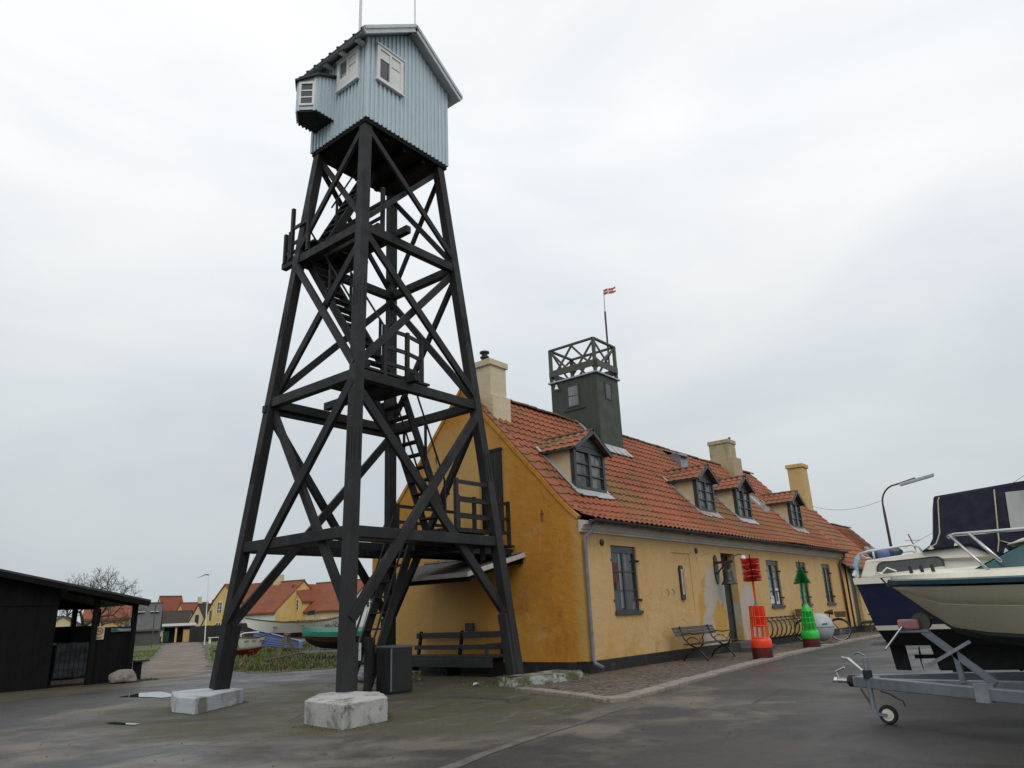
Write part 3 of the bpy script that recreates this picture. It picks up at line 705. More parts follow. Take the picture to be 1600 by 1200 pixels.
# bay on the west wall
bay = [(-5.57, 2.20), (-6.05, 2.20), (-6.33, 2.54), (-6.05, 2.90), (-5.57, 2.90)]
mb = MB(); bzt = lambda x: 13.36 - .46 * max(0, -5.57 - x)
mb.v += [(x, y, 12.24) for x, y in bay] + [(x, y, bzt(x)) for x, y in bay]; mb.f += [(4, 3, 2, 1, 0), (5, 6, 7, 8, 9)] + [(i, (i + 1) % 5, 5 + (i + 1) % 5, 5 + i) for i in range(5)]
for (xa, ya), (xb, yb) in zip(bay, bay[1:]):
    k = 5; L = math.hypot(xb - xa, yb - ya); nx_, ny_ = (yb - ya) / L, -(xb - xa) / L
    cx_ = (xa + xb) / 2 + 5.9; 
    if (nx_ * ((xa + xb) / 2 + 5.8) + ny_ * ((ya + yb) / 2 - 2.55)) < 0: nx_, ny_ = -nx_, -ny_
    iswin = (xa, ya) == bay[1]
    for i in range(k):
        t = (i + .5) / k
        if iswin and 0 < i < k - 1: continue
        x, y = xa + (xb - xa) * t, ya + (yb - ya) * t
        mb.beam((x + nx_ * .012, y + ny_ * .012, 12.20), (x + nx_ * .012, y + ny_ * .012, bzt(x) - .02), .045, .024, up=(nx_, ny_, 0))
bayo = mb.obj('bay', M['blue'], TWR)
MB().prism([(-5.57, 2.22), (-6.03, 2.22), (-6.30, 2.54), (-6.03, 2.88), (-5.57, 2.88)], 12.20, 12.237, XY).obj('bay_floor', M['tar'], bayo)
MB().prism([(-5.58, 2.12), (-6.09, 2.12), (-6.42, 2.53), (-6.09, 2.98), (-5.58, 2.98)], .003, .055, lambda u, v, w: (u, v, bzt(u) + w)).obj('bay_roof', M['felt'], bayo)
wa, wb = Vector((bay[1][0], bay[1][1], 0)), Vector((bay[2][0], bay[2][1], 0)); wd = (wb - wa); wL = wd.length; wd.normalize(); wnn = Vector((-abs(wd.y), -abs(wd.x), 0)).normalized()
fnb = lambda u, v, d: tuple(wa + wd * u - wnn * d + Vector((0, 0, v)))
mb = MB(); casement(mb, fnb, .05, wL - .04, 12.34, 12.97, -.03, .01, 1, 3, .05, .05, .03)
mb.obj('bay_window', M['white'], bayo)
PB = pane_box(fnb, .09, wL - .08, 12.38, 12.92, -.006); PB.obj('bay_pane', M['pane_dark'], bayo)

# concrete footings: four separate blocks
def block(name, label, pts, h, m, loc, inset=.02, seed=1):
    rnd = random.Random(seed); mb = MB(); N = len(pts); vs = []; lv = []
    # subdivided ring so the edges can be uneven
    ring = []
    for (x0, y0), (x1, y1) in zip(pts, pts[1:] + pts[:1]):
        for i in range(7): t = i / 7; ring.append((x0 + (x1 - x0) * t, y0 + (y1 - y0) * t))
    R = len(ring); cx_, cy_ = sum(p[0] for p in pts) / N, sum(p[1] for p in pts) / N
    rows = [(-.02, .0), (h * .35, .3), (h * .7, .7), (h, 1)]
    for z, k in rows:
        for x, y in ring:
            s_ = 1 - inset * k / max(.3, math.hypot(x - cx_, y - cy_)) + rnd.uniform(-.007, .007)
            mb.v.append((cx_ + (x - cx_) * s_, cy_ + (y - cy_) * s_, z + (rnd.uniform(-.010, .006) if k else 0)))
    for r in range(len(rows) - 1):
        for i in range(R): mb.f.append((r * R + i, r * R + (i + 1) % R, (r + 1) * R + (i + 1) % R, (r + 1) * R + i))
    mb.f.append(tuple(range((len(rows) - 1) * R, len(rows) * R)))
    o = mb.obj(name, m, None, loc, bevel=.012); tag(o, label, 'concrete block', 'concrete footings under the tower legs'); return o
block('footing_block', 'large cracked whitewashed concrete block nearest the road, under the front tower leg', [(-7.60, -1.30), (-6.74, -1.17), (-6.24, -.42), (-6.22, .38), (-6.72, .42), (-7.46, -.28)], .30, M['block_white'], (-6.7, -.3, 0), -.005, 3)
block('footing_block', 'clean whitewashed concrete block with one brown patch, by the puddle', [(-7.50, 2.60), (-6.12, 3.46), (-6.05, 4.5), (-6.9, 4.6), (-7.47, 3.40)], .235, M['block_clean'], (-6.8, 3.5, 0), .012, 5)
block('footing_block', 'low mossy concrete slab against the orange gable wall', [(-2.42, .62), (-1.91, .58), (-.62, .40), (-.70, -.30), (-1.0, -.55), (-2.2, -.42), (-2.5, .2)], .17, M['block_moss'], (-1.5, .1, 0), .04, 7)
block('footing_block', 'concrete footing behind the black bin under the rear tower leg', [(-2.7, 3.4), (-1.7, 3.4), (-1.7, 4.4), (-2.7, 4.4)], .2, M['block_moss'], (-2.2, 3.9, 0), .03, 9)

# masts on the cabin
t = MB().tube([(-4.98, 2.1, 14.3), (-4.98, 2.1, 18.6)], .036, 10).obj('pole_mast', M['white'], None, (-4.98, 2.1, 14.3)); tag(t, 'white pole standing on the left slope of the blue cabin roof', 'pole')
t = MB().tube([(-4.33, .84, 14.7), (-4.33, .84, 17.5)], .012, 6).obj('whip_antenna', M['steel'], None, (-4.33, .84, 14.7)); tag(t, 'thin grey whip antenna at the front peak of the cabin roof', 'antenna')
t = thing('hanging_notice', 'small white notice with two black lines hanging on the stair foot beside the bin', 'notice', (-4.62, 2.0, .62))
MB().box(-4.70, -4.685, 1.93, 2.09, .62, .93).obj('board', M['sign'], t); MB().box(-4.704, -4.70, 1.95, 2.05, .80, .81).box(-4.704, -4.70, 1.99, 2.05, .76, .768).obj('lettering', M['ink'], t)
MB().tube([(-4.69, 2.01, .93), (-4.45, 2.05, 1.5)], .008, 5).obj('cord', M['oldwood'], t)
MB().box(-4.52, -4.40, 1.93, 2.05, 0, 1.02).obj('newel_post', M['tar'], TWR, bevel=.01)

tag(blob([(-11.2, -4.6), (-8.0, -4.05), (-5.9, -3.75), (-4.3, -3.55), (-4.3, -3.62), (-5.9, -3.86), (-8.0, -4.2), (-11.2, -4.75)], .05, .005, 21).obj('road_joint', M['joint']), kind='structure')

tag(blob([(.5, 16.8), (2.7, 20.2), (4.5, 24), (12.0, 37.8), (37.6, 86.4), (44, 80), (20, 40), (9, 27), (4.2, 20.0)], .15, .013, 17).obj('grass_strip', M['turf']), kind='structure')

# ================================================================== the ochre harbour house
HOUSE = thing('harbour_house', 'long low ochre house with red pantile roof, orange gable and green roof lookout', 'house', (0, 0, 0))
WD, XL, EZ, SL = 7.24, 20.3, 3.35, 1.1022
RY, RZ = WD / 2, 7.34
def roofz(y): return EZ + SL * min(y, WD - y)
wins = [(1.25, 2.43, 1.26, 2.82), (11.09, 12.23, 1.23, 2.75), (14.03, 15.10, 1.23, 2.77), (16.98, 18.02, 1.23, 2.77)]
fnf = lambda u, v, d: (u, d, v)
mb = MB()
holes = [(*w, .11) for w in wins] + [(7.48, 8.50, .30, 2.86, .32), (4.30, 5.40, 1.20, 2.76, .025, 1)]
wall_holes(mb, fnf, 0, XL, .27, 3.10, holes, .11)
fw_ = mb.obj('front_wall', M['front'], HOUSE, fixn=False)
# gable and other walls
def gz(y): return min(roofz(y) - .03, RZ - .05) if .25 < y < WD - .25 else 3.30 + min(y, WD - y) * 1.0
mb = MB()
def slab(z0, z1):
    def yl(z): return 0 if z <= 3.32 else (z - EZ + .02) / SL
    a0, a1 = yl(z0), yl(z1)
    return a0, a1
mb.add([(0, 0, .27), (0, WD, .27), (0, WD, 3.30), (0, 0, 3.30)], [(3, 2, 1, 0)])
dy0, dy1, dz0, dz1 = 2.33, 3.06, 3.30, 5.32
a0, a1 = slab(3.30, dz1)
mb.add([(0, 0, 3.30), (0, dy0, 3.30), (0, dy0, dz1), (0, a1, dz1), (0, .12, 3.44)], [(4, 3, 2, 1, 0)])
mb.add([(0, dy1, 3.30), (0, WD, 3.30), (0, WD - .12, 3.44), (0, WD - a1, dz1), (0, dy1, dz1)], [(4, 3, 2, 1, 0)])
mb.add([(0, a1, dz1), (0, WD - a1, dz1), (0, RY + .05, RZ - .02), (0, RY - .05, RZ - .02)], [(3, 2, 1, 0)])
for (ya, za), (yb, zb) in (((dy0, dz0), (dy1, dz0)), ((dy1, dz0), (dy1, dz1)), ((dy1, dz1), (dy0, dz1)), ((dy0, dz1), (dy0, dz0))):
    mb.add([(0, ya, za), (0, yb, zb), (.16, yb, zb), (.16, ya, za)], [(0, 1, 2, 3)])
# mortared verge lip
for s_ in (0, 1):
    prev = None
    for i in range(15):
        y = .02 + (RY - .02) * i / 14; z = (roofz(y) if y > .3 else 3.42 + y * .9) - .045 + rk.uniform(-.012, .012); yy = y if s_ == 0 else WD - y
        if prev: mb.beam(prev, (.03, yy, z), .12, .09)
        prev = (.03, yy, z)
mb.obj('gable_wall', M['gable'], HOUSE, fixn=False)
mb = MB(); mb.box(.2, XL, WD - .3, WD, .1, 3.3); mb.prism([(.0, .1), (WD, .1), (WD, 3.3), (RY, RZ - .1), (0, 3.3)], XL - .25, XL, YZ)
mb.obj('back_wall', M['gable'], HOUSE)
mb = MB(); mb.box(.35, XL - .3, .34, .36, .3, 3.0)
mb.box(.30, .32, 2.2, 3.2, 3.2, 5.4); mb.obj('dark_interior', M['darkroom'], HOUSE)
# plinth
mb = MB(); mb.box(-.035, 7.3, -.035, .3, 0, .285); mb.box(8.68, XL, -.035, .3, 0, .285); mb.box(-.034, .3, .3, WD, 0, .27)
mb.obj('plinth', M['plinth'], HOUSE, bevel=.012)
# cornice, gutter, pipes
prof = [(.0, 3.06), (-.05, 3.06), (-.06, 3.11), (-.09, 3.12), (-.12, 3.19), (-.19, 3.22), (-.20, 3.30), (.0, 3.34)]
MB().prism(prof, -.05, XL - .7, YZ).obj('cornice', M['cornice'], HOUSE)
mb = MB(); N_ = 8; pr = [(-.335 + .085 * math.cos(PI + PI * i / N_), 3.325 + .085 * math.sin(PI + PI * i / N_)) for i in range(N_ + 1)] + [(-.335 + .073 * math.cos(2 * PI - PI * i / N_), 3.325 + .073 * math.sin(2 * PI - PI * i / N_)) for i in range(N_ + 1)]
mb.prism(pr, .02, XL - .65, YZ)
for i in range(14): mb.box(.4 + i * 1.45, .43 + i * 1.45, -.425, -.245, 3.225, 3.238)
mb.obj('gutter', M['gutter'], HOUSE)
MB().tube([(.16, -.25, 3.27), (.16, -.25, 3.12), (.13, -.2, 3.04), (.04, -.10, 2.94), (.035, -.09, 2.8), (.035, -.09, .34), (.06, -.12, .24), (.16, -.26, .14)], .046, 10).obj('downpipe', M['pipe_grey'], HOUSE, smooth=True)
for z in (.85, 2.6): MB().lathe([(.052, z), (.052, z + .05)], (.035, -.09, 0), 12).obj('pipe_clip', M['pipe_grey'], HOUSE)
mb = MB().tube([(19.5, -.25, 3.25), (19.5, -.25, 3.1), (19.28, -.12, 2.92), (19.2, -.08, 2.8), (19.2, -.08, .3)], .05, 8); mb.obj('downpipe', M['pipe_brown'], HOUSE, smooth=True)
# ---- roof
prof = [(-.30, 3.36), (.10, 3.555), (.55, EZ + SL * .55), (RY, RZ)]
front_tiles = tile_sheet((.02, 0, 0), (1, 0, 0), prof, XL + .2, seed=2, sag=.06)
rf = front_tiles.obj('roof', M['tile'], HOUSE, smooth=True, fixn=False); rf.data.set_sharp_from_angle(angle=math.radians(50))
bt = tile_sheet((XL + .2, WD, 0), (-1, 0, 0), prof, XL + .2, ts=4, seed=5); bt.obj('back_roof', M['tile'], HOUSE, smooth=True, fixn=False)
rd = MB()
seg = [(.02, RZ + .01), (2.1, RZ + .03), (4.1, RZ + .02), (5.6, RZ - .02), (8.4, RZ), (12.3, RZ - .04), (15.2, RZ - .03), (XL + .2, RZ + .03)]
for i, ((xa, za), (xb, zb)) in enumerate(zip(seg, seg[1:])):
    q = ridge_tiles((xa, RY, za), (xb, RY, zb), .105, .36, i); rd.add(q.v, q.f)
rd.obj('ridge_tile', M['ridge'], rf)
# verge tiles along the gable edge
mb = MB()
for i in range(17):
    s0 = .15 + (RY - .15) * i / 17; s1 = .15 + (RY - .15) * (i + 1) / 17 + .03
    za = roofz(s0) if s0 > .3 else 3.42 + s0 * .75; zb = roofz(s1)
    mb.beam((.14, s0, za + .055), (.14, s1, zb + .025), .27, .05)
mb.obj('verge_tile', M['tile_old'], rf)
# ---- windows
def house_window(w, lab=None, nv=3):
    u0, u1, v0, v1 = w; mb = MB()
    casement(mb, fnf, u0, u1, v0, v1, .045, .105, 2, nv, .075, .085, .028, top=.09)
    for z in (v0 + .28, v1 - .35): mb.box(u1 - .0, u1 + .05, -.045, .05, z - .025, z + .025).box(u0 - .05, u0, -.02, .05, z - .025, z + .025)
    o = mb.obj('window', M['green_frame'], HOUSE)
    pane_box(fnf, u0 + .06, u1 - .06, v0 + .06, v1 - .15, .085).obj('pane', M['pane'], o)
    MB().box(u0 - .03, u1 + .03, -.055, .05, v0 - .045, v0 + .03).obj('sill', M['green_frame'], o)
    if lab: o['label'] = lab
    return o
for w in wins: house_window(w)
# curtains / things seen in the panes
MB().box(11.2, 11.62, .078, .084, 1.33, 1.58).obj('window_poster', M['sign'], HOUSE); MB().box(11.73, 12.1, .078, .084, 1.31, 1.83).obj('window_poster', M['sign'], HOUSE)
MB().box(11.22, 11.5, .074, .078, 1.58, 1.85).obj('window_poster', M['light_blue'], HOUSE)
MB().box(11.83, 11.98, .074, .078, 1.40, 1.74).obj('window_poster', M['slate'], HOUSE)
MB().box(1.34, 1.62, .076, .082, 1.95, 2.42).obj('window_picture', M['buoy_base'], HOUSE)
MB().box(1.66, 1.80, .076, .082, 1.36, 2.65).obj('curtain', M['pane_grey'], HOUSE)
# ---- door, steps, fittings
mb = MB(); u0, u1, v0, v1 = 7.48, 8.50, .30, 2.86
casement(mb, fnf, u0, u1, v0, v1, .22, .30, 1, 1, .07); mb.box(u0 + .07, u1 - .07, .22, .29, 2.36, 2.44); mb.box(u0 + .07, u1 - .07, .26, .30, v0 + .07, 2.36)
for a, b in ((.55, 1.05), (1.15, 1.75), (1.85, 2.28)):
    for c in (7.60, 8.02): mb.box(c, c + .36, .245, .262, a, b)
dr = mb.obj('door', M['green_frame'], HOUSE, bevel=.006)
pane_box(fnf, 7.55, 8.43, 2.44, 2.79, .26).obj('transom_pane', M['pane_dark'], dr); MB().tube([(7.58, .26, 1.25), (7.58, .19, 1.25), (7.68, .19, 1.25)], .012, 6).obj('handle', M['iron'], dr)
MB().box(7.25, 8.72, -.40, .30, 0, .30).obj('step', M['stone'], HOUSE, bevel=.02); MB().box(7.1, 8.8, -.82, -.405, 0, .17).obj('step', M['stone'], HOUSE, bevel=.02)
for x in (.87, 5.83): MB().lathe([(.0, 0), (.085, 0), (.07, .035), (.02, .05)], (x, 0, 2.86), 14, 'y').obj('wall_anchor', M['iron'], HOUSE).scale = (1, -1, 1)
mb = MB()
for x, z in ((3.85, 1.75), (4.15, 1.76)): MB().tube([(x, 0, z + .05), (x, -.05, z), (x + .02, -.06, z - .06), (x - .03, -.05, z - .12)], .009, 5).obj('wall_hook', M['iron'], HOUSE)
# dark sheet standing in for shade in the open gable doorway, and its leaf
mb = MB(); mb.box(.10, .15, dy0, dy1, dz0, dz1); mb.obj('doorway_shade', M['tar_dark'], HOUSE)
mb = MB()
for i in range(3): mb.box(-.05, -.01, 2.24 + i * .13, 2.36 + i * .13, 3.28, 5.36)
mb.box(-.07, -.0, 2.22, 2.64, 5.36, 5.42); mb.obj('door_leaf', M['tar'], HOUSE)
mb = MB()
for y, z in ((1.05, 3.55), (4.6, 5.5)): MB().tube([(-.02, y, z + .14), (-.02, y, z - .14)], .012, 5).tube([(-.02, y - .05, z + .04), (-.02, y + .05, z + .04)], .010, 5).obj('wall_tie', M['iron'], HOUSE)
# lean-to canopy over the gable bench
mb = MB(); pr = [(-2.02, 2.18), (-.0, 2.66), (-.0, 2.71), (-2.02, 2.23)]
mb.prism(pr, 1.65, 5.0, lambda u, v, w: (u, w, v)); cn = mb.obj('canopy', M['slate'], HOUSE)
mb = MB(); mb.box(-2.05, -2.022, 1.63, 5.02, 2.15, 2.25)
for y in (1.63, 5.0): mb.beam((-2.04, y + .01, 2.20), (-.01, y + .01, 2.68), .03, .10)
mb.obj('fascia', M['cornice'], cn)
mb = MB(); mb.box(-1.95, -1.85, 1.7, 4.95, 2.06, 2.17); mb.box(-.10, -.0, 1.7, 4.95, 2.48, 2.60)
for y in (1.75, 3.3, 4.9): mb.beam((-1.98, y, 2.13), (-.02, y, 2.58), .07, .10)
mb.obj('canopy_frame', M['tar_dark'], cn)
mb = MB(); rr = random.Random(3)
for i in range(24): mb.box(-.10 - rr.uniform(0, .05), -.002, 1.65 + i * .14, 1.65 + i * .14 + .135, 2.70, 2.745 + rr.uniform(0, .02))
mb.obj('moss_flashing', M['kerb'], cn)
# ---- dormers
def dormer(x0, x1, seed):
    yf, zb, ze = .82, 4.25, 5.38; xm = (x0 + x1) / 2; za = ze + .46 * (x1 - x0) / 1.4
    ye = (ze - EZ) / SL; mb = MB()
    for x, s_ in ((x0, 1), (x1, -1)):
        mb.prism([(yf + .03, roofz(yf + .03) - .1), (ye, ze - .1), (ye, ze), (yf + .03, ze)], x, x + s_ * .08, YZ)
    mb = MB(); mb.prism([(yf + .12, roofz(yf + .12) - .1), (ye, ze - .1), (ye, ze), (yf + .12, ze)], x0, x1, YZ)
    d = mb.obj('dormer', M['cheek'], HOUSE)
    fn = lambda u, v, dd: (u, yf + dd, v)
    mb = MB(); casement(mb, fn, x0 - .02, x1 + .02, zb + .03, ze, -.02, .09, 2, 3, .10, .10, .03)
    mb.prism([(x0 - .02, ze), (x1 + .02, ze), (xm, za - .04)], yf - .015, yf + .08, lambda u, v, w: (u, w, v))
    mb.prism([(x0 + .18, ze + .06), (x1 - .18, ze + .06), (xm, za - .14)], yf - .03, yf - .015, lambda u, v, w: (u, w, v))
    w = mb.obj('dormer_window', M['green_frame'], d)
    pane_box(fn, x0 + .08, x1 - .08, zb + .12, ze - .09, .04).obj('dormer_pane', M['pane'], d)
    mb = MB(); mb.uv = []
    half = (x1 - x0) / 2 + .16; L = (za - EZ) / SL - (yf - .20)
    sp = (za + .05 - (ze - .05)) / ((x1 - x0) / 2 + .14)
    pr = [(0, 0), (half, half * sp)]
    # left slope: eave along y; right slope mirrored
    A = tile_sheet((x0 - .16, yf - .20 + L, za + .06 - half * sp), (0, -1, 0), pr, L, tw=.22, ts=6, course=.30, amp=.022, lift=.026, seed=seed)
    B = tile_sheet((x1 + .16, yf - .20, za + .06 - half * sp), (0, 1, 0), pr, L, tw=.22, ts=6, course=.30, amp=.022, lift=.026, seed=seed + 1)
    mb = MB(); mb.uv = A.uv + B.uv; mb.add(A.v, A.f); mb.add(B.v, B.f)
    o = mb.obj('dormer_roof', M['tile_old'], d, smooth=True, fixn=False); o.data.set_sharp_from_angle(angle=math.radians(50))
    q = ridge_tiles((xm, yf - .20, za + .05), (xm, yf - .2 + L + .1, za + .05), .085, .3, seed); q.obj('dormer_ridge', M['ridge'], d)
    mb = MB()
    for s_ in (-1, 1):
        xe = xm + s_ * half
        mb.beam((xm + s_ * .015, yf - .17, za - .005), (xe, yf - .17, za + .01 - half * sp), .05, .10, up=(0, 0, 1))
        mb.box(min(xe, xe - s_ * .1), max(xe, xe - s_ * .1), yf - .14, ye + .1, ze - .09, ze - .02)
    mb.obj('dormer_eave', M['green_frame'], d)
    mb = MB(); rr = random.Random(seed)
    for i in range(10):
        xa = x0 - .14 + (x1 - x0 + .28) * i / 10; xb = x0 - .14 + (x1 - x0 + .28) * (i + 1) / 10
        y1_ = yf - .17 - rr.uniform(0, .05)
        mb.beam(((xa + xb) / 2, yf + .02, zb + .07), ((xa + xb) / 2, y1_, roofz(y1_) + .075), (xb - xa) * 1.02, .02)
    for x in (x0 - .07, x1 + .07): mb.beam((x, yf - .05, roofz(yf - .05) + .07), (x, ye + .1, roofz(ye + .1) + .06), .14, .02)
    mb.obj('flashing', M['lead'], d)
dormer(1.16, 2.57, 21); dormer(8.14, 9.42, 31); dormer(11.33, 12.56, 41); dormer(16.85, 18.10, 51)
# ---- roof lookout
lx0, lx1, ly0, ly1, lz = 5.70, 7.08, 2.78, 4.66, 8.93
LK = MB().box(lx0, lx1, ly0, ly1, 5.4, lz).obj('roof_lookout', M['olive'], HOUSE, bevel=.01)
MB().box(lx0 - .07, lx1 + .07, ly0 - .07, ly1 + .07, lz, lz + .055).obj('deck_edge', M['zinc'], LK)
mb = MB(); zz = lz + .055
for x in (lx0 + .03, lx1 - .03):
    for y in (ly0 + .03, ly1 - .03): mb.beam((x, y, zz), (x, y, 10.20), .10, .10, up=(1, 0, 0))
zt2 = 10.18
def side(a, b, nx, nout):
    a, b = Vector(a), Vector(b); o_ = Vector(nout)
    mb.beam(a + Vector((0, 0, zt2)), b + Vector((0, 0, zt2)), .10, .06)
    mb.beam(a + o_ * .075 + Vector((0, 0, 9.28)), b + o_ * .075 + Vector((0, 0, 9.28)), .04, .22)
    for i in range(nx):
        p, q = a + (b - a) * (i / nx), a + (b - a) * ((i + 1) / nx)
        mb.beam(p + o_ * .02 + Vector((0, 0, 9.1)), q + o_ * .02 + Vector((0, 0, zt2 - .03)), .04, .07); mb.beam(p - o_ * .022 + Vector((0, 0, zt2 - .03)), q - o_ * .022 + Vector((0, 0, 9.1)), .04, .07)
xa, xb, ya, yb = lx0 + .03, lx1 - .03, ly0 + .03, ly1 - .03
side((xa, ya, 0), (xa, yb, 0), 2, (-1, 0, 0)); side((xb, ya, 0), (xb, yb, 0), 2, (1, 0, 0)); side((xa, ya, 0), (xb, ya, 0), 1, (0, -1, 0)); side((xa, yb, 0), (xb, yb, 0), 1, (0, 1, 0))
mb.obj('roof_railing', M['olive_rail'], LK)
fl = lambda u, v, d: (lx0 + d, ly0 + ly1 - u, v)
u_ = lambda y: ly0 + ly1 - y
mb = MB(); casement(mb, fl, u_(4.0), u_(3.50), 7.93, 8.72, -.02, .01, 1, 2, .05, .05, .03); mb.box(lx0 - .04, lx0 - .01, 3.3, 4.15, 7.82, 7.86)
MB_ = mb.obj('lookout_window', M['olive'], LK); pane_box(fl, u_(3.96), u_(3.54), 7.97, 8.68, -.008).obj('lookout_pane', M['pane_grey'], LK)
f2 = lambda u, v, d: (u, ly0 + d, v)
mb = MB(); casement(mb, f2, 6.18, 6.62, 8.10, 8.72, -.02, .01, 1, 1, .05, .05, .03); mb.obj('lookout_window', M['olive'], LK); pane_box(f2, 6.22, 6.58, 8.14, 8.68, -.008).obj('lookout_pane', M['pane_dark'], LK)
mb = MB()
y_ = ly0 - .3
for i in range(8):
    x = lx0 - .1 + i * .2; mb.beam((x, ly0 - .01, roofz(ly0) + .09), (x, y_ - (i % 2) * .04, roofz(y_) + .075), .2, .02)
for k in range(4):
    yy = ly0 + .05 + k * .2; mb.beam((lx0 - .09, yy, roofz(yy) + .08), (lx0 - .09, yy + .2, roofz(yy + .2) + .08), .18, .02)
mb.obj('lookout_flashing', M['lead'], LK)
t = thing('roof_lamp', 'small white lamp under the railing of the green roof lookout', 'lamp', (5.66, 4.35, 8.7))
MB().lathe([(.02, 8.83), (.04, 8.80), (.045, 8.75), (.085, 8.66), (.08, 8.65)], (5.60, 4.35, 0), 12).obj('lamp_shade', M['white'], t); MB().tube([(5.60, 4.35, 8.82), (5.72, 4.35, 8.84)], .015, 6).obj('bracket', M['iron'], t)
fp = thing('flag_pole', 'thin black pole with a small red swallowtail flag on the roof lookout', 'flagpole', (7.0, 3.02, 9.0))
MB().tube([(7.0, 3.02, 9.0), (7.0, 3.0, 11.6)], .035, 8).tube([(7.0, 3.0, 11.6), (7.0, 2.98, 12.45)], .012, 6).obj('pole', M['iron'], fp)
mb = MB(); n_ = 10
def fpt(i, v):
    t_ = i / n_; return Vector((7.0 + .02 + t_ * .27, 2.98 - t_ * .33, 12.36 + .14 * t_ * (1 - .2 * t_) + v + .02 * math.sin(t_ * 7)))
def flagpart(i0, i1, v0, v1, name, m, par, off=0):
    mb = MB()
    for s_ in (-.004 - off, .004 + off):
        for i in range(i0, i1 + 1): mb.v += [tuple(fpt(i, v0) + Vector((s_, s_, 0))), tuple(fpt(i, v1) + Vector((s_, s_, 0)))]
    k = i1 - i0 + 1
    for s_ in (0, 1):
        for i in range(k - 1): a = s_ * 2 * k + 2 * i; mb.f.append((a, a + 2, a + 3, a + 1))
    return mb.obj(name, m, par)
F_ = flagpart(0, 8, -.12, .09, 'flag', M['flag_red'], fp); flagpart(8, 10, .02, .09, 'flag_tail', M['flag_red'], F_); flagpart(8, 10, -.12, -.05, 'flag_tail', M['flag_red'], F_)
flagpart(0, 8, -.035, .003, 'flag_cross', M['white_cloth'], F_, .003); flagpart(3, 4, -.12, .09, 'flag_cross', M['white_cloth'], F_, .0035)
# ---- chimneys
def chimney(x0, x1, y0, y1, zb, zs, zt_, m, cap=.05, step=.07):
    mb = MB(); mb.box(x0, x1, y0, y1, zb, zt_ - .16); mb.box(x0 - .01, x1 + step, y0 - step, y1 + step, zb, zs); mb.prism([(x0 - cap, y0 - cap), (x1 + cap, y0 - cap), (x1 + cap, y1 + cap), (x0 - cap, y1 + cap)], zt_ - .18, zt_, XY)
    return mb.obj('chimney', m, HOUSE, bevel=.018)
c1 = chimney(.30, .98, 2.80, 3.55, 6.2, 7.05, 8.08, M['chim'])
MB().lathe([(.17, 8.08), (.15, 8.13), (.10, 8.17), (.09, 8.22), (.13, 8.25), (.13, 8.28), (.085, 8.31), (.085, 8.36), (.14, 8.39), (.14, 8.43), (.09, 8.45)], (.55, 3.2, 0), 16).obj('chimney_pot', M['pot'], c1, smooth='auto')
c2 = chimney(16.72, 17.48, 3.05, 3.98, 6.4, 7.62, 8.44, M['chim_moss'], .04, .14)
MB().lathe([(.05, 8.44), (.03, 8.5), (.06, 8.56), (.04, 8.62)], (17.3, 3.2, 0), 8).obj('chimney_pot', M['iron'], c2)
# roof hatch and skylight
mb = MB(); mb.box(11.15, 11.75, 2.72, 3.30, roofz(2.72), 6.95); h_ = mb.obj('roof_hatch', M['zinc'], HOUSE); MB().beam((11.45, 2.55, 6.80), (11.45, 3.45, 7.22), .72, .03).obj('hatch_lid', M['lead'], h_)
def skylight(x0, x1, y0, y1, ez, par, name='skylight', op=.06):
    f_ = lambda y, h: ez + SL * y + h
    mb = MB(); mb.beam((x0, y0, f_(y0, op)), (x0, y1, f_(y1, op)), .05, .11); mb.beam((x1, y0, f_(y0, op)), (x1, y1, f_(y1, op)), .05, .11); mb.beam((x0, y0, f_(y0, op)), (x1, y0, f_(y0, op)), .06, .11); mb.beam((x0, y1, f_(y1, op)), (x1, y1, f_(y1, op)), .06, .11)
    o = mb.obj(name, M['lead'], par); MB().beam(((x0 + x1) / 2, y0, f_(y0, op + .02)), ((x0 + x1) / 2, y1, f_(y1, op + .02)), x1 - x0 - .04, .02).obj('skylight_pane', M['pane_grey'], o)
skylight(15.45, 16.05, 1.42, 2.0, EZ, HOUSE)

# ---- lower annex beyond
AN = thing('annex_house', 'low pale yellow annex with plain red tiled roof beyond the long ochre house', 'house', (XL, 0, 0))
EA = 2.95
mb = MB(); wall_holes(mb, lambda u, v, d: (u, .06 + d, v), XL + .02, 30, 0, 2.85, [(20.85, 22.0, .25, 2.40, .18)], .18); mb.obj('wall', M['chim_yel'], AN, fixn=False)
mb = MB(); mb.box(20.85, 22.0, .20, .24, .2, 2.4); ad_ = mb.obj('door', M['green_frame'], AN); MB().box(20.98, 21.2, .185, .20, 1.45, 1.62).obj('door_sign', M['sign_red'], ad_)
MB().box(20.8, 22.1, -.06, .05, 2.45, 2.80).obj('sign_board', M['oldwood'], AN)
MB().box(XL + .1, 30, .0, .3, 0, .25).obj('plinth', M['plinth'], AN)
pa = [(-.28, EA - .26), (.2, EA + .2), (3.05, EA + SL * 3.05)]
r2 = tile_sheet((XL - .75, 0, 0), (1, 0, 0), pa, 26.3 - XL + .75, ts=4, seed=8).obj('roof', M['tile'], AN, smooth=True, fixn=False); r2.data.set_sharp_from_angle(angle=math.radians(50))
tile_sheet((26.3, 6.1, 0), (-1, 0, 0), pa, 26.3 - XL, ts=3, seed=8).obj('roof', M['tile'], AN, smooth=True, fixn=False)
pb = [(-.28, EA - .26), (.2, EA + .2), (2.0, EA + SL * 2.0)]
tile_sheet((26.3, 0, 0), (1, 0, 0), pb, 3.3, ts=4, seed=9).obj('roof', M['tile'], AN, smooth=True, fixn=False)
tile_sheet((29.6, 4.0, 0), (-1, 0, 0), pb, 3.3, ts=3, seed=9).obj('roof', M['tile'], AN, smooth=True, fixn=False)
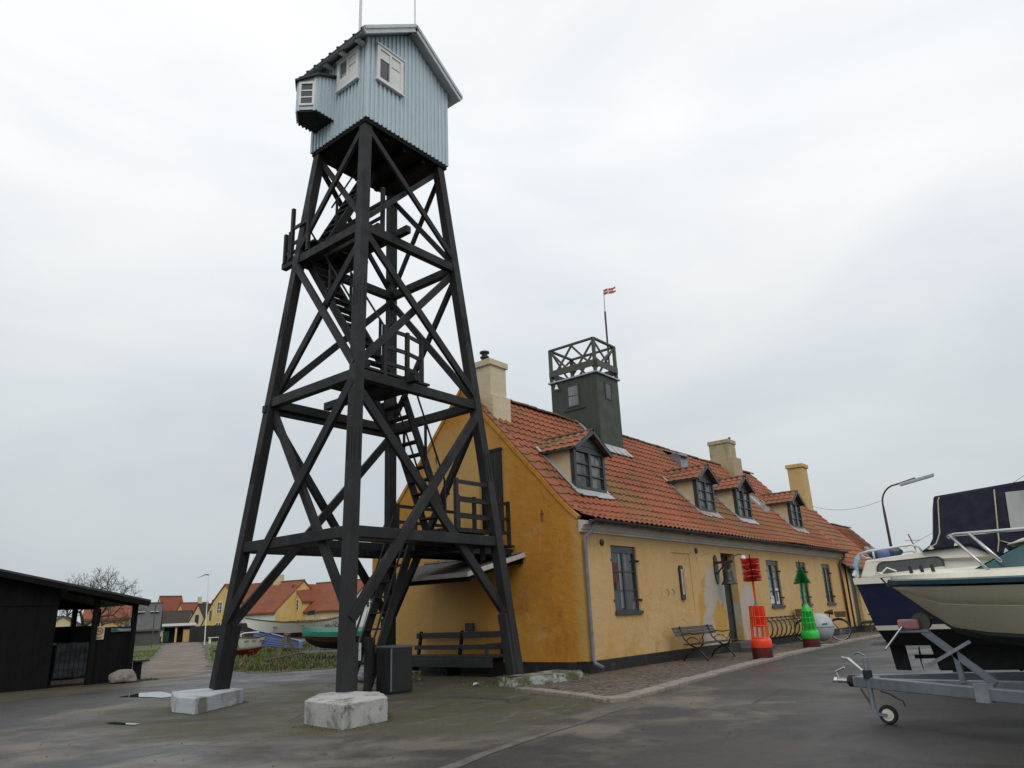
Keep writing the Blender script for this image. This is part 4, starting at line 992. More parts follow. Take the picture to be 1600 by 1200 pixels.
ridge_tiles((XL, 3.05, 6.33), (26.3, 3.05, 6.33), .09, .4, 5).obj('ridge_tile', M['ridge'], AN); ridge_tiles((26.3, 2.0, 5.17), (29.6, 2.0, 5.17), .09, .4, 6).obj('ridge_tile', M['ridge'], AN)
mb = MB(); mb.prism([(.06, 0), (6, 0), (6, EA), (3.05, 6.2), (.06, EA - .1)], 26.0, 26.25, YZ); mb.prism([(.06, 0), (4, 0), (4, EA - .2), (2.0, 5.05), (.06, EA - .1)], 29.3, 29.55, YZ); mb.obj('gable', M['chim_yel'], AN)
mb = MB(); mb.box(XL - .7, 29.6, -.36, -.25, EA - .32, EA - .22); mb.obj('gutter', M['gutter'], AN)
ca = MB(); ca.box(25.35, 26.2, 2.72, 3.5, 5.2, 8.25); ca.box(25.3, 26.45, 2.62, 3.6, 5.2, 5.95); ca.box(25.28, 26.27, 2.65, 3.57, 8.2, 8.40); ca.obj('chimney', M['chim_yel'], AN, bevel=.02)
skylight(21.2, 21.75, .75, 1.28, EA, AN); skylight(27.0, 27.6, .25, .75, EA, AN, op=.12); skylight(28.4, 28.9, .35, .8, EA, AN, op=.10)

# ================================================================== things on and by the walls
t = thing('ship_bell', 'dark bronze bell hanging from a bracket on an oval board left of the front door', 'bell', (7.02, 0, 1.95))
mb = MB(); pts = [(7.02 + .13 * math.cos(2 * PI * i / 20) * (1 if abs(math.sin(2 * PI * i / 20)) < .9 else .8), 2.36 + .42 * math.sin(2 * PI * i / 20)) for i in range(20)]
mb.prism(pts, -.045, 0, lambda u, v, w: (u, w, v)); mb.obj('back_board', M['pot'], t)
mb = MB(); mb.beam((7.02, -.04, 2.55), (7.02, -.56, 2.55), .05, .07); mb.tube([(7.02, -.04, 2.22), (7.02, -.22, 2.42), (7.02, -.36, 2.53)], .02, 6); mb.box(6.97, 7.07, -.48, -.30, 2.38, 2.52); mb.obj('bracket', M['iron'], t)
MB().lathe([(.03, 2.40), (.05, 2.36), (.125, 2.31), (.135, 2.25), (.145, 2.12), (.18, 2.00), (.235, 1.93), (.245, 1.91), (.22, 1.915), (.10, 2.2)], (7.02, -.38, 0), 24).obj('bell', M['bell'], t, smooth=True)
MB().tube([(7.02, -.38, 2.1), (7.02, -.38, 1.87)], [.015, .03], 8).obj('clapper', M['iron'], t)
t = thing('globe_lamp', 'white globe lamp on a short bracket at the top right of the front door', 'lamp', (8.45, 0, 2.7))
MB().tube([(8.45, .0, 2.78), (8.45, -.15, 2.84), (8.45, -.30, 2.80)], .014, 6).obj('bracket', M['iron'], t); MB().lathe([(.01, 2.80), (.05, 2.79), (.085, 2.75), (.10, 2.69), (.085, 2.63), (.05, 2.6), (.01, 2.595)], (8.45, -.30, 0), 16).obj('globe', M['globe'], t, smooth=True)
t = thing('wall_thermometer', 'tall narrow thermometer board with a white strip on the ochre wall', 'thermometer', (4.76, 0, 1.55))
MB().prism([(4.66, 1.52), (4.86, 1.52), (4.86, 2.36), (4.82, 2.42), (4.70, 2.42), (4.66, 2.36)], -.03, .024, lambda u, v, w: (u, w, v)).obj('board', M['bench'], t); MB().box(4.715, 4.805, -.038, -.03, 1.66, 2.32).obj('scale_strip', M['sign'], t)
MB().tube([(4.76, -.042, 1.70), (4.76, -.042, 2.28)], .008, 6).obj('tube', M['sign_red'], t)
# front bench with cast iron legs
t = thing('garden_bench', 'grey slatted bench with curly iron legs in front of the flaking ochre wall', 'bench', (4.6, -.55, 0))
mb = MB()
for i in range(4): mb.box(3.62, 5.62, -.92 + i * .125, -.815 + i * .125, .43 - i * .006, .46 - i * .006)
mb.obj('seat', M['bench'], t, bevel=.006)
mb = MB()
for i in range(3): mb.beam((3.42, -.34 + i * .035, .66 + i * .075), (5.78, -.34 + i * .035, .66 + i * .075), .022, .068, up=(0, .4, .9))
mb.obj('backrest', M['bench'], t, bevel=.006)
for x in (3.80, 5.42):
    mb = MB()
    mb.tube([(x, -.98, .02), (x, -.86, .20), (x, -.72, .32), (x, -.52, .42), (x, -.38, .56), (x, -.28, .86)], .021, 6)
    mb.tube([(x, -.30, .02), (x, -.42, .20), (x, -.62, .30), (x, -.80, .36), (x, -.88, .43)], .021, 6)
    mb.obj('leg', M['iron'], t, smooth=True)
    mb = MB(); mb.tube([(x, -.34, .66), (x, -.52, .70), (x, -.70, .67), (x, -.88, .70), (x, -.93, .66), (x, -.88, .60), (x, -.90, .52), (x, -.86, .44)], .016, 6); mb.tube([(x, -.42, .50), (x, -.56, .60), (x, -.70, .57), (x, -.80, .48), (x, -.88, .58)], .012, 5)
    mb.obj('armrest', M['iron'], t, smooth=True)
# bench under the canopy
t = thing('wall_bench', 'long dark plank bench under the canopy on the orange gable', 'bench', (-.5, 3.6, 0))
mb = MB(); mb.box(-.85, -.62, 2.05, 5.15, .40, .46).box(-.61, -.36, 2.05, 5.15, .405, .46).box(-.86, -.82, 2.05, 5.15, .20, .40); mb.obj('seat', M['bench'], t, bevel=.008)
mb = MB(); mb.beam((-.30, 2.05, .62), (-.30, 5.15, .62), .03, .11); mb.beam((-.235, 2.05, .90), (-.235, 5.15, .90), .03, .14); mb.obj('backrest', M['bench'], t, bevel=.006)
for y in (2.2, 3.55, 5.0):
    mb = MB(); mb.beam((-.34, y, .3), (-.21, y, 1.0), .07, .06); mb.box(-.8, -.35, y - .04, y + .04, 0, .39); mb.obj('leg', M['tar_dark'], t)
mb = MB(); mb.box(-.85, -.3, 2.2, 2.27, .66, .71).box(-.85, -.78, 2.2, 2.27, .46, .66); mb.obj('armrest', M['bench'], t)
t = tag(MB().box(-.12, -.04, 3.3, 3.55, .98, 1.17).obj('socket_box', M['bench'], None, (-.08, 3.4, 1.0), bevel=.01), 'small dark box fixed above the backrest of the gable bench', 'box')
# litter bin
t = thing('litter_bin', 'square black litter bin with grey lid and one white corner seam', 'bin', (-4.0, 1.75, 0))
mb = MB(); c4 = [(-4.30, 1.52), (-3.84, 1.44), (-3.74, 1.95), (-4.22, 2.04)]
mb.prism(c4, .03, .80, XY); mb.obj('body', M['bin_black'], t, bevel=.012)
cx_, cy_ = -4.03, 1.74; MB().prism([(cx_ + (x - cx_) * 1.05, cy_ + (y - cy_) * 1.05) for x, y in c4], .802, .85, XY).obj('lid', M['bin_lid'], t, bevel=.012)
MB().beam((-4.312, 1.508, .06), (-4.312, 1.508, .795), .022, .022, up=(1, 0, 0)).obj('corner_strip', M['pipe_grey'], t)
MB().prism([(cx_ + (x - cx_) * .93, cy_ + (y - cy_) * .93) for x, y in c4], .0, .03, XY).obj('base', M['rubber'], t)
tag(MB().add([(-2.62, 1.02, .02), (-2.50, 1.10, .05), (-2.47, .98, .02), (-2.56, .93, .06), (-2.62, 1.02, .028), (-2.50, 1.10, .06), (-2.47, .98, .03), (-2.56, .93, .07)], [(0, 1, 2, 3), (7, 6, 5, 4), (0, 4, 5, 1), (1, 5, 6, 2), (2, 6, 7, 3), (3, 7, 4, 0)]).obj('paper_scrap', M['white_cloth'], None, (-2.55, 1.0, 0)), 'crumpled white paper scrap on the ground by the mossy slab', 'litter')

# ---- the two spar buoys
def buoy(x, y, k, label, cb, cbr, kind):
    t = thing('spar_buoy', label, 'buoy', (x, y, PZ))
    z = PZ
    MB().lathe([(.02, z + .0), (.235 * k, z), (.245 * k, z + .02), (.245 * k, z + .26 * k), (.02, z + .262 * k)], (x, y, 0), 28).obj('base', M['buoy_base'], t, smooth='auto')
    MB().lathe([(.25 * k, z + .262 * k), (.255 * k, z + .28 * k), (.25 * k, z + .42 * k), (.235 * k, z + .46 * k), (.19 * k, z + .50 * k), (.03, z + .515 * k)], (x, y, 0), 28).obj('float', M[cb], t, smooth='auto')
    zb, zt_ = z + .49 * k, z + 1.24 * k; r0, r1 = .205 * k, (.175 * k if kind == 'can' else .06 * k)
    mb = MB(); zs = zb + (zt_ - zb) * (1 if kind == 'can' else .72)
    rs = r1 if kind == 'can' else .155 * k
    for i in range(10):
        a = 2 * PI * i / 10; mb.tube([(x + r0 * math.cos(a), y + r0 * math.sin(a), zb), (x + rs * math.cos(a), y + rs * math.sin(a), zs)], .013 * k, 5)
    for q in (0, .38, .66, 1):
        rr = r0 + (rs - r0) * q; zz = zb + (zs - zb) * q
        mb.tube([(x + rr * math.cos(2 * PI * i / 24), y + rr * math.sin(2 * PI * i / 24), zz) for i in range(24)], .014 * k, 5, True)
    # open mesh round the upper cage
    qa0 = .38 if kind == 'can' else .0
    for i in range(64):
        a = 2 * PI * i / 64; qa, qb = (qa0, 1.0)
        ra, rb_ = r0 + (rs - r0) * qa, r0 + (rs - r0) * qb
        mb.tube([(x + ra * math.cos(a), y + ra * math.sin(a), zb + (zs - zb) * qa), (x + rb_ * math.cos(a), y + rb_ * math.sin(a), zs)], .0042 * k, 3)
    for i in range(22):
        q = qa0 + (1 - qa0) * i / 22; rr = r0 + (rs - r0) * q
        mb.tube([(x + rr * math.cos(2 * PI * j / 24), y + rr * math.sin(2 * PI * j / 24), zb + (zs - zb) * q) for j in range(24)], .0042 * k, 3, True)
    cg = mb.obj('cage', M[cb], t)
    mb = MB()
    if kind == 'can': mb.lathe([(.085 * k, zb + .25 * k), (.10 * k, zb + .28 * k), (.10 * k, zt_ - .02), (.05 * k, zt_)], (x, y, 0), 18)
    else: mb.lathe([(.09 * k, zb + .15 * k), (.10 * k, zs - .03), (.155 * k, zs), (.155 * k, zs + .01), (.05 * k, zt_)], (x, y, 0), 18)
    mb.obj('core', M[cb], t, smooth='auto')
    MB().lathe([(.065 * k, zt_), (.065 * k, zt_ + .03), (.035 * k, zt_ + .035), (.035 * k, zt_ + .13 * k)], (x, y, 0), 12).obj('collar', M['steel'], t)
    za, zc = zt_ + .10 * k, z + 1.84 * k
    MB().tube([(x, y, za), (x, y, zc)], .027 * k, 10).obj('pole', M[cb], t)
    ze = z + 2.43 * k; MB().tube([(x, y, zc), (x, y, ze + .08)], .018 * k, 8).obj('spindle', M['black'], t)
    mb = MB(); rn = random.Random(int(x * 10))
    N_ = 1000 if kind == 'can' else 1200
    for i in range(N_):
        q = rn.random()
        if kind == 'can':
            lay = int(q * 4); 
            if (q * 4) % 1 > .9: continue
            R = .235 * k * rn.uniform(.9, 1.03); zz = zc + (ze - zc) * q; dz = rn.uniform(-.012, .012)
        else:
            R = (.03 + .235 * (1 - q)) * k * rn.uniform(.9, 1.06); zz = zc + .02 + (ze - zc) * .8 * q; dz = -.03 * k * (1 - q) - .01
        a = rn.uniform(0, 2 * PI); c_, s_ = math.cos(a), math.sin(a); wv = .0035 * k
        p = Vector((x + .015 * c_, y + .015 * s_, zz)); e = Vector((x + R * c_, y + R * s_, zz + dz)); sd_ = Vector((-s_, c_, 0)) * wv; u_ = Vector((0, 0, wv))
        mb.add([p + sd_, p - sd_, e - sd_, e + sd_, p + u_, p - u_, e - u_, e + u_], [(0, 1, 2, 3), (4, 5, 6, 7)])
    mb.obj('broom_topmark', M[cbr], t, fixn=False)
buoy(4.60, -2.05, 1.0, 'orange spar buoy with a square red broom topmark on the pavement edge', 'orange_buoy', 'brush_red', 'can')
buoy(9.20, -1.74, 1.0, 'bright green spar buoy with a cone shaped green broom topmark', 'green_buoy', 'brush_green', 'cone')
# ---- tank, rack, bicycle, picnic table
t = thing('round_tank', 'round pale grey steel float on a wooden skid behind the green buoy', 'float', (11.2, -1.42, PZ))
mb = MB(); mb.lathe([(.42 * math.sin(PI * i / 18) + .001, .08 + PZ + .43 - .43 * math.cos(PI * i / 18)) for i in range(19)], (11.2, -1.42, 0), 28); o = mb.obj('body', M['tank'], t, smooth=True)
MB().lathe([(.422, PZ + .49), (.424, PZ + .51), (.422, PZ + .53)], (11.2, -1.42, 0), 40).obj('weld_seam', M['steel'], t)
mb = MB(); mb.box(10.9, 11.55, -1.80, -1.70, PZ, PZ + .10).box(10.9, 11.55, -1.14, -1.04, PZ, PZ + .10).box(10.95, 11.05, -1.84, -1.0, PZ + .0, PZ + .05); mb.obj('skid', M['oldwood'], t)
v_ = Vector((-.75, -.62, .24)).normalized(); MB().beam(tuple(Vector((11.2, -1.42, PZ + .51)) + v_ * .425 + Vector((.05, -.06, .0))), tuple(Vector((11.2, -1.42, PZ + .51)) + v_ * .425 + Vector((-.05, .06, 0))), .02, .035).obj('maker_plate', M['ink'], t)
t = thing('bicycle_rack', 'black iron rack with a row of curved hoops along the ochre wall', 'bicycle rack', (11.4, -.1, 0))
mb = MB(); mb.tube([(9.7, -.10, .78), (13.3, -.10, .80)], .018, 6)
for x in (9.75, 11.5, 13.25): mb.tube([(x, 0, .79), (x, -.1, .79)], .014, 6)
mb.obj('rail', M['iron'], t)
for i in range(9):
    x = 9.85 + i * .41; MB().tube([(x, -.06, .90), (x + .04, -.22, .88), (x + .02, -.36, .74), (x, -.40, .56), (x, -.34, .38), (x, -.20, .26), (x, -.05, .24)], .022, 6).obj('hoop', M['iron'], t, smooth=True)
def bicycle(front, rear):
    f, r = Vector(front), Vector(rear); d = (f - r); wb = d.length; d.normalize(); R = .345; up = Vector((0, 0, 1)); sd_ = d.cross(up)
    lean = .05
    t = thing('bicycle', 'dark bicycle with two wicker baskets parked nose in at the hoop rack', 'bicycle', (r.x, r.y, PZ))
    P = lambda a, h, s_=0: r + d * a + up * (h + PZ - r.z) + sd_ * (s_ + lean * h)
    for a, n in ((0, 'rear'), (wb, 'front')):
        mb = MB(); mb.tube([P(a + R * math.cos(2 * PI * i / 28), R + R * math.sin(2 * PI * i / 28)) for i in range(28)], .019, 6, True); w = mb.obj('wheel', M['rubber'], t, smooth=True)
        mb = MB()
        for i in range(16): mb.tube([P(a, R), P(a + (R - .02) * math.cos(2 * PI * i / 16), R + (R - .02) * math.sin(2 * PI * i / 16))], .0025, 3)
        mb.tube([P(a + (R - .025) * math.cos(2 * PI * i / 28), R + (R - .025) * math.sin(2 * PI * i / 28)) for i in range(28)], .008, 5, True)
        mb.tube([P(a, R, -.05), P(a, R, .05)], .02, 6); mb.obj('spokes', M['chrome'], w)
        MB().tube([P(a + (R + .03) * math.cos(q), R + (R + .03) * math.sin(q)) for q in [(.15 + .12 * i) * PI for i in range(7)]], .02, 5).obj('mudguard', M['iron'], t)
    mb = MB(); bb = P(.43, .28); st = P(.28, .72); hd = P(wb - .18, .86); hl = P(wb - .14, .62)
    for a, b in ((bb, st), (st + (bb - st) * .55, hl), (bb, hl), (hd, hl), (P(0, R, .04), bb), (P(0, R, -.04), bb), (P(0, R, .04), st), (P(0, R, -.04), st), (hl, P(wb, R, .05)), (hl, P(wb, R, -.05)), (st, P(.24, .88)), (hd, P(wb - .22, 1.02))): mb.tube([a, b], .017, 6)
    mb.obj('frame', M['iron'], t)
    MB().tube([P(wb - .36, 1.02, .28), P(wb - .2, 1.06, .22), P(wb - .2, 1.02, 0), P(wb - .2, 1.06, -.22), P(wb - .36, 1.02, -.28)], .013, 6).obj('handlebar', M['iron'], t)
    s = MB(); s.tube([P(.12, .93), P(.24, .93), P(.40, .92)], [.09, .07, .025], 8); s.obj('saddle', M['leather'], t)
    MB().tube([P(.43, .28, -.12), P(.43, .28, .12)], .03, 8).obj('crank', M['iron'], t)
    def bask(a0, a1, h0, h1, w):
        mb = MB(); q = [P(a0 + .03, h0, -w + .03), P(a1 - .03, h0, -w + .03), P(a1 - .03, h0, w - .03), P(a0 + .03, h0, w - .03), P(a0, h1, -w), P(a1, h1, -w), P(a1, h1, w), P(a0, h1, w)]
        mb.add(q, [(0, 3, 2, 1), (4, 5, 6, 7), (0, 1, 5, 4), (1, 2, 6, 5), (2, 3, 7, 6), (3, 0, 4, 7)]); return mb.obj('basket', M['wicker'], t, bevel=.02)
    bask(wb - .06, wb + .24, .82, 1.08, .19); bask(-.28, .10, .76, .95, .17)
bicycle((12.95, -.34, PZ), (13.28, -1.40, PZ))
t = thing('picnic_table', 'grey weathered picnic table with benches before the yellow annex', 'table', (21.2, -.9, PZ))
MB().box(20.3, 22.1, -1.25, -.55, .70, .75).obj('table_top', M['oldwood'], t)
for y in (-1.75, -.2): MB().box(20.3, 22.1, y - .13, y + .13, .42, .46).obj('seat', M['oldwood'], t)
for x in (20.6, 21.8):
    mb = MB(); mb.beam((x, -1.0, .70), (x, -1.55, .0), .04, .10, up=(1, 0, 0)).beam((x, -.8, .70), (x, -.25, .0), .04, .10, up=(1, 0, 0)).beam((x, -1.8, .40), (x, -.15, .40), .04, .09); mb.obj('leg', M['oldwood'], t)
# ---- street lamp and wire
t = thing('street_lamp', 'reddish brown street lamp with a curved arm and a long flat lantern', 'street lamp', (19.2, -2.2, 0))
pth = [(19.2, -2.2, 0), (19.2, -2.2, 4.7)] + [(19.2 + .02 * i, -2.2 - .62 * (1 - math.cos(PI / 2 * i / 6)), 5.1 + .72 * math.sin(PI / 2 * i / 6)) for i in range(7)] + [(19.4, -3.55, 6.0)]
MB().tube(pth, [.07, .05] + [.035] * 7 + [.03], 8).obj('pole', mat('rust paint', (.10, .045, .05), .6, col2=(.07, .035, .035)), t, smooth=True)
mb = MB(); mb.prism([(-.085, 0), (.085, 0), (.06, .085), (-.06, .085)], 0, 1, lambda u, v, w: (19.36 + u, -2.95 - 1.3 * w, 5.77 + v + .22 * w)); l_ = mb.obj('lantern', M['zinc'], t)
MB().prism([(-.08, -.04), (.08, -.04), (.08, -.002), (-.08, -.002)], .02, .98, lambda u, v, w: (19.36 + u, -2.95 - 1.3 * w, 5.77 + v + .22 * w)).obj('diffuser', M['vinyl'], l_)
def cable(name, label, a, b, dip, r=.01):
    a, b = Vector(a), Vector(b); return tag(MB().tube([a + (b - a) * (i / 24) - Vector((0, 0, dip * 4 * (i / 24) * (1 - i / 24))) for i in range(25)], r, 4).obj(name, M['pot'], None, tuple(a)), label, 'wire')
cable('overhead_wire', 'thin wire from the annex chimney to the curved street lamp', (26.2, 2.8, 6.2), (19.2, -2.25, 5.25), .3, .008)

# ================================================================== cream motor boat on its trailer (bow towards the house)
BX, BY = -5.45, -7.54
def Wb(s, t_, z): return (BX - t_, BY - s, z)
boat = thing('motor_boat', 'cream motor boat with blue green rubbing strip and green canvas, on a steel trailer', 'boat', (BX, BY - 2.5, 0))
def loft(stations, fn, closed=False):
    mb = MB(); n = len(stations[0])
    for st in stations: mb.v += [fn(*p) for p in st]
    for i in range(len(stations) - 1):
        for j in range(n - 1): a = i * n + j; mb.f.append((a, a + 1, a + n + 1, a + n))
    return mb
SB = []  # s, keel z, chine hb, chine z, gunwale hb, gunwale z
for s_, kz, ch, cz_, gh, gz_ in ((.0, 1.40, .01, 1.41, .03, 1.49), (.12, 1.29, .03, 1.31, .24, 1.485), (.3, 1.13, .09, 1.16, .47, 1.475), (.5, .96, .19, 1.02, .63, 1.465), (.8, .87, .36, .98, .78, 1.455), (1.2, .80, .54, .955, .89, 1.445), (1.8, .75, .72, .925, .98, 1.435), (2.6, .72, .83, .90, 1.03, 1.43), (3.6, .70, .87, .89, 1.04, 1.425), (5.2, .70, .87, .89, 1.0, 1.42)):
    SB.append((s_, kz, ch, cz_, gh, gz_))
for nm, m_, rng in (('hull', 'cream', 0), ('hull_bottom', 'antifoul', 1)):
    mb = MB()
    for sg in (1, -1):
        st = []
        for s_, kz, ch, cz_, gh, gz_ in SB:
            if rng == 0: st.append([(s_, sg * (ch + (gh - ch) * q + .02 * math.sin(PI * q)), cz_ + (gz_ - .07 - cz_) * q) for q in (0, .2, .4, .58, .6, .63, .8, 1)] )
            else: st.append([(s_, sg * ch, cz_), (s_, sg * (ch + .02), cz_ - .03 if s_ > .6 else cz_), (s_, sg * ch * .55, kz + (cz_ - kz) * .45), (s_, 0, kz)])
        if rng == 0: st = [[(a, b + (-sg * .018 if j == 4 else 0), c) for j, (a, b, c) in enumerate(q)] for q in st]
        q = loft(st, Wb); mb.add(q.v, q.f)
    if rng == 0: s_, kz, ch, cz_, gh, gz_ = SB[-1]; mb.add([Wb(s_, -ch, cz_), Wb(s_, ch, cz_), Wb(s_, gh, gz_), Wb(s_, -gh, gz_)], [(0, 1, 2, 3)])
    else: mb.add([Wb(SB[-1][0], -SB[-1][2], SB[-1][3]), Wb(SB[-1][0], SB[-1][2], SB[-1][3]), Wb(SB[-1][0], 0, SB[-1][1])], [(0, 1, 2)])
    mb.obj(nm, M[m_], boat, smooth='auto')
mb = MB()
for sg in (1, -1):
    q = loft([[(s_ - (.03 if s_ == 0 else 0), sg * (gh - .02), gz_ - .056), (s_ - (.03 if s_ == 0 else 0), sg * (gh + .03), gz_ - .048), (s_ - (.03 if s_ == 0 else 0), sg * (gh + .035), gz_ - .01), (s_ - (.03 if s_ == 0 else 0), sg * (gh + .0), gz_ + .005)] for s_, kz, ch, cz_, gh, gz_ in SB], Wb); mb.add(q.v, q.f)
mb.obj('rubbing_strip', M['teal'], boat, smooth='auto')
mb = MB(); st = []
for s_, kz, ch, cz_, gh, gz_ in SB:
    cam_ = .11 * min(1, gh / .8); st.append([(s_, gh * q, gz_ + .004 + (.035 if abs(q) < .93 else 0) + cam_ * (1 - q * q) * .75) for q in (-1, -.97, -.92, -.6, -.3, 0, .3, .6, .92, .97, 1)])
q = loft(st, Wb); mb.add(q.v, q.f); mb.obj('deck', M['cream_deck'], boat, smooth='auto')
# cuddy with glass screens and canvas
def trunk(pr, hb0, hb1):
    mb = MB(); n = len(pr); pr = [(s_ - .74, z) for s_, z in pr]
    for sg in (1, -1): mb.v += [Wb(s_, sg * (hb0 + (hb1 - hb0) * (z - 1.45) / .4), z) for s_, z in pr]
    mb.f = [tuple(range(n)), tuple(range(2 * n - 1, n - 1, -1))] + [(i, (i + 1) % n, n + (i + 1) % n, n + i) for i in range(n)]; return mb
trunk([(1.50, 1.48), (1.98, 1.72), (2.4, 1.76), (4.4, 1.76), (4.4, 1.44)], .60, .50).obj('canvas_cover', M['canvas_green'], boat, bevel=.02)
trunk([(1.86, 1.725), (2.0, 1.775), (2.5, 1.81), (3.2, 1.81), (3.2, 1.768), (2.2, 1.768)], .58, .54).obj('cuddy_roof', M['cream_deck'], boat, bevel=.015)
for sg in (1, -1):
    pr = [(1.60, 1.515), (1.98, 1.70), (2.16, 1.70), (2.02, 1.50)]; mb = MB()
    o_ = lambda z: sg * (.60 - .10 * (z - 1.45) / .4 + .006); pr = [(s_ - .74, z) for s_, z in pr]
    mb.add([Wb(s_, o_(z), z) for s_, z in pr] + [Wb(s_, o_(z) - sg * .004, z) for s_, z in pr], [(0, 1, 2, 3), (7, 6, 5, 4)]); mb.obj('side_screen', M['pane_blue'], boat)
mb = MB(); mb.add([Wb(.768, -.56, 1.50), Wb(.768, .56, 1.50), Wb(1.208, .50, 1.715), Wb(1.208, -.50, 1.715)], [(0, 1, 2, 3)]); mb.obj('windscreen', M['pane_blue'], boat)
mb = MB()
for sg in (1,):
    mb.tube([Wb(4.0, sg * .88, 1.83), Wb(1.6, sg * .78, 1.835), Wb(.74, sg * .55, 1.855), Wb(.67, sg * .40, 1.855)], .016, 8)
    mb.tube([Wb(.69, sg * .52, 1.855), Wb(.98, sg * .70, 1.49)], .013, 8); mb.tube([Wb(.86, sg * .60, 1.853), Wb(1.08, sg * .74, 1.58)], .016, 8); mb.tube([Wb(2.4, sg * .84, 1.84), Wb(2.6, sg * .92, 1.45)], .016, 8)
mb.tube([Wb(.67, .40, 1.855), Wb(.63, .2, 1.86), Wb(.63, -.1, 1.86)], .016, 8); mb.obj('deck_rail', M['chrome'], boat, smooth=True)
mb = MB(); mb.beam(Wb(-.10, 0, 1.535), Wb(.5, 0, 1.575), .12, .035); mb.tube([Wb(-.11, -.06, 1.55), Wb(-.11, .06, 1.55)], .03, 10); mb.tube([Wb(-.11, -.08, 1.56), Wb(-.04, -.08, 1.62), Wb(.05, -.06, 1.58)], .01, 5); mb.obj('bow_roller', M['cream_deck'], boat)
mb = MB().tube([Wb(-.10, .03, 1.53), Wb(-.02, .06, 1.42), Wb(.06, .05, 1.36)], .010, 5).tube([Wb(.42 + .05 * math.cos(a * PI / 6), .12, 1.105 + .045 * math.sin(a * PI / 6)) for a in range(12)], .008, 5, True); mb.obj('bow_eye', M['iron'], boat)
for s_, t_ in ((.26, .28), (.37, .34), (.48, .42)):
    p = Wb(s_, t_, 1.53); MB().beam(p, (p[0], p[1] + .01, p[2] + .075), .03, .025, up=(1, 0, 0)).obj('fairlead', M['iron'], boat)
# trailer
tr = thing('boat_trailer', 'galvanised boat trailer with faded red hand winch and jockey wheel under the cream boat', 'trailer', (BX, -8.5, 0))
mb = MB(); hz = .50
mb.beam((-5.45, -7.02, hz), (-6.42, -8.62, hz - .01), .07, .105).beam((-6.42, -8.60, hz - .01), (-6.45, -12.2, hz - .01), .07, .105)
mb.beam((-5.40, -7.04, hz), (-4.52, -8.62, hz - .01), .07, .12).beam((-4.52, -8.60, hz - .01), (-4.45, -12.2, hz - .01), .07, .12)
for y in (-8.9, -10.2, -11.6): mb.beam((-6.41, y, hz - .02), (-4.5, y, hz - .02), .07, .10)
mb.beam((-5.44, -7.3, hz - .02), (-5.45, -9.0, hz - .02), .06, .10); mb.beam((-5.44, -6.99, hz), (-5.44, -7.25, hz), .085, .095); mb.obj('frame', M['steel'], tr, bevel=.008)
dy = -.20
mb = MB(); mb.tube([(-5.40, -6.74 + dy, hz), (-5.35, -6.62 + dy, hz)], .026, 10); mb.lathe([(.02, .475), (.040, .475), (.044, .50), (.026, .53)], (-5.335, -6.585 + dy, 0), 12); mb.tube([(-5.35, -6.61 + dy, .52), (-5.355, -6.60 + dy, .585), (-5.38, -6.70 + dy, .63)], .012, 6); mb.obj('coupling', M['chrome'], tr)
mb = MB(); mb.tube([(-5.435, -6.82 + dy + .012 * i, hz) if False else (-5.43 + .0045 * i, -6.815 + dy + .0135 * i, hz) for i in range(7)], [.05, .06, .048, .06, .048, .06, .046], 12); mb.obj('bellows', M['rubber'], tr)
mb = MB().tube([(-5.50, -6.95 + dy, .57), (-5.46, -6.85 + dy, .655), (-5.42, -6.77 + dy, .715), (-5.38, -6.69 + dy, .73)], [.010, .012, .018, .014], 6); mb.obj('brake_lever', M['chrome'], tr)
jx, jy = -5.56, -7.17; mb = MB(); mb.tube([(jx, jy, .25), (jx, jy, .74)], .026, 10); mb.tube([(jx, jy, .76), (jx - .02, jy + .05, .79), (jx, jy + .10, .775)], .011, 6); mb.beam((jx, jy, .27), (jx - .01, jy - .02, .20), .035, .03, up=(1, 0, 0)); mb.beam((jx - .04, jy - .0, .215), (jx - .04, jy - .13, .205), .012, .028); mb.obj('jockey_post', M['steel'], tr)
MB().tube([(jx, jy, .54), (jx, jy, .62)], .045, 10).obj('jockey_clamp', M['rubber'], tr)
mb = MB(); mb.tube([(jx + .03, jy + .10, .44), (jx, jy + .02, .30), (jx, jy - .0, .30)], .010, 5); mb.obj('brake_linkage', M['iron'], tr)
jw = MB().lathe([(.030, -.026), (.078, -.029), (.088, -.018), (.09, 0), (.088, .018), (.078, .029), (.030, .026)], (jx, jy - .13, .208), 24, 'x').obj('jockey_wheel', M['rubber'], tr, smooth='auto')
MB().lathe([(.01, -.036), (.03, -.036), (.034, -.028), (.056, -.030), (.058, .030), (.034, .028), (.03, .036), (.01, .036)], (jx, jy - .13, .208), 20, 'x').obj('wheel_rim', M['cream_deck'], jw)
mb = MB(); mb.beam((BX, -7.74, .985), (BX, -8.27, .50), .065, .075, up=(1, 0, 0)).beam((BX, -7.98, .80), (BX, -8.00, .50), .05, .075, up=(1, 0, 0)).beam((BX, -7.52, .985), (BX, -7.80, .985), .09, .03); mb.obj('winch_post', M['steel'], tr, bevel=.006)
mb = MB().beam((BX - .10, -7.90, .80), (BX - .02, -8.05, .93), .05, .03, up=(1, 0, 0)); mb = MB().beam((BX - .06, -7.72, .655), (BX - .06, -8.14, .885), .03, .055, up=(1, 0, 0)); mb.obj('cross_strut', M['zinc'], tr)
mb = MB(); mb.box(BX - .08, BX + .06, -7.73, -7.53, 1.0, 1.10); w_ = mb.obj('winch', M['pink'], tr, bevel=.02); MB().lathe([(.03, -.05), (.085, -.05), (.085, -.04), (.05, -.035), (.05, .035), (.085, .04), (.085, .05), (.03, .05)], (BX + .02, -7.74, 1.075), 20, 'x').obj('winch_drum', M['oldwood'], w_)
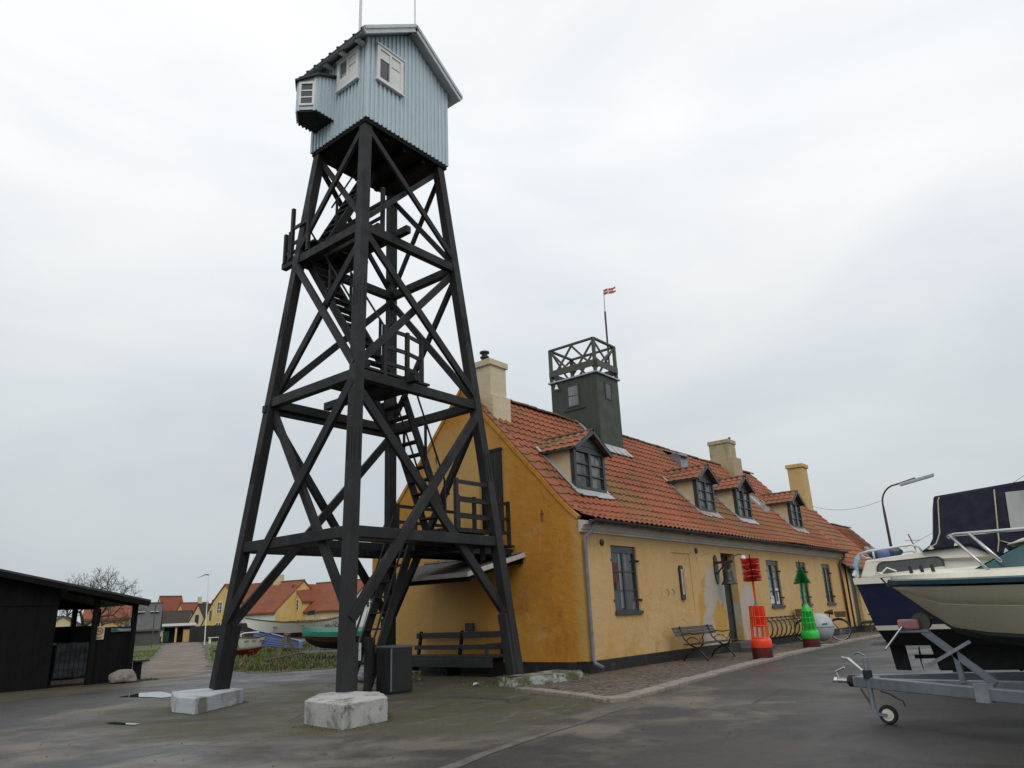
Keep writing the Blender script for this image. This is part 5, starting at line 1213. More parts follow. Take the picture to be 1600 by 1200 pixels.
MB().tube([(BX - .09, -7.58, 1.03), (BX - .12, -7.58, 1.03), (BX - .13, -7.40, .83), (BX - .18, -7.40, .82)], .011, 6).obj('winch_handle', M['chrome'], w_)
MB().tube([(BX, -7.8, 1.09), (BX - .05, -7.95, 1.12)], .018, 5).obj('winch_strap', M['iron'], w_)
mb = MB(); mb.tube([(-5.62, -7.28, .43), (-5.68, -7.38, .41), (-5.72, -7.46, .37), (-5.74, -7.50, .36), (-5.74, -7.51, .31)], .007, 5); mb.obj('cable', M['rubber'], tr)
MB().beam((-6.20, -8.22, hz), (-6.26, -8.33, hz), .085, .15).obj('clamp', M['zinc'], tr)
for sx in (-1, 1):
    x = BX + sx * 1.18
    w_ = MB().lathe([(.16, -.08), (.26, -.085), (.29, -.05), (.295, 0), (.29, .05), (.26, .085), (.16, .08)], (x, -10.7, .413), 28, 'x').obj('wheel', M['rubber'], tr, smooth='auto'); MB().lathe([(.02, -.06), (.15, -.07), (.17, -.06), (.17, .06), (.15, .07), (.02, .06)], (x, -10.7, .413), 24, 'x').obj('wheel_rim', M['zinc'], w_)
    mb = MB()
    mb.beam((x - sx * .25, -10.7, .44), (x, -10.7, .41), .06, .06); mb.obj('axle', M['steel'], tr)
    mb = MB(); mb.beam((BX + sx * .55, -8.7, .82), (BX + sx * .55, -11.9, .80), .10, .05); 
    for y in (-8.9, -10.2, -11.6): mb.beam((BX + sx * .55, y, .5), (BX + sx * .55, y, .80), .05, .05, up=(1, 0, 0))
    mb.obj('bunk', M['tar_dark'], tr)

# the boat and its trailer are drawn nearer and smaller above; enlarged about the camera position, wheels on the road
for o, q in ((boat, (-4.594, -10.097, -.13)), (tr, (-4.594, -8.403, -.13))): o.location = q; o.scale = (1.1, 1.1, 1.1)

# ================================================================== navy cabin cruiser, stern towards the house
AS = Vector((-.48, -5.88, 0)); AD = Vector((.190, -.982, 0)); AN_ = Vector((.982, .190, 0))
def Wa(s, t_, z): p = AS + AD * s + AN_ * t_; return (p.x, p.y, z)
cr_ = thing('cabin_cruiser', 'navy blue cabin cruiser with white cabin, dark canopy and a hanging rudder', 'boat', tuple(AS + AD * 3 + AN_ * 1.1))
SA = [(-.02, .04), (.8, -.03), (2.0, -.06), (3.4, -.02), (4.8, .18), (5.8, .55), (6.6, 1.1)]
def rowA(zf, k=1.0, tuck=0):
    return [[(s_ + zf[1] if i == 0 else s_, t_ + tuck, zf[0]) for i, (s_, t_) in enumerate(SA)]]
def hull_band(name, z0, z1, m, o0=(0, 0), o1=(0, 0), rake0=0, rake1=0):
    mb = MB(); n = len(SA); top = []
    for (z, tk, rk_) in ((z0, o0, rake0), (z1, o1, rake1)):
        for side_ in (0, 1):
            for i, (s_, t_) in enumerate(SA):
                tt = t_ + tk[0]; ss = s_ + rk_ * max(0, 1 - i * .9)
                if i == n - 1: tt = 1.1
                mb.v.append(Wa(ss, tt if side_ == 0 else 2.2 - tt, z))
    for side_ in (0, 1):
        for i in range(n - 1): a = side_ * n + i; mb.f.append((a, a + 1, a + 1 + 2 * n, a + 2 * n))
    mb.f.append((0, n, 3 * n, 2 * n))
    return mb.obj(name, m, cr_, smooth='auto')
hull_band('hull', .89, 1.56, M['navy'], (.10, 0), (.0, 0), .16, .0)
hull_band('boot_stripe', .815, .889, M['white_gel'], (.115, 0), (.10, 0), .19, .16)
hull_band('hull_bottom', .56, .814, M['black'], (.35, 0), (.115, 0), .31, .19)
hull_band('rubbing_strake', 1.562, 1.665, M['white_gel'], (-.03, 0), (-.02, 0), -.03, -.04)
mb = MB(); n = len(SA); vs = [Wa(s_ - (.03 if i == 0 else 0), (t_ if i < n - 1 else 1.1) - .0, 1.655) for i, (s_, t_) in enumerate(SA)] + [Wa(s_ - (.03 if i == 0 else 0), 2.2 - (t_ if i < n - 1 else 1.1), 1.655) for i, (s_, t_) in reversed(list(enumerate(SA)))]
mb.add(vs, [tuple(range(2 * n))]); mb.obj('deck', M['white_gel'], cr_)
mb = MB(); mb.add([Wa(s_, .35 if i else .45, .565) for i, (s_, t_) in enumerate(SA[:-1])] + [Wa(s_, 1.85, .565) for s_, t_ in reversed(SA[:-1])], [tuple(range(12))]); mb.obj('hull_floor', M['black'], cr_)
# keel, rudder, propeller
MB().prism([(.88, .58), (5.0, .58), (4.6, .14), (.96, .12)], 1.02, 1.18, lambda u, v, w: Wa(u, w, v)).obj('keel', M['black'], cr_, bevel=.02)
MB().prism([(.25, .62), (.50, .62), (.54, .12), (.30, .13)], 1.06, 1.13, lambda u, v, w: Wa(u, w, v)).obj('rudder', M['black'], cr_, bevel=.015)
mb = MB(); p = Wa(.70, 1.1, .34); mb.tube([Wa(.62, 1.1, .34), Wa(.95, 1.1, .34)], .032, 8); pr_ = mb.obj('propeller_hub', M['pipe_brown'], cr_)
mb = MB()
for k_ in range(3):
    a = 2 * PI * k_ / 3 + .2; c_, s2 = math.cos(a), math.sin(a)
    q = [(0, .03, -.035), (.015, .12, -.07), (.02, .22, -.02), (.0, .20, .05), (-.01, .09, .055), (0, .03, .03)]
    f_ = [Wa(.70 + dx + .25 * tw_, 1.1 + r_ * c_ - tw_ * s2, .34 + r_ * s2 + tw_ * c_) for dx, r_, tw_ in q]; b_ = [Wa(.712 + dx + .25 * tw_, 1.1 + r_ * c_ - tw_ * s2, .34 + r_ * s2 + tw_ * c_) for dx, r_, tw_ in q]
    mb.add(f_ + b_, [(0, 1, 2, 3, 4, 5), (11, 10, 9, 8, 7, 6)] + [(i, (i + 1) % 6, 6 + (i + 1) % 6, 6 + i) for i in range(6)])
mb.obj('propeller_blade', M['pipe_brown'], pr_)
# cabin
cab = [(.06, 1.665), (.18, 1.95), (1.0, 2.03), (1.75, 2.09), (2.05, 1.92), (2.9, 1.86), (4.4, 1.9), (5.2, 1.665)]
mb = MB(); n = len(cab)
for tt, k_ in ((.12, 0), (.20, 1), (2.0, 1), (2.08, 0)): pass
for side_ in (0, 1):
    for s_, z in cab: tt = .06 + .10 * (z - 1.665) / .4 + (.0 if s_ < 3 else (s_ - 3) * .16); mb.v.append(Wa(s_, tt if side_ == 0 else 2.2 - tt, z))
mb.f = [tuple(range(n)), tuple(range(2 * n - 1, n - 1, -1))] + [(i, (i + 1) % n, n + (i + 1) % n, n + i) for i in range(n)]
mb.obj('cabin', M['white_gel'], cr_, bevel=.03)
def rrect(s0, s1, z0, z1, sh, r=.07):
    P_ = []
    for cx2, cz2, a0 in ((s1 - r, z1 - r, 0), (s0 + r, z1 - r, 90), (s0 + r, z0 + r, 180), (s1 - r, z0 + r, 270)):
        for k_ in range(5): a = math.radians(a0 + 22.5 * k_); P_.append((cx2 + r * math.cos(a), cz2 + r * math.sin(a)))
    return [(u, v + sh * (u - s0)) for u, v in P_]
tside = lambda z: .06 + .10 * (z - 1.665) / .4
fr = MB(); fr.prism(rrect(.33, 1.34, 1.655, 1.905, .045, .11), -.012, .03, lambda u, v, w: Wa(u, tside(v) + w, v)); fo = fr.obj('cabin_window', M['black'], cr_)
MB().prism(rrect(.36, 1.31, 1.68, 1.88, .045, .09), -.017, -.010, lambda u, v, w: Wa(u, tside(v) + w, v)).obj('cabin_pane', M['pane_dark'], fo)
# canopy
can = [(1.04, 2.03), (1.18, 2.12), (1.27, 2.27), (1.39, 2.92), (2.9, 3.05), (4.2, 3.05), (4.6, 1.9), (2.9, 1.86), (2.05, 1.90), (1.75, 2.08)]
mb = MB(); n = len(can)
for side_ in (0, 1):
    for s_, z in can: tt = .05 + .12 * max(0, (z - 2.0)) / .9; mb.v.append(Wa(s_, tt if side_ == 0 else 2.2 - tt, z))
mb.f = [tuple(range(n)), tuple(range(2 * n - 1, n - 1, -1))] + [(i, (i + 1) % n, n + (i + 1) % n, n + i) for i in range(n)]
cnp = mb.obj('canopy', M['canvas_navy'], cr_, bevel=.03)
tcan = lambda z: .05 + .12 * max(0, (z - 2.0)) / .9 - .006
mb = MB(); mb.tube([Wa(1.14, tcan(2.05), 2.06), Wa(1.28, tcan(2.15), 2.14), Wa(1.36, tcan(2.3), 2.3), Wa(1.44, tcan(2.8), 2.84), Wa(1.47, tcan(2.9), 2.89)], .011, 6).tube([Wa(2.26, tcan(2.9), 2.93), Wa(2.15, tcan(2.1), 2.12), Wa(2.32, tcan(2), 2.05)], .011, 6).tube([Wa(2.15, tcan(2.1), 2.12), Wa(2.10, tcan(2), 1.95)], .009, 5); mb.obj('canopy_piping', M['piping'], cnp)
MB().prism([(2.34, 2.24), (4.0, 2.24), (4.0, 2.90), (2.40, 2.87)], -.008, 0, lambda u, v, w: Wa(u, tcan(v) + w, v)).obj('canopy_window', M['vinyl'], cnp)
MB().beam(Wa(2.70, tcan(2.7) - .012, 2.86), Wa(2.76, tcan(2.5) - .012, 2.58), .03, .02).obj('canopy_strap', M['piping'], cnp)
mb = MB()
for s_ in (1.16, 1.52): mb.prism([(s_, 2.05 + (s_ - 1.16) * .08), (s_ + .08, 2.06 + (s_ - 1.16) * .08), (s_ + .03, 2.12 + (s_ - 1.16) * .08)], -.01, -.004, lambda u, v, w: Wa(u, tcan(v) + w, v))
mb.prism([(2.17, 1.92), (2.27, 1.92), (2.21, 2.0)], -.01, -.004, lambda u, v, w: Wa(u, tcan(v) + w, v)); mb.obj('canopy_tab', M['white_cloth'], cnp)
mb = MB().tube([Wa(.10, .25, 2.07), Wa(.24, .18, 2.10), (Wa(.9, .18, 2.16)), Wa(1.02, .2, 2.12), Wa(1.06, .2, 2.02)], .020, 8).tube([Wa(.32, .18, 1.97), Wa(.32, .18, 2.11)], .017, 6).tube([Wa(.10, .25, 2.07), Wa(.08, 1.1, 2.09), Wa(.10, 1.95, 2.07)], .02, 8).tube([Wa(.10, 1.95, 2.07), Wa(.9, 2.0, 2.16), Wa(1.06, 2.0, 2.03)], .02, 8); mb.obj('stern_rail', M['white'], cr_, smooth=True)
t = thing('fender', 'teal and blue inflatable fender lying on the aft cabin roof of the navy cruiser', 'fender', Wa(.5, .6, 1.98))
MB().tube([Wa(.22, .6, 2.06), Wa(.27, .6, 2.06), Wa(.4, .6, 2.065), Wa(.6, .6, 2.075), Wa(.72, .6, 2.08), Wa(.77, .6, 2.08)], [.02, .07, .095, .095, .07, .02], 14).obj('body', M['teal'], t, smooth=True); MB().tube([Wa(.36, .6, 2.064), Wa(.56, .6, 2.074)], .099, 14).obj('band', M['boat_blue'], t, smooth=True)
t = thing('rolled_pennant', 'limp pale blue cloth hanging from the stern rail of the navy cruiser', 'pennant', Wa(.06, .2, 1.7))
MB().tube([Wa(.08, .22, 2.06), Wa(.05, .21, 1.98), Wa(.00, .19, 1.86), Wa(.03, .18, 1.72)], [.025, .05, .045, .012], 7).obj('cloth', M['light_blue'], t); MB().tube([Wa(-.04, .1, 1.70), Wa(-.02, .12, 1.76), Wa(.0, .14, 1.68), Wa(.03, .15, 1.71)], [.03, .05, .045, .02], 7).obj('rope', M['white_cloth'], t)
for i, (s_, t_) in enumerate(((1.3, 1.1), (3.6, 1.1))):
    b = MB().box(-.35, .35, -.15, .15, 0, .12); R_ = Matrix.Rotation(math.atan2(AD.y, AD.x) + PI / 2, 4, 'Z'); b.v = [tuple(R_ @ Vector(v) + Vector(Wa(s_, t_, 0))) for v in b.v]
    tag(b.obj('timber_block', M['oldwood'], None, Wa(s_, t_, 0), bevel=.01), 'squared timber block under the %s end of the navy cruiser keel' % ('aft', 'forward')[i], 'timber block', 'blocks under the cruiser keel')
for i, (s_, t_) in enumerate(((2.2, .1), (2.2, 2.1))):
    t = thing('boat_prop', 'steel screw prop holding up the %s side of the navy cruiser' % ('near', 'far')[i], 'prop', Wa(s_, t_, 0), 'props under the cruiser')
    p = Vector(Wa(s_, t_, 0)); q = Vector(Wa(s_, .4 if i == 0 else 1.8, .62)); mb = MB().tube([p, q], .03, 8)
    mb.obj('post', M['iron'], t); MB().beam(q - Vector(AD) * .12, q + Vector(AD) * .12, .12, .04).obj('pad', M['oldwood'], t)

# ================================================================== black open shed on the left
sh = thing('open_shed', 'long low black timber shed with sloping felt roof and an open bay', 'shed', (-6, 13.5, 0))
SY = 12.75
def shz(x): return 2.13 + (-3.63 - x) * .205
def pl_wall(x0, x1, y, z0, z1f, nm='board_wall', w=.15, rail=None):
    mb = MB(); x = x0; rr = random.Random(int(x0 * 7 + 90))
    while x < x1 - .02:
        xe = min(x1, x + w); t_ = z1f((x + xe) / 2) if callable(z1f) else z1f
        mb.box(x + .004, xe - .004, y, y + .03 + rr.uniform(0, .012), z0, t_); x = xe
    return mb.obj(nm, M['tar_dark'], sh)
pl_wall(-14.5, -6.08, SY, -.02, lambda x: shz(x) - .14); MB().box(-14.5, -6.10, SY - .03, SY - .002, 2.06, 2.12).obj('ledge', M['tar_dark'], sh)
pl_wall(-5.12, -4.05, SY + .05, -.02, 1.46); pl_wall(-6.1, -3.9, 15.6, -.02, 1.50)
mb = MB()
for i in range(10): mb.box(-6.11, -6.08, SY + .04 + i * .28, SY + .31 + i * .28, -.02, shz(-6.1) - .2)
mb.obj('side_wall', M['tar_dark'], sh)
for x, y in ((-5.12, SY + .02), (-4.07, SY + .02), (-5.3, 15.55), (-4.62, 15.55), (-3.95, 15.55), (-6.05, 15.55)): MB().box(x - .06, x + .06, y - .06, y + .06, 0, shz(x) - .16).obj('post', M['tar_dark'], sh)
mb = MB(); P_ = [(-14.6, shz(-14.6)), (-3.80, shz(-3.80)), (-3.80, shz(-3.80) - .09), (-14.6, shz(-14.6) - .09)]; mb.prism(P_, SY - .32, 16.0, lambda u, v, w: (u, w, v)); mb.obj('roof', M['felt'], sh)
MB().beam((-14.6, SY - .30, shz(-14.6) - .12), (-3.83, SY - .30, shz(-3.83) - .12), .04, .13).beam((-5.9, SY - .0, shz(-5.9) - .16), (-4.0, SY - .0, shz(-4.0) - .16), .08, .14).obj('fascia', M['tar_dark'], sh)
mb = MB(); mb.box(-6.0, -3.9, 15.58, 15.64, 1.48, 1.54); mb.obj('wall_cap', M['tar_dark'], sh)
pl_wall(-6.1, -3.9, 15.62, 2.02, lambda x: shz(x) - .09, 'header_board'); MB().box(-6.08, -4.05, SY + .1, 15.58, -.02, .025).obj('shed_floor', M['tar_dark'], sh)
def text(body, size, loc, rot, m, parent, name='lettering', ext=.002, align='CENTER'):
    c = bpy.data.curves.new(name, 'FONT'); c.body = body; c.size = size; c.extrude = ext; c.align_x = align; c.align_y = 'CENTER'
    o = bpy.data.objects.new(name, c); COL.objects.link(o); o.location = loc; o.rotation_euler = rot; bpy.context.view_layer.update()
    me = bpy.data.meshes.new_from_object(o); bpy.data.objects.remove(o); o = bpy.data.objects.new(name, me); COL.objects.link(o)
    o.location = Vector(loc) - ROOT[parent.name]; o.rotation_euler = rot; o.parent = parent; me.materials.clear(); me.materials.append(m); return o
t = thing('shed_sign', 'narrow dark teal sign with white lettering on the right panel of the black shed', 'sign', (-4.36, SY, 1.36))
MB().box(-4.66, -4.02, SY + .01, SY + .045, 1.325, 1.42).obj('plate', M['sign_teal'], t)
mb = MB(); mb.box(-4.65, -4.03, SY + .005, SY + .012, 1.412, 1.417).box(-4.65, -4.03, SY + .005, SY + .012, 1.328, 1.333).box(-4.655, -4.648, SY + .005, SY + .012, 1.33, 1.415).box(-4.032, -4.025, SY + .005, SY + .012, 1.33, 1.415); mb.obj('sign_border', M['light_blue'], t)
text('Miljøstation', .075, (-4.32, SY + .004, 1.375), (PI / 2, 0, 0), M['white'], t)
t = thing('no_smoking_sign', 'cream no smoking sign with red ring on the shed post', 'sign', (-5.0, SY, 1.2))
MB().box(-5.10, -4.84, SY + .02, SY + .045, 1.14, 1.49).obj('plate', M['cheek'], t)
mb = MB(); cxs, czs = -4.97, 1.36; mb.tube([(cxs + .085 * math.cos(2 * PI * i / 24), SY + .016, czs + .085 * math.sin(2 * PI * i / 24)) for i in range(24)], .010, 5, True); mb.beam((cxs - .06, SY + .016, czs + .06), (cxs + .06, SY + .016, czs - .06), .014, .016, up=(0, 1, 0)); mb.obj('ring', M['sign_red'], t)
mb = MB(); mb.box(cxs - .055, cxs + .04, SY + .017, SY + .021, czs - .012, czs + .010).tube([(cxs + .045, SY + .018, czs + .01), (cxs + .05, SY + .018, czs + .04)], .005, 4).box(cxs - .08, cxs + .08, SY + .017, SY + .021, 1.20, 1.212).box(cxs - .06, cxs + .06, SY + .017, SY + .021, 1.175, 1.187); mb.obj('pictogram', M['ink'], t)
t = thing('liquid_container', 'pale plastic container in a wire cage standing in the dark bay of the black shed', 'container', (-5.5, 13.7, 0))
MB().box(-5.70, -4.85, 13.6, 14.5, .16, 1.08).obj('tank', M['plastic_pale'], t, bevel=.06)
mb = MB()
for i in range(8): x = -5.70 + .85 * i / 7; mb.tube([(x, 13.57, .12), (x, 13.57, 1.1)], .006, 5)
for i in range(5): z = .18 + .9 * i / 4; mb.tube([(-5.72, 13.56, z), (-4.83, 13.56, z)], .006, 5)
mb.obj('cage', M['iron'], t); MB().box(-5.72, -4.83, 13.58, 14.52, .0, .13).obj('pallet', M['oldwood'], t)
# boulder and stub bench
def boulder(name, label, cat, c, r, m, seed):
    bm_ = bmesh.new(); bmesh.ops.create_icosphere(bm_, subdivisions=4, radius=1)
    for v in bm_.verts:
        p = v.co.copy(); n1 = mnoise.noise(p * 1.1 + Vector((seed, 0, 0))); n2 = mnoise.noise(p * 3 + Vector((0, seed, 0)))
        k = 1 + .28 * n1 + .06 * n2; v.co = Vector((p.x * r[0] * k, p.y * r[1] * k, max(-.1, p.z * r[2] * k)))
        for nrm, d in ((Vector((.3, -.8, .5)), .72), (Vector((-.6, -.2, .76)), .8), (Vector((0, 0, 1)), .82)):
            q = Vector((v.co.x / r[0], v.co.y / r[1], v.co.z / r[2])); e = q.dot(nrm.normalized()) - d
            if e > 0: q -= nrm.normalized() * e * .85; v.co = Vector((q.x * r[0], q.y * r[1], q.z * r[2]))
    me = bpy.data.meshes.new(name); bm_.to_mesh(me); bm_.free(); o = bpy.data.objects.new(name, me); COL.objects.link(o); o.location = c; me.materials.append(m)
    return tag(o, label, cat)
boulder('boulder', 'large pinkish granite boulder lying in front of the black shed', 'boulder', (-4.42, 12.25, .13), (.34, .30, .25), M['rock'], 3.3)
t = thing('stub_bench', 'short black plank seat at the right end of the shed beside the boulder', 'seat', (-3.75, 12.4, 0))
MB().box(-4.10, -3.72, 12.3, 12.62, .50, .55).obj('seat', M['bench'], t); MB().box(-4.06, -3.90, 12.36, 12.56, 0, .50).obj('leg', M['tar_dark'], t)
t = tag(MB().box(-4.0, -3.97, 13.2, 13.5, .95, 1.55).obj('notice_board', M['sign'], None, (-3.98, 13.3, 1)), 'pale notice on the end post of the black shed', 'notice')

# ================================================================== meadow, path side and boats beyond
CAM = Vector((-14.007, -9.471, 0))
def axes(x, y):
    f = (Vector((x, y, 0)) - CAM).normalized(); return Vector((f.y, -f.x, 0)), f
def rthing(name, label, cat, x, y, yaw, group=None, z=0):
    o = thing(name, label, cat, (x, y, z), group); o.rotation_euler = (0, 0, yaw); ROOT[o.name] = Vector((0, 0, 0)); return o
def right_yaw(x, y, turn=0): e, f = axes(x, y); return math.atan2(e.y, e.x) + math.radians(turn)

def small_hull(root, L, B, zk, zg, sheer, split, m_top, m_bot, ends='double', name='hull', cover=None, mcov=None, rake=.25):
    # local x = length. Rows of half sections from keel to gunwale, split in two paints at fraction `split`
    N_ = 17; rows = [0, .2, .4, split, split + .001, .75, 1.0]
    def sect(i, q, sg):
        u = -1 + 2 * i / (N_ - 1)
        full = (1 - abs(u) ** 2.4) if ends == 'double' else (1 - max(0, u) ** 2.2) * (1 - .28 * max(0, -u) ** 2)
        full = max(full, .015)
        z0 = zk + (abs(u) ** 4) * (zg - zk) * .55 * (1 if ends == 'double' or u > 0 else .25); z1 = zg + sheer * u * u * (1 if u > 0 or ends == 'double' else .4)
        hb = B / 2 * full * (q ** .5) * (.45 + .55 * q ** .6)
        x = u * L / 2 + rake * (q - .6) * (1 if u > 0 else -1) * abs(u) ** 3
        return (x, sg * hb, z0 + (z1 - z0) * q)
    for nm, m_, rs in ((name, m_top, [q for q in rows if q > split]), (name + '_bottom', m_bot, [q for q in rows if q <= split])):
        mb = MB()
        for sg in (-1, 1):
            st = [[sect(i, q, sg) for q in rs] for i in range(N_)]; qd = loft(st, lambda *p: p); mb.add(qd.v, qd.f)
            if ends != 'double': mb.add([sect(0, q, sg) for q in rs] + [(sect(0, q, sg)[0], 0, sect(0, q, sg)[2]) for q in rs], [(j, j + 1, len(rs) + j + 1, len(rs) + j) for j in range(len(rs) - 1)])
        mb.obj(nm, m_, root, smooth='auto')
    if cover:
        mb = MB(); st = [[(sect(i, 1, 1)[0] * 1.01, B / 2 * 1.04 * sect(i, 1, 1)[1] / (B / 2) * k, sect(i, 1, 1)[2] + (-.17 if abs(k) > 1 else cover * (1 - abs(k) ** 1.6))) for k in (-1.01, -1, -.66, -.33, 0, .33, .66, 1, 1.01)] for i in range(N_)]
        qd = loft(st, lambda *p: p); mb.add(qd.v, qd.f); mb.obj('cover', mcov, root, smooth='auto')
    else:
        MB().tube([sect(i, 1, 1) for i in range(N_)], .035, 5).tube([sect(i, 1, -1) for i in range(N_)], .035, 5).obj('gunwale', M['plank'], root)
        mb = MB(); 
        for k in (.25, .5, .75):
            u = -1 + 2 * k; z = zk + (zg - zk) * .72; mb.box(u * L / 2 - .1, u * L / 2 + .1, -B * .42, B * .42, z, z + .03)
        mb.obj('thwart', M['plank'], root)
w_ = rthing('wooden_boat', 'long white double ended wooden boat with wine red bottom beside the gravel track', 'boat', 13.35, 29.75, right_yaw(13.35, 29.75, 10))
small_hull(w_, 6.1, 1.75, .62, 1.46, .34, .30, M['boat_white'], M['boat_red'])
for x in (-1.8, 1.6):
    mb = MB(); mb.box(x - .08, x + .08, -.8, .8, 0, .75).box(x - .09, x + .09, -.1, .1, .75, .85); mb.obj('cradle', M['oldwood'], w_)
w_ = rthing('covered_boat', 'clinker boat under a green tarpaulin on a low trailer behind the front tower leg', 'boat', 4.75, 14.1, right_yaw(4.75, 14.1, 176))
small_hull(w_, 3.5, 1.5, .38, .98, .08, .40, M['varnish'], M['black'], 'transom', 'hull', .16, M['tarp_green'], .12)
mb = MB()
for y in (-.55, .55): mb.box(-1.7, 1.7, y - .03, y + .03, .30, .37)
for x in (-1.2, 0, 1.2): mb.box(x - .03, x + .03, -.6, .6, .30, .36).box(x - .05, x + .05, -.05, .05, .36, .45)
mb.obj('trailer_frame', M['steel'], w_)
for y in (-.7, .7): MB().lathe([(.05, -.06), (.22, -.06), (.25, 0), (.22, .06), (.05, .06)], (.1, y, .25), 18, 'y').obj('wheel', M['rubber'], w_, smooth='auto')
w_ = rthing('tarped_boat', 'small blue planked boat with square stern left of the green tarpaulin', 'boat', 9.05, 25.6, right_yaw(9.05, 25.6, -12))
w_.rotation_euler.y = math.radians(6)
mb = MB(); pr = [(-1.1, .30), (1.25, .22), (1.2, .62), (-1.15, 1.02)]; mb.prism(pr, -.6, .6, lambda u, v, w: (u, w, v)); mb.obj('hull', M['boat_blue'], w_, bevel=.05)
mb = MB(); 
for k in range(1, 5): mb.beam((-1.13, -.612, .30 + k * .145), (1.24, -.612, .22 + k * .082), .012, .014)
mb.beam((-1.16, -.62, 1.03), (1.22, -.62, .63), .05, .04); mb.beam((-1.14, -.62, .28), (-1.18, -.62, 1.03), .05, .05, up=(1, 0, 0)); mb.obj('strake', M['navy'], w_)
w_ = rthing('rowing_dinghy', 'low bright red dinghy lying in the grass at the edge of the gravel track', 'boat', 4.5, 21.5, right_yaw(4.5, 21.5, 5))
small_hull(w_, 1.9, .95, .05, .38, .08, .30, M['redbox'], M['redbox'], 'transom')
w_ = rthing('white_launch', 'small white open boat with rounded bow between the red dinghy and the blue boat', 'boat', 7.9, 25.9, right_yaw(7.9, 25.9, 8))
small_hull(w_, 1.5, .9, .18, .78, .18, .3, M['boat_white'], M['boat_white'], 'transom')
mb = MB().tube([(-.6, -.36, .78), (-.7, -.4, .95), (-.5, -.4, 1.02), (.2, -.4, 1.04)], .03, 6); mb.obj('rail_hoop', M['white'], w_)
def trestle(x, y, label, h=.95):
    t = rthing('trestle', label, 'trestle', x, y, right_yaw(x, y, 12), 'timber trestles among the boats'); 
    for s_ in (-1, 1):
        MB().beam((s_ * .42, -.25, 0), (0, -.25, h), .09, .05, up=(0, 1, 0)).beam((s_ * .42, .25, 0), (0, .25, h), .09, .05, up=(0, 1, 0)).obj('leg', M['oldwood'], t)
    MB().box(-.05, .05, -.4, .4, h - .04, h + .05).obj('cross_beam', M['oldwood'], t); MB().box(-.25, .25, -.29, -.25, h * .42, h * .5).obj('rail', M['oldwood'], t)
trestle(9.0, 28.9, 'weathered timber trestle behind the red dinghy', 1.05); trestle(4.95, 18.6, 'weathered timber trestle between the blue boat and the green tarpaulin', .95)
for i, (x, y, L, a, lab) in enumerate(((3.2, 15.8, 1.9, 25, 'long brown plank lying nearest the track in the rough grass'), (4.0, 17.3, 1.5, -30, 'short brown plank leaning under the blue boat'), (3.6, 16.6, 1.7, 4, 'brown plank lying flat behind the other planks'))):
    e, f = axes(x, y); d = (e * math.cos(math.radians(a)) + f * math.sin(math.radians(a)))
    tag(MB().beam(Vector((x, y, .10)) - d * L / 2, Vector((x, y, .32 - .1 * i)) + d * L / 2, .14, .05).obj('timber_plank', M['plank'], None, (x, y, 0)), lab, 'plank', 'loose planks by the boats')
t = thing('marker_flag', 'small black flag on a thin stick rising behind the white and red boat', 'flag', (13.0, 27.8, 0)); e, f = axes(13, 27.8)
MB().tube([(13, 27.8, 0), (13, 27.8, 2.15)], .018, 5).obj('stick', M['oldwood'], t); p = Vector((13, 27.8, 2.1)); mb = MB(); mb.add([p, p - Vector((0, 0, .26)), p - e * .45 - Vector((0, 0, .30)), p - e * .42 + Vector((0, 0, -.05)), p + f * .02, p - Vector((0, 0, .26)) + f * .02, p - e * .45 - Vector((0, 0, .30)) + f * .05, p - e * .42 + Vector((0, 0, -.05)) + f * .05], [(0, 1, 2, 3), (7, 6, 5, 4), (0, 4, 5, 1), (1, 5, 6, 2), (2, 6, 7, 3), (3, 7, 4, 0)]); mb.obj('cloth', M['black'], t)

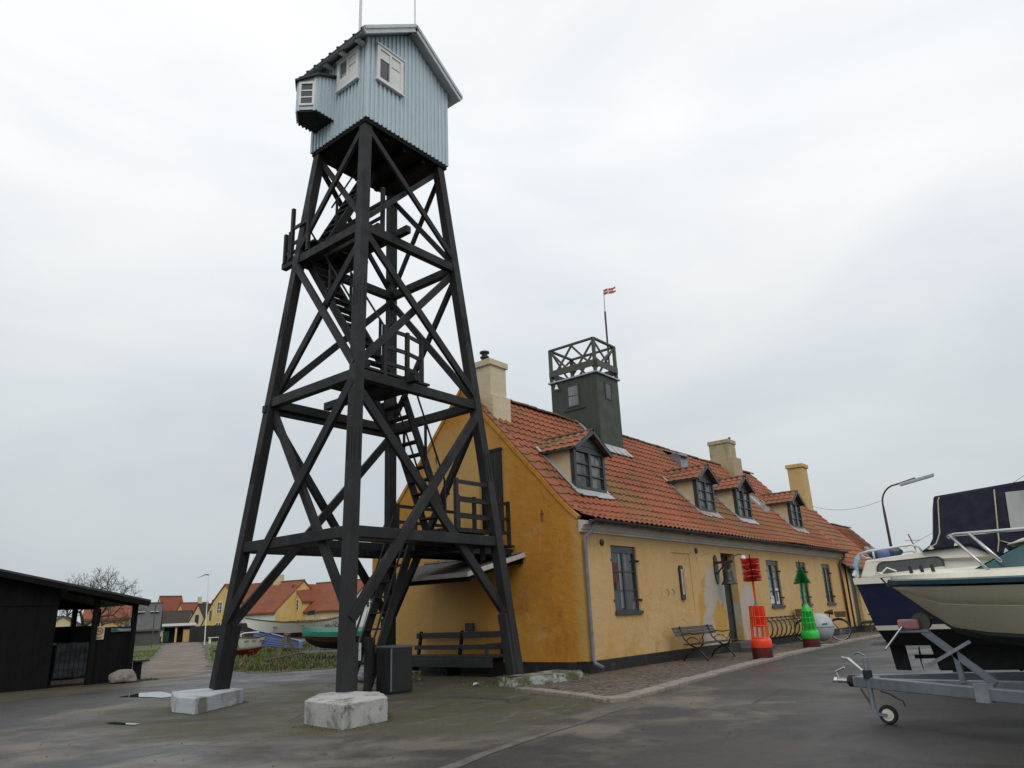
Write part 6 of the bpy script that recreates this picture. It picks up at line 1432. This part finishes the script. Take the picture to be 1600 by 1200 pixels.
# ---- far houses
def far_house(label, x, y, phi, w, l, ze, zr, mw, mr, wins=(), side_wins=(), chim=None, wing=None, band=None, sky_=()):
    # gable centre at (x, y); gable normal turned phi degrees from the camera towards the right; ridge runs away from the gable
    e, f = axes(x, y); ph = math.radians(phi); rdg = f * math.cos(ph) - e * math.sin(ph); yaw = math.atan2(rdg.y, rdg.x)
    t = rthing('village_house', label, 'house', x, y, yaw, 'village houses behind the boats'); h = w / 2; sl = (zr - ze) / h
    mb = MB(); mb.prism([(-h, 0), (h, 0), (h, ze), (0, zr - .05), (-h, ze)], 0, l, YZ); mb.obj('wall', M[mw], t)
    mb = MB()
    for s_ in (-1, 1): mb.prism([(0, zr), (s_ * (h + .3), ze - .3 * sl), (s_ * (h + .3), ze - .3 * sl + .16), (0, zr + .16)], -.08, l + .08, YZ)
    rf_ = mb.obj('roof', M[mr], t); MB().beam((-.1, 0, zr + .16), (l + .1, 0, zr + .16), .24, .12).obj('ridge', M['ridge'], rf_)
    def win(fn, u, z, ww, hh, mf='white', mp='pane_dark', nv=2):
        mb = MB(); casement(mb, fn, u - ww / 2, u + ww / 2, z, z + hh, -.04, .02, 2, nv, .07, .06, .04); o = mb.obj('window', M[mf], t); pane_box(fn, u - ww / 2 + .05, u + ww / 2 - .05, z + .05, z + hh - .05, -.015).obj('pane', M[mp], o)
    for (u, z, ww, hh, mf) in wins: win(lambda a, b, d: (d, a, b), u, z, ww, hh, mf)
    for (u, z, ww, hh, mf, sd_) in side_wins: win(lambda a, b, d: (a, sd_ * (h - d), b), u, z, ww, hh, mf)
    if band: MB().box(.0, l, *( (h, h + .02) if band[1] > 0 else (-h - .02, -h)), 0, band[0]).obj('ground_floor_wall', M['white_far'] if len(band) < 3 else M[band[2]], t)
    if chim: c, cw = chim; mb = MB(); mb.box(c - cw, c + cw, -.4, .4, zr - .6, zr + 1.0).box(c - cw - .1, c + cw + .1, -.5, .5, zr - .6, zr + .25); mb.obj('chimney', M['cream_far'], t)
    if wing:
        a, b, zw, zp, sd_, mw2, wl = wing; c = (a + b) / 2; W2 = (b - a) / 2
        mb = MB(); mb.prism([(a, 0), (b, 0), (b, zw), (c, zp), (a, zw)], sd_ * (h + .5), 0, lambda u, v, w: (u, w, v)); wg = mb.obj('wing', M[mw2], t)
        mb = MB(); s2 = (zp - zw) / W2
        for q in (-1, 1): mb.prism([(c, zp), (c + q * (W2 + .25), zw - .25 * s2), (c + q * (W2 + .25), zw - .25 * s2 + .15), (c, zp + .15)], sd_ * (h + .62), 0, lambda u, v, w: (u, w, v))
        mb.obj('wing_roof', M[mr], wg)
        for (u, z, ww, hh) in wl:
            mb = MB(); fn = lambda p, q, d: (p, sd_ * (h + .5 - d), q); casement(mb, fn, u - ww / 2, u + ww / 2, z, z + hh, -.04, .02, 2, 3, .07, .06, .04); o = mb.obj('wing_window', M['white'], wg); pane_box(fn, u - ww / 2 + .05, u + ww / 2 - .05, z + .05, z + hh - .05, -.015).obj('wing_pane', M['pane_dark'], o)
    for (u, yy) in sky_:
        z = zr - abs(yy) * sl + .2; MB().beam((u - .4, yy, z), (u + .4, yy, z), .7, .06).obj('roof_window', M['white'], t)
    return t
# phi > 0: gable to the right; the facade seen is the side at local +y when phi > 0
far_house('yellow gabled house with red roof, front wing and chimney, left of the front tower leg', 40.54, 68.31, 45, 8.6, 9.6, 2.9, 6.35, 'yellow_far', 'tile_far', wins=[(-1.2, 2.95, 1.5, 1.75, 'green_frame')], side_wins=[(2.2, 1.2, 1.0, .9, 'white', 1), (4.0, 1.2, 1.0, .9, 'white', 1)], chim=(4.2, .42), wing=(6.1, 10.2, 4.3, 6.3, 1, 'yellow_far', [(7.4, 3.0, .9, 1.35), (8.9, 3.0, .9, 1.35), (7.4, 1.0, .9, 1.0), (8.9, 1.0, .9, 1.0)]), band=(2.55, 1))
far_house('yellow house with white dormer windows and long red ridge partly behind the front tower leg', 44.89, 61.21, 45, 8.4, 9.3, 2.85, 6.1, 'yellow_far', 'tile_far', side_wins=[(3.0, 1.0, 1.0, 1.0, 'white', 1), (9.0, 1.0, 1.0, 1.0, 'white', 1)], wing=(6.5, 9.7, 4.1, 5.9, 1, 'yellow_far', [(7.4, 2.95, .8, 1.25), (8.8, 2.95, .8, 1.25), (8.1, .9, 1.0, 1.0)]), band=(2.5, 1, 'cream_far'))
far_house('white gabled house with a small paned window seen between tower leg and stair', 31.0, 44.5, -25, 3.3, 7, 3.3, 5.0, 'white_far', 'tile_far', wins=[(.0, 2.5, .75, 1.1, 'white'), (-.3, .9, .8, 1.0, 'white')])
far_house('narrow cream gable with dark thatch and one tall window, nearest the left tower leg', 34.38, 78.05, -60, 4.6, 8.0, 1.6, 4.45, 'yellow_far', 'thatch', wins=[(.1, 2.2, 1.0, 1.25, 'pane_grey'), (-1.1, .5, .9, .9, 'white'), (1.1, .5, .9, .9, 'white')])
far_house('grey cream gable with dark thatch standing left of the flagpole', 36.7, 85.89, -58, 4.9, 8.5, 1.6, 4.3, 'cream_far', 'thatch', wins=[(.1, 2.0, .8, 1.1, 'green_frame')])
far_house('long low thatched house with an eyebrow window behind the yellow box', 37.9, 89.8, 78, 7.0, 9.5, 1.6, 3.6, 'cream_far', 'thatch', side_wins=[(5.5, 1.2, .9, .8, 'white', 1)])
far_house('tall steep red roofed house end rising above the thatch', 50.61, 125.9, -66, 3.6, 3.9, 4.4, 7.1, 'yellow_far', 'tile_far', sky_=[(1.2, 1.0)])
far_house('red roofed cottage with small yellow chimney beyond the thatch', 44.69, 106.5, -72, 4.0, 4.2, 3.6, 5.2, 'yellow_far', 'tile_far', chim=(2.9, .2))
far_house('brownish red roofed house seen through the open bay of the black shed', 14.6, 55.2, 88, 4, 3.3, 2.45, 3.6, 'yellow_far', 'tile_far')
far_house('low grey roofed house with two roof windows behind the weathered fence', 23.3, 68.0, 88, 5, 6.5, 1.6, 3.9, 'slate', 'slate', sky_=[(1.9, 1.0), (.6, 1.0)])
far_house('pale house with grey roof at the far left of the shed bay', 3.6, 58, 75, 6, 6, 2.1, 3.4, 'cream_far', 'slate', side_wins=[(2, .9, .9, 1, 'white', 1), (4, .9, .9, 1, 'white', 1)])

# ---- yard walls, clutter by the track end
e, f = axes(28.4, 72.2)
def strip(a, b, h, name, label, cat, m, th=.08, board=.16):
    a, b = Vector((*a, 0)), Vector((*b, 0)); d = b - a; L = d.length; d.normalize(); n_ = int(L / board); mb = MB(); rr = random.Random(int(L * 10))
    for i in range(n_): p = a + d * (i * L / n_ + .004); q = a + d * ((i + 1) * L / n_ - .004); hh = h + rr.uniform(-.02, .02); mb.beam((p.x, p.y, hh / 2), (q.x, q.y, hh / 2), th * rr.uniform(.5, 1), hh)
    t = thing(name, label, cat, tuple(a)); mb.obj('boards', m, t); mb = MB()
    for i in range(max(2, int(L / 2))): p = a + d * (L * (i + .5) / max(2, int(L / 2))); mb.box(p.x - .05, p.x + .05, p.y + .05, p.y + .15, 0, h + .05)
    mb.obj('posts', m, t); return t
strip((28.2, 71.3), (28.1, 62.5), 1.62, 'board_fence', 'dark stained board fence closing the yards behind the meadow', 'fence', M['fence_dark'], .06, .3)
strip((28.1, 62.5), (34.5, 49), 1.7, 'board_fence', 'dark board fence behind the white and red boat', 'fence', M['fence_dark'], .06, .3)
strip((7.0, 46.0), (26.0, 79), 1.72, 'board_fence', 'weathered grey board fence along the grass left of the gravel track', 'fence', M['oldwood'], .05, .17)
t = thing('yellow_shed', 'small square yellow board shed at the end of the gravel track', 'shed', (28.5, 72.1, 0))
mb = MB(); mb.box(-.55, .55, 0, 1.0, .02, 1.33); R_ = Matrix.Rotation(right_yaw(28.5, 72.1), 4, 'Z'); mb.v = [tuple(R_ @ Vector(v) + Vector((28.5, 72.1, 0))) for v in mb.v]; mb.obj('wall', M['yellow_box'], t)
mb = MB(); mb.box(-.6, .6, -.06, 1.06, 1.33, 1.38); mb.v = [tuple(R_ @ Vector(v) + Vector((28.5, 72.1, 0))) for v in mb.v]; mb.obj('lid', M['oldwood'], t)
t = rthing('carport', 'open carport with a white topped blue edged flat roof beside the yellow shed', 'carport', 28.1, 73.6, right_yaw(28.1, 73.6))
mb = MB(); mb.box(-1.6, 1.6, 0, 3, 1.58, 1.74); mb.obj('roof_edge', M['navy'], t); MB().box(-1.9, 1.75, -.05, 3, 1.742, 2.02).obj('roof', M['white'], t); MB().box(-.35, -.15, .1, .3, 0, 1.62).box(1.3, 1.5, .1, .3, 0, 1.62).obj('post', M['yellow_far'], t); MB().box(-1.5, 1.5, 2.6, 2.7, 0, 1.6).obj('back_wall', M['fence_dark'], t)
for i, (dx, w2, h, m_, lab) in enumerate(((0, .45, 1.1, 'green_bin', 'dark green wheeled bin left of the carport'), (.75, .4, .7, 'bin_black', 'low black crate between the two green bins'), (1.45, .5, 1.2, 'green_bin', 'taller green wheeled bin beside the carport post'))):
    p = Vector((26.0, 75.4, 0)) + Vector((.86, -.5, 0)) * dx; t = thing('wheeled_bin', lab, 'bin', tuple(p), 'bins at the end of the track')
    mb = MB(); mb.prism([(-w2 / 2, -w2 / 2), (w2 / 2, -w2 / 2), (w2 / 2, w2 / 2), (-w2 / 2, w2 / 2)], .05, h - .06, lambda u, v, w: (p.x + u * (.85 + .15 * w / h), p.y + v * (.85 + .15 * w / h), w)); mb.obj('body', M[m_], t); MB().box(p.x - w2 / 2 - .03, p.x + w2 / 2 + .03, p.y - w2 / 2 - .03, p.y + w2 / 2 + .03, h - .055, h).obj('lid', M[m_], t); MB().tube([(p.x - w2 / 2, p.y - w2 / 2 - .02, .1), (p.x + w2 / 2, p.y - w2 / 2 - .02, .1)], .09, 8).obj('axle', M['rubber'], t)
t = thing('yard_bench', 'small pale bench in front of the dark board fence', 'bench', (23.05, 56.9, 0)); MB().beam((22.6, 57.15, .52), (23.6, 56.6, .52), .3, .05).obj('seat', M['boat_white'], t)
for k in (.15, .85): p = Vector((22.6, 57.15, 0)).lerp(Vector((23.6, 56.6, 0)), k); MB().box(p.x - .05, p.x + .05, p.y - .1, p.y + .1, 0, .5).obj('leg', M['boat_white'], t)
t = thing('lamp_post', 'pale thin lamp post standing in the grass near the track end', 'lamp post', (15.9, 53.8, 0)); MB().tube([(15.9, 53.8, 0), (15.9, 53.8, 3.3)], .045, 8).obj('pole', M['slate'], t); MB().lathe([(.02, 3.42), (.07, 3.38), (.06, 3.27), (.03, 3.25)], (15.9, 53.8, 0), 10).obj('lantern', M['slate'], t)
t = thing('garden_flagpole', 'tall white flagpole with a thin red and white pennant before the cream gables', 'flagpole', (19.5, 52.0, 0)); MB().tube([(19.5, 52.0, 0), (19.45, 52.0, 2.6), (19.4, 52.03, 5.85)], [.05, .04, .02], 8).obj('pole', M['white'], t)
e, f = axes(19.4, 52.03); mb = MB(); n_ = 10
for off in (0, .02):
    for i in range(n_ + 1): k = i / n_; p = Vector((19.4, 52.03, 5.80)) - e * (.95 * k) + Vector((0, 0, -.10 * k - .16 * k * k + .05 * math.sin(k * 6))) + f * off; mb.v += [tuple(p), tuple(p - Vector((0, 0, .12 * (1 - k) + .01)))]
for o_ in (0, 1):
    for i in range(n_): a = o_ * 2 * (n_ + 1) + 2 * i; mb.f.append((a, a + 2, a + 3, a + 1))
mb.obj('pennant', M['flag_red'], t)
t = thing('red_crate', 'red box standing in the yard seen through the open bay of the black shed', 'box', (2.5, 32.4, 0)); MB().box(2.2, 2.75, 32.2, 32.7, .9, 1.62).obj('box', M['redbox'], t); MB().box(2.15, 2.8, 32.15, 32.75, 0, .9).obj('stand', M['oldwood'], t)
t = thing('garden_hut', 'small pale hut with pointed roof behind the red box', 'hut', (3.2, 38, 0)); e, f = axes(3.2, 38); p = Vector((3.2, 38, 0))
mb = MB(); mb.prism([(-.9, 0), (.9, 0), (.9, 1.75), (0, 2.3), (-.9, 1.75)], 0, 1.5, lambda u, v, w: tuple(p + e * u + f * w + Vector((0, 0, v)))); mb.obj('wall', M['cream_far'], t)
mb = MB()
for s_ in (-1, 1): mb.prism([(0, 2.31), (s_ * 1.05, 1.66), (s_ * 1.05, 1.74), (0, 2.39)], -.1, 1.6, lambda u, v, w: tuple(p + e * u + f * w + Vector((0, 0, v))))
mb.obj('roof', M['slate'], t)
for i in range(3): 
    p = Vector((2.0 + i * .0, 44 + i * 1.2, 0)) + Vector((-.9 * i, 0, 0)); t = rthing('laid_up_boat', ('pale hull on stands seen far left through the shed bay', 'grey white hull on stands seen in the middle of the shed bay', 'dull white hull on stands behind the other laid up hulls')[i], 'boat', p.x, p.y, right_yaw(p.x, p.y, 10 * i), 'laid up hulls seen through the shed'); small_hull(t, 2.4, 1.1, .7, 1.5, .15, .4, M['boat_white'], M['slate'])
    MB().box(-.7, -.6, -.3, .3, 0, .8).box(.6, .7, -.3, .3, 0, .8).obj('stand', M['oldwood'], t)

# ---- bare trees
def bare_tree(x, y, H_, Wd, label, seed, depth=7, name='bare_tree', group=None):
    rn = random.Random(seed); mb = MB(); trunk_ = MB(); tw_ = MB()
    def grow(p, d, L, r, lv):
        n = 3; pts = [p]; q = p; dd = d
        for i in range(n): dd = (dd + Vector((rn.uniform(-.14, .14), rn.uniform(-.14, .14), rn.uniform(-.02, .10)))).normalized(); q = q + dd * L / n; pts.append(q)
        (trunk_ if lv == 0 else mb if lv < 4 else tw_).tube(pts, [r * (1 - .35 * i / n) for i in range(n + 1)], 6 if lv < 2 else (4 if lv < 4 else 3))
        if lv >= depth: return
        k = (6 if lv == 0 else rn.choice((2, 3, 3)) if lv < 6 else 3)
        for i in range(k):
            a = rn.uniform(0, 2 * PI); sp = rn.uniform(.35, .75) if lv else rn.uniform(.5, .95); perp = dd.cross(Vector((math.cos(a), math.sin(a), .3))).normalized()
            nd = (dd * math.cos(sp) + perp * math.sin(sp) * Wd).normalized(); b = pts[-1] if i < 2 else pts[rn.choice((1, 2, 3))]
            grow(b, nd, L * rn.uniform(.66, .86), max(.010, r * .60), lv + 1)
    t = thing(name, label, 'tree', (x, y, 0), group)
    grow(Vector((x, y, 0)), Vector((0, 0, 1)), H_ * .26, H_ * .030, 0)
    tr_ = trunk_.obj('trunk', M['bark'], t); mb.obj('limbs', M['bark'], tr_); tw_.obj('crown', M['bark'], t); return t
bare_tree(7.7, 46.6, 6.9, 1.75, 'leafless spreading tree behind the roof of the black shed', 14, 7)
bare_tree(-2.0, 52, 4.6, 1.2, 'small leafless bush tree at the far left behind the black shed', 9, 6)
for i, (x, y, h) in enumerate(((94, 11, 7.6), (99, 14.5, 7.2), (91, 8.6, 6.4))): bare_tree(x, y, h, 1.2, ('far bare tree right behind the red mast', 'far bare tree between street lamp and red mast', 'far bare tree low beside the dark canopy')[i], 20 + i, 5, group='far bare trees by the harbour')
t = thing('signal_mast', 'thin red and white mast with stays far behind the navy cruiser', 'mast', (44.9, 1.87, 0)); MB().tube([(44.9, 1.87, 0), (44.9, 1.87, 4.6)], .06, 6).obj('lower_mast', M['white'], t); MB().tube([(44.9, 1.87, 4.6), (44.9, 2.15, 5.7)], .045, 6).obj('upper_mast', M['rust'], t); MB().beam((44.7, 2.4, 5.25), (45.0, 1.5, 5.2), .03, .03).obj('yard', M['rust'], t)
cable('forestay_wire', 'long thin wire rising over the dark canopy at the right edge', (44.7, 2.6, 4.7), (25.96, -7.85, 7.0), .15, .012)

# ---- low shrubs and grass
def leaf_clump(x, y, rx, ry, h, n, label, seed, m, name='shrub'):
    rn = random.Random(seed); t = thing(name, label, 'shrub', (x, y, 0)); mb = MB()
    for _ in range(n):
        a = rn.uniform(0, 2 * PI); r_ = math.sqrt(rn.random()); z = h * (rn.random() ** .8) * (1 - .6 * r_ * r_); p = Vector((x + rx * r_ * math.cos(a), y + ry * r_ * math.sin(a), z))
        u = Vector((rn.gauss(0, 1), rn.gauss(0, 1), rn.gauss(0, .7))).normalized() * rn.uniform(.03, .07); v = u.cross(Vector((rn.gauss(0, 1), rn.gauss(0, 1), rn.gauss(0, 1)))).normalized() * u.length * .5
        mb.add([p - u, p + v, p + u, p - v], [(0, 1, 2, 3)])
    mb.obj('foliage', m, t, fixn=False); mb = MB()
    for _ in range(8): a = rn.uniform(0, 2 * PI); mb.tube([(x, y, 0), (x + rx * .5 * math.cos(a), y + ry * .5 * math.sin(a), h * .7)], .012, 4)
    mb.obj('stems', M['bark'], t)
leaf_clump(15.2, 28.7, 1.0, 1.0, 1.75, 1500, 'dark evergreen bush at the bow of the white and red boat', 3, M['hedge'])
leaf_clump(28.6, 74.8, 1.2, .8, 1.0, 700, 'dark untidy bush by the bins at the track end', 4, M['hedge'])
GM = NT('grass blades'); _c = GM.mix(GM.ramp(GM.noise(1.1, 5, .65), .42, .58), (.060, .108, .014), (.135, .120, .042)); _c = GM.mix(GM.ramp(GM.noise(6, 3, .6), .4, .7, 0, .6), _c, (.045, .060, .016)); M['blade'] = GM.done(_c, .7)
M['turf_blade'] = mat('green grass blades', (.075, .135, .016), .8, col2=(.10, .115, .03), scale=1.2, bump=0)
def grass(n, poly, hmin, hmax, seed, name, near=None, m='blade'):
    rn = random.Random(seed); mb = MB(); xs = [p[0] for p in poly]; ys = [p[1] for p in poly]; c = 0
    def inside(x, y):
        r_ = False
        for (x0, y0), (x1, y1) in zip(poly, poly[1:] + poly[:1]):
            if (y0 > y) != (y1 > y) and x < (x1 - x0) * (y - y0) / (y1 - y0) + x0: r_ = not r_
        return r_
    tries = 0
    while c < n and tries < n * 12:
        tries += 1
        x, y = rn.uniform(min(xs), max(xs)), rn.uniform(min(ys), max(ys))
        D = math.hypot(x + 14, y + 9.5)
        if rn.random() > (24 / D) ** 1.5 or not inside(x, y): continue
        k = (mnoise.noise(Vector((x * .55, y * .55, seed))) * .6 + mnoise.noise(Vector((x * 1.7, y * 1.7, seed))) * .5) * .5 + .5; k = max(0, min(1, k))
        if rn.random() > .25 + k: continue
        h = (hmin + (hmax - hmin) * k ** 2.6) * rn.uniform(.5, 1.25); wv = .010 + .00045 * D; a = rn.uniform(0, 2 * PI); b = Vector((math.cos(a), math.sin(a), 0)) * rn.uniform(.1, .55) * h; s_ = Vector((-math.sin(a), math.cos(a), 0)) * wv; p = Vector((x, y, .0))
        mb.add([p - s_, p + s_, p + s_ * .6 + b * .45 + Vector((0, 0, h * .65)), p - s_ * .6 + b * .45 + Vector((0, 0, h * .65)), p + b + Vector((0, 0, h))], [(0, 1, 2, 3), (3, 2, 4)]); c += 1
    return tag(mb.obj(name, M[m], None, (0, 0, 0), fixn=False), kind='stuff')
grass(26000, [(-.3, 15.0), (-.9, 12.0), (-.9, 10.6), (.4, 9.9), (3.5, 9.4), (16, 9.6), (30, 24), (30, 45), (14, 36.5), (4.6, 23.5), (2.8, 20), (.6, 16.6)], .05, .48, 2, 'meadow_grass')
grass(5000, [(2.8, 20.6), (4.6, 24), (12.1, 37.8), (18, 48), (20, 42), (8.6, 26.5), (4.4, 20.6)], .04, .16, 8, 'trackside_grass', m='turf_blade')
grass(7000, [(-3.5, 13.9), (.2, 21.3), (6.2, 33), (13, 46.5), (8.8, 46.5), (-5, 15.0)], .03, .12, 3, 'verge_grass', m='turf_blade')
grass(700, [(-2.5, -.5), (-1.0, -.6), (-.1, -.05), (-.1, .6), (-.6, 1.3), (-2.8, 1.6), (-3.0, .8), (-2.6, .6)], .015, .06, 4, 'yard_grass'); grass(260, [(-.5, -.05), (-.1, -.05), (-.05, .35), (-.5, .4)], .04, .16, 6, 'wall_grass')
grass(300, [(-4.3, 12.2), (-3.5, 12.1), (-3.4, 12.7), (-4.2, 12.7)], .03, .14, 7, 'shed_weeds')
# drift of fallen leaves on the road
mb = MB(); rn = random.Random(31)
for _ in range(70):
    x, y = rn.uniform(-12, -2), rn.uniform(-9, -1.2); a = rn.uniform(0, 6.28); r_ = rn.uniform(.012, .028); z = .006 + rn.uniform(0, .004)
    mb.add([(x + r_ * math.cos(a + k * PI / 2) * (1 if k % 2 else .55), y + r_ * math.sin(a + k * PI / 2) * (1 if k % 2 else .55), z + .006 * (k % 2)) for k in range(4)], [(0, 1, 2, 3)])
tag(mb.obj('leaf_litter', M['plank'], None, (0, 0, 0), fixn=False), kind='stuff')

grass(420, [(-7.75, -.35), (-7.72, -1.40), (-6.70, -1.28), (-6.20, -.65), (-6.05, .3), (-6.25, .3), (-6.38, -.6), (-6.78, -1.13), (-7.55, -1.25), (-7.42, -.3)], .006, .028, 12, 'footing_moss')
grass(300, [(-7.6, 3.4), (-7.6, 2.5), (-6.0, 3.38), (-5.9, 4.2), (-6.1, 4.2), (-6.2, 3.5), (-7.4, 2.75), (-7.4, 3.4)], .006, .03, 13, 'footing_weeds')

# loose grit on the yard and along the kerb
mb = MB(); rn = random.Random(77)
for _ in range(900):
    if rn.random() < .35: k = rn.random(); x, y = -3.6 + 18 * k, -2.75 + .95 * min(1, k * 1.6) - rn.random() ** 2 * .7
    else: x, y = rn.uniform(-12, -1.5), rn.uniform(-6.5, 7)
    s_ = rn.uniform(.005, .017); a = rn.uniform(0, 6.28)
    p = [Vector((x + s_ * math.cos(a + q * 2.09) * rn.uniform(.7, 1.2), y + s_ * math.sin(a + q * 2.09) * rn.uniform(.7, 1.2), .004)) for q in range(3)] + [Vector((x, y, .006 + s_ * rn.uniform(.5, .9)))]
    mb.add(p, [(0, 1, 3), (1, 2, 3), (2, 0, 3)])
tag(mb.obj('loose_grit', M['stone'], None, (0, 0, 0)), kind='stuff')
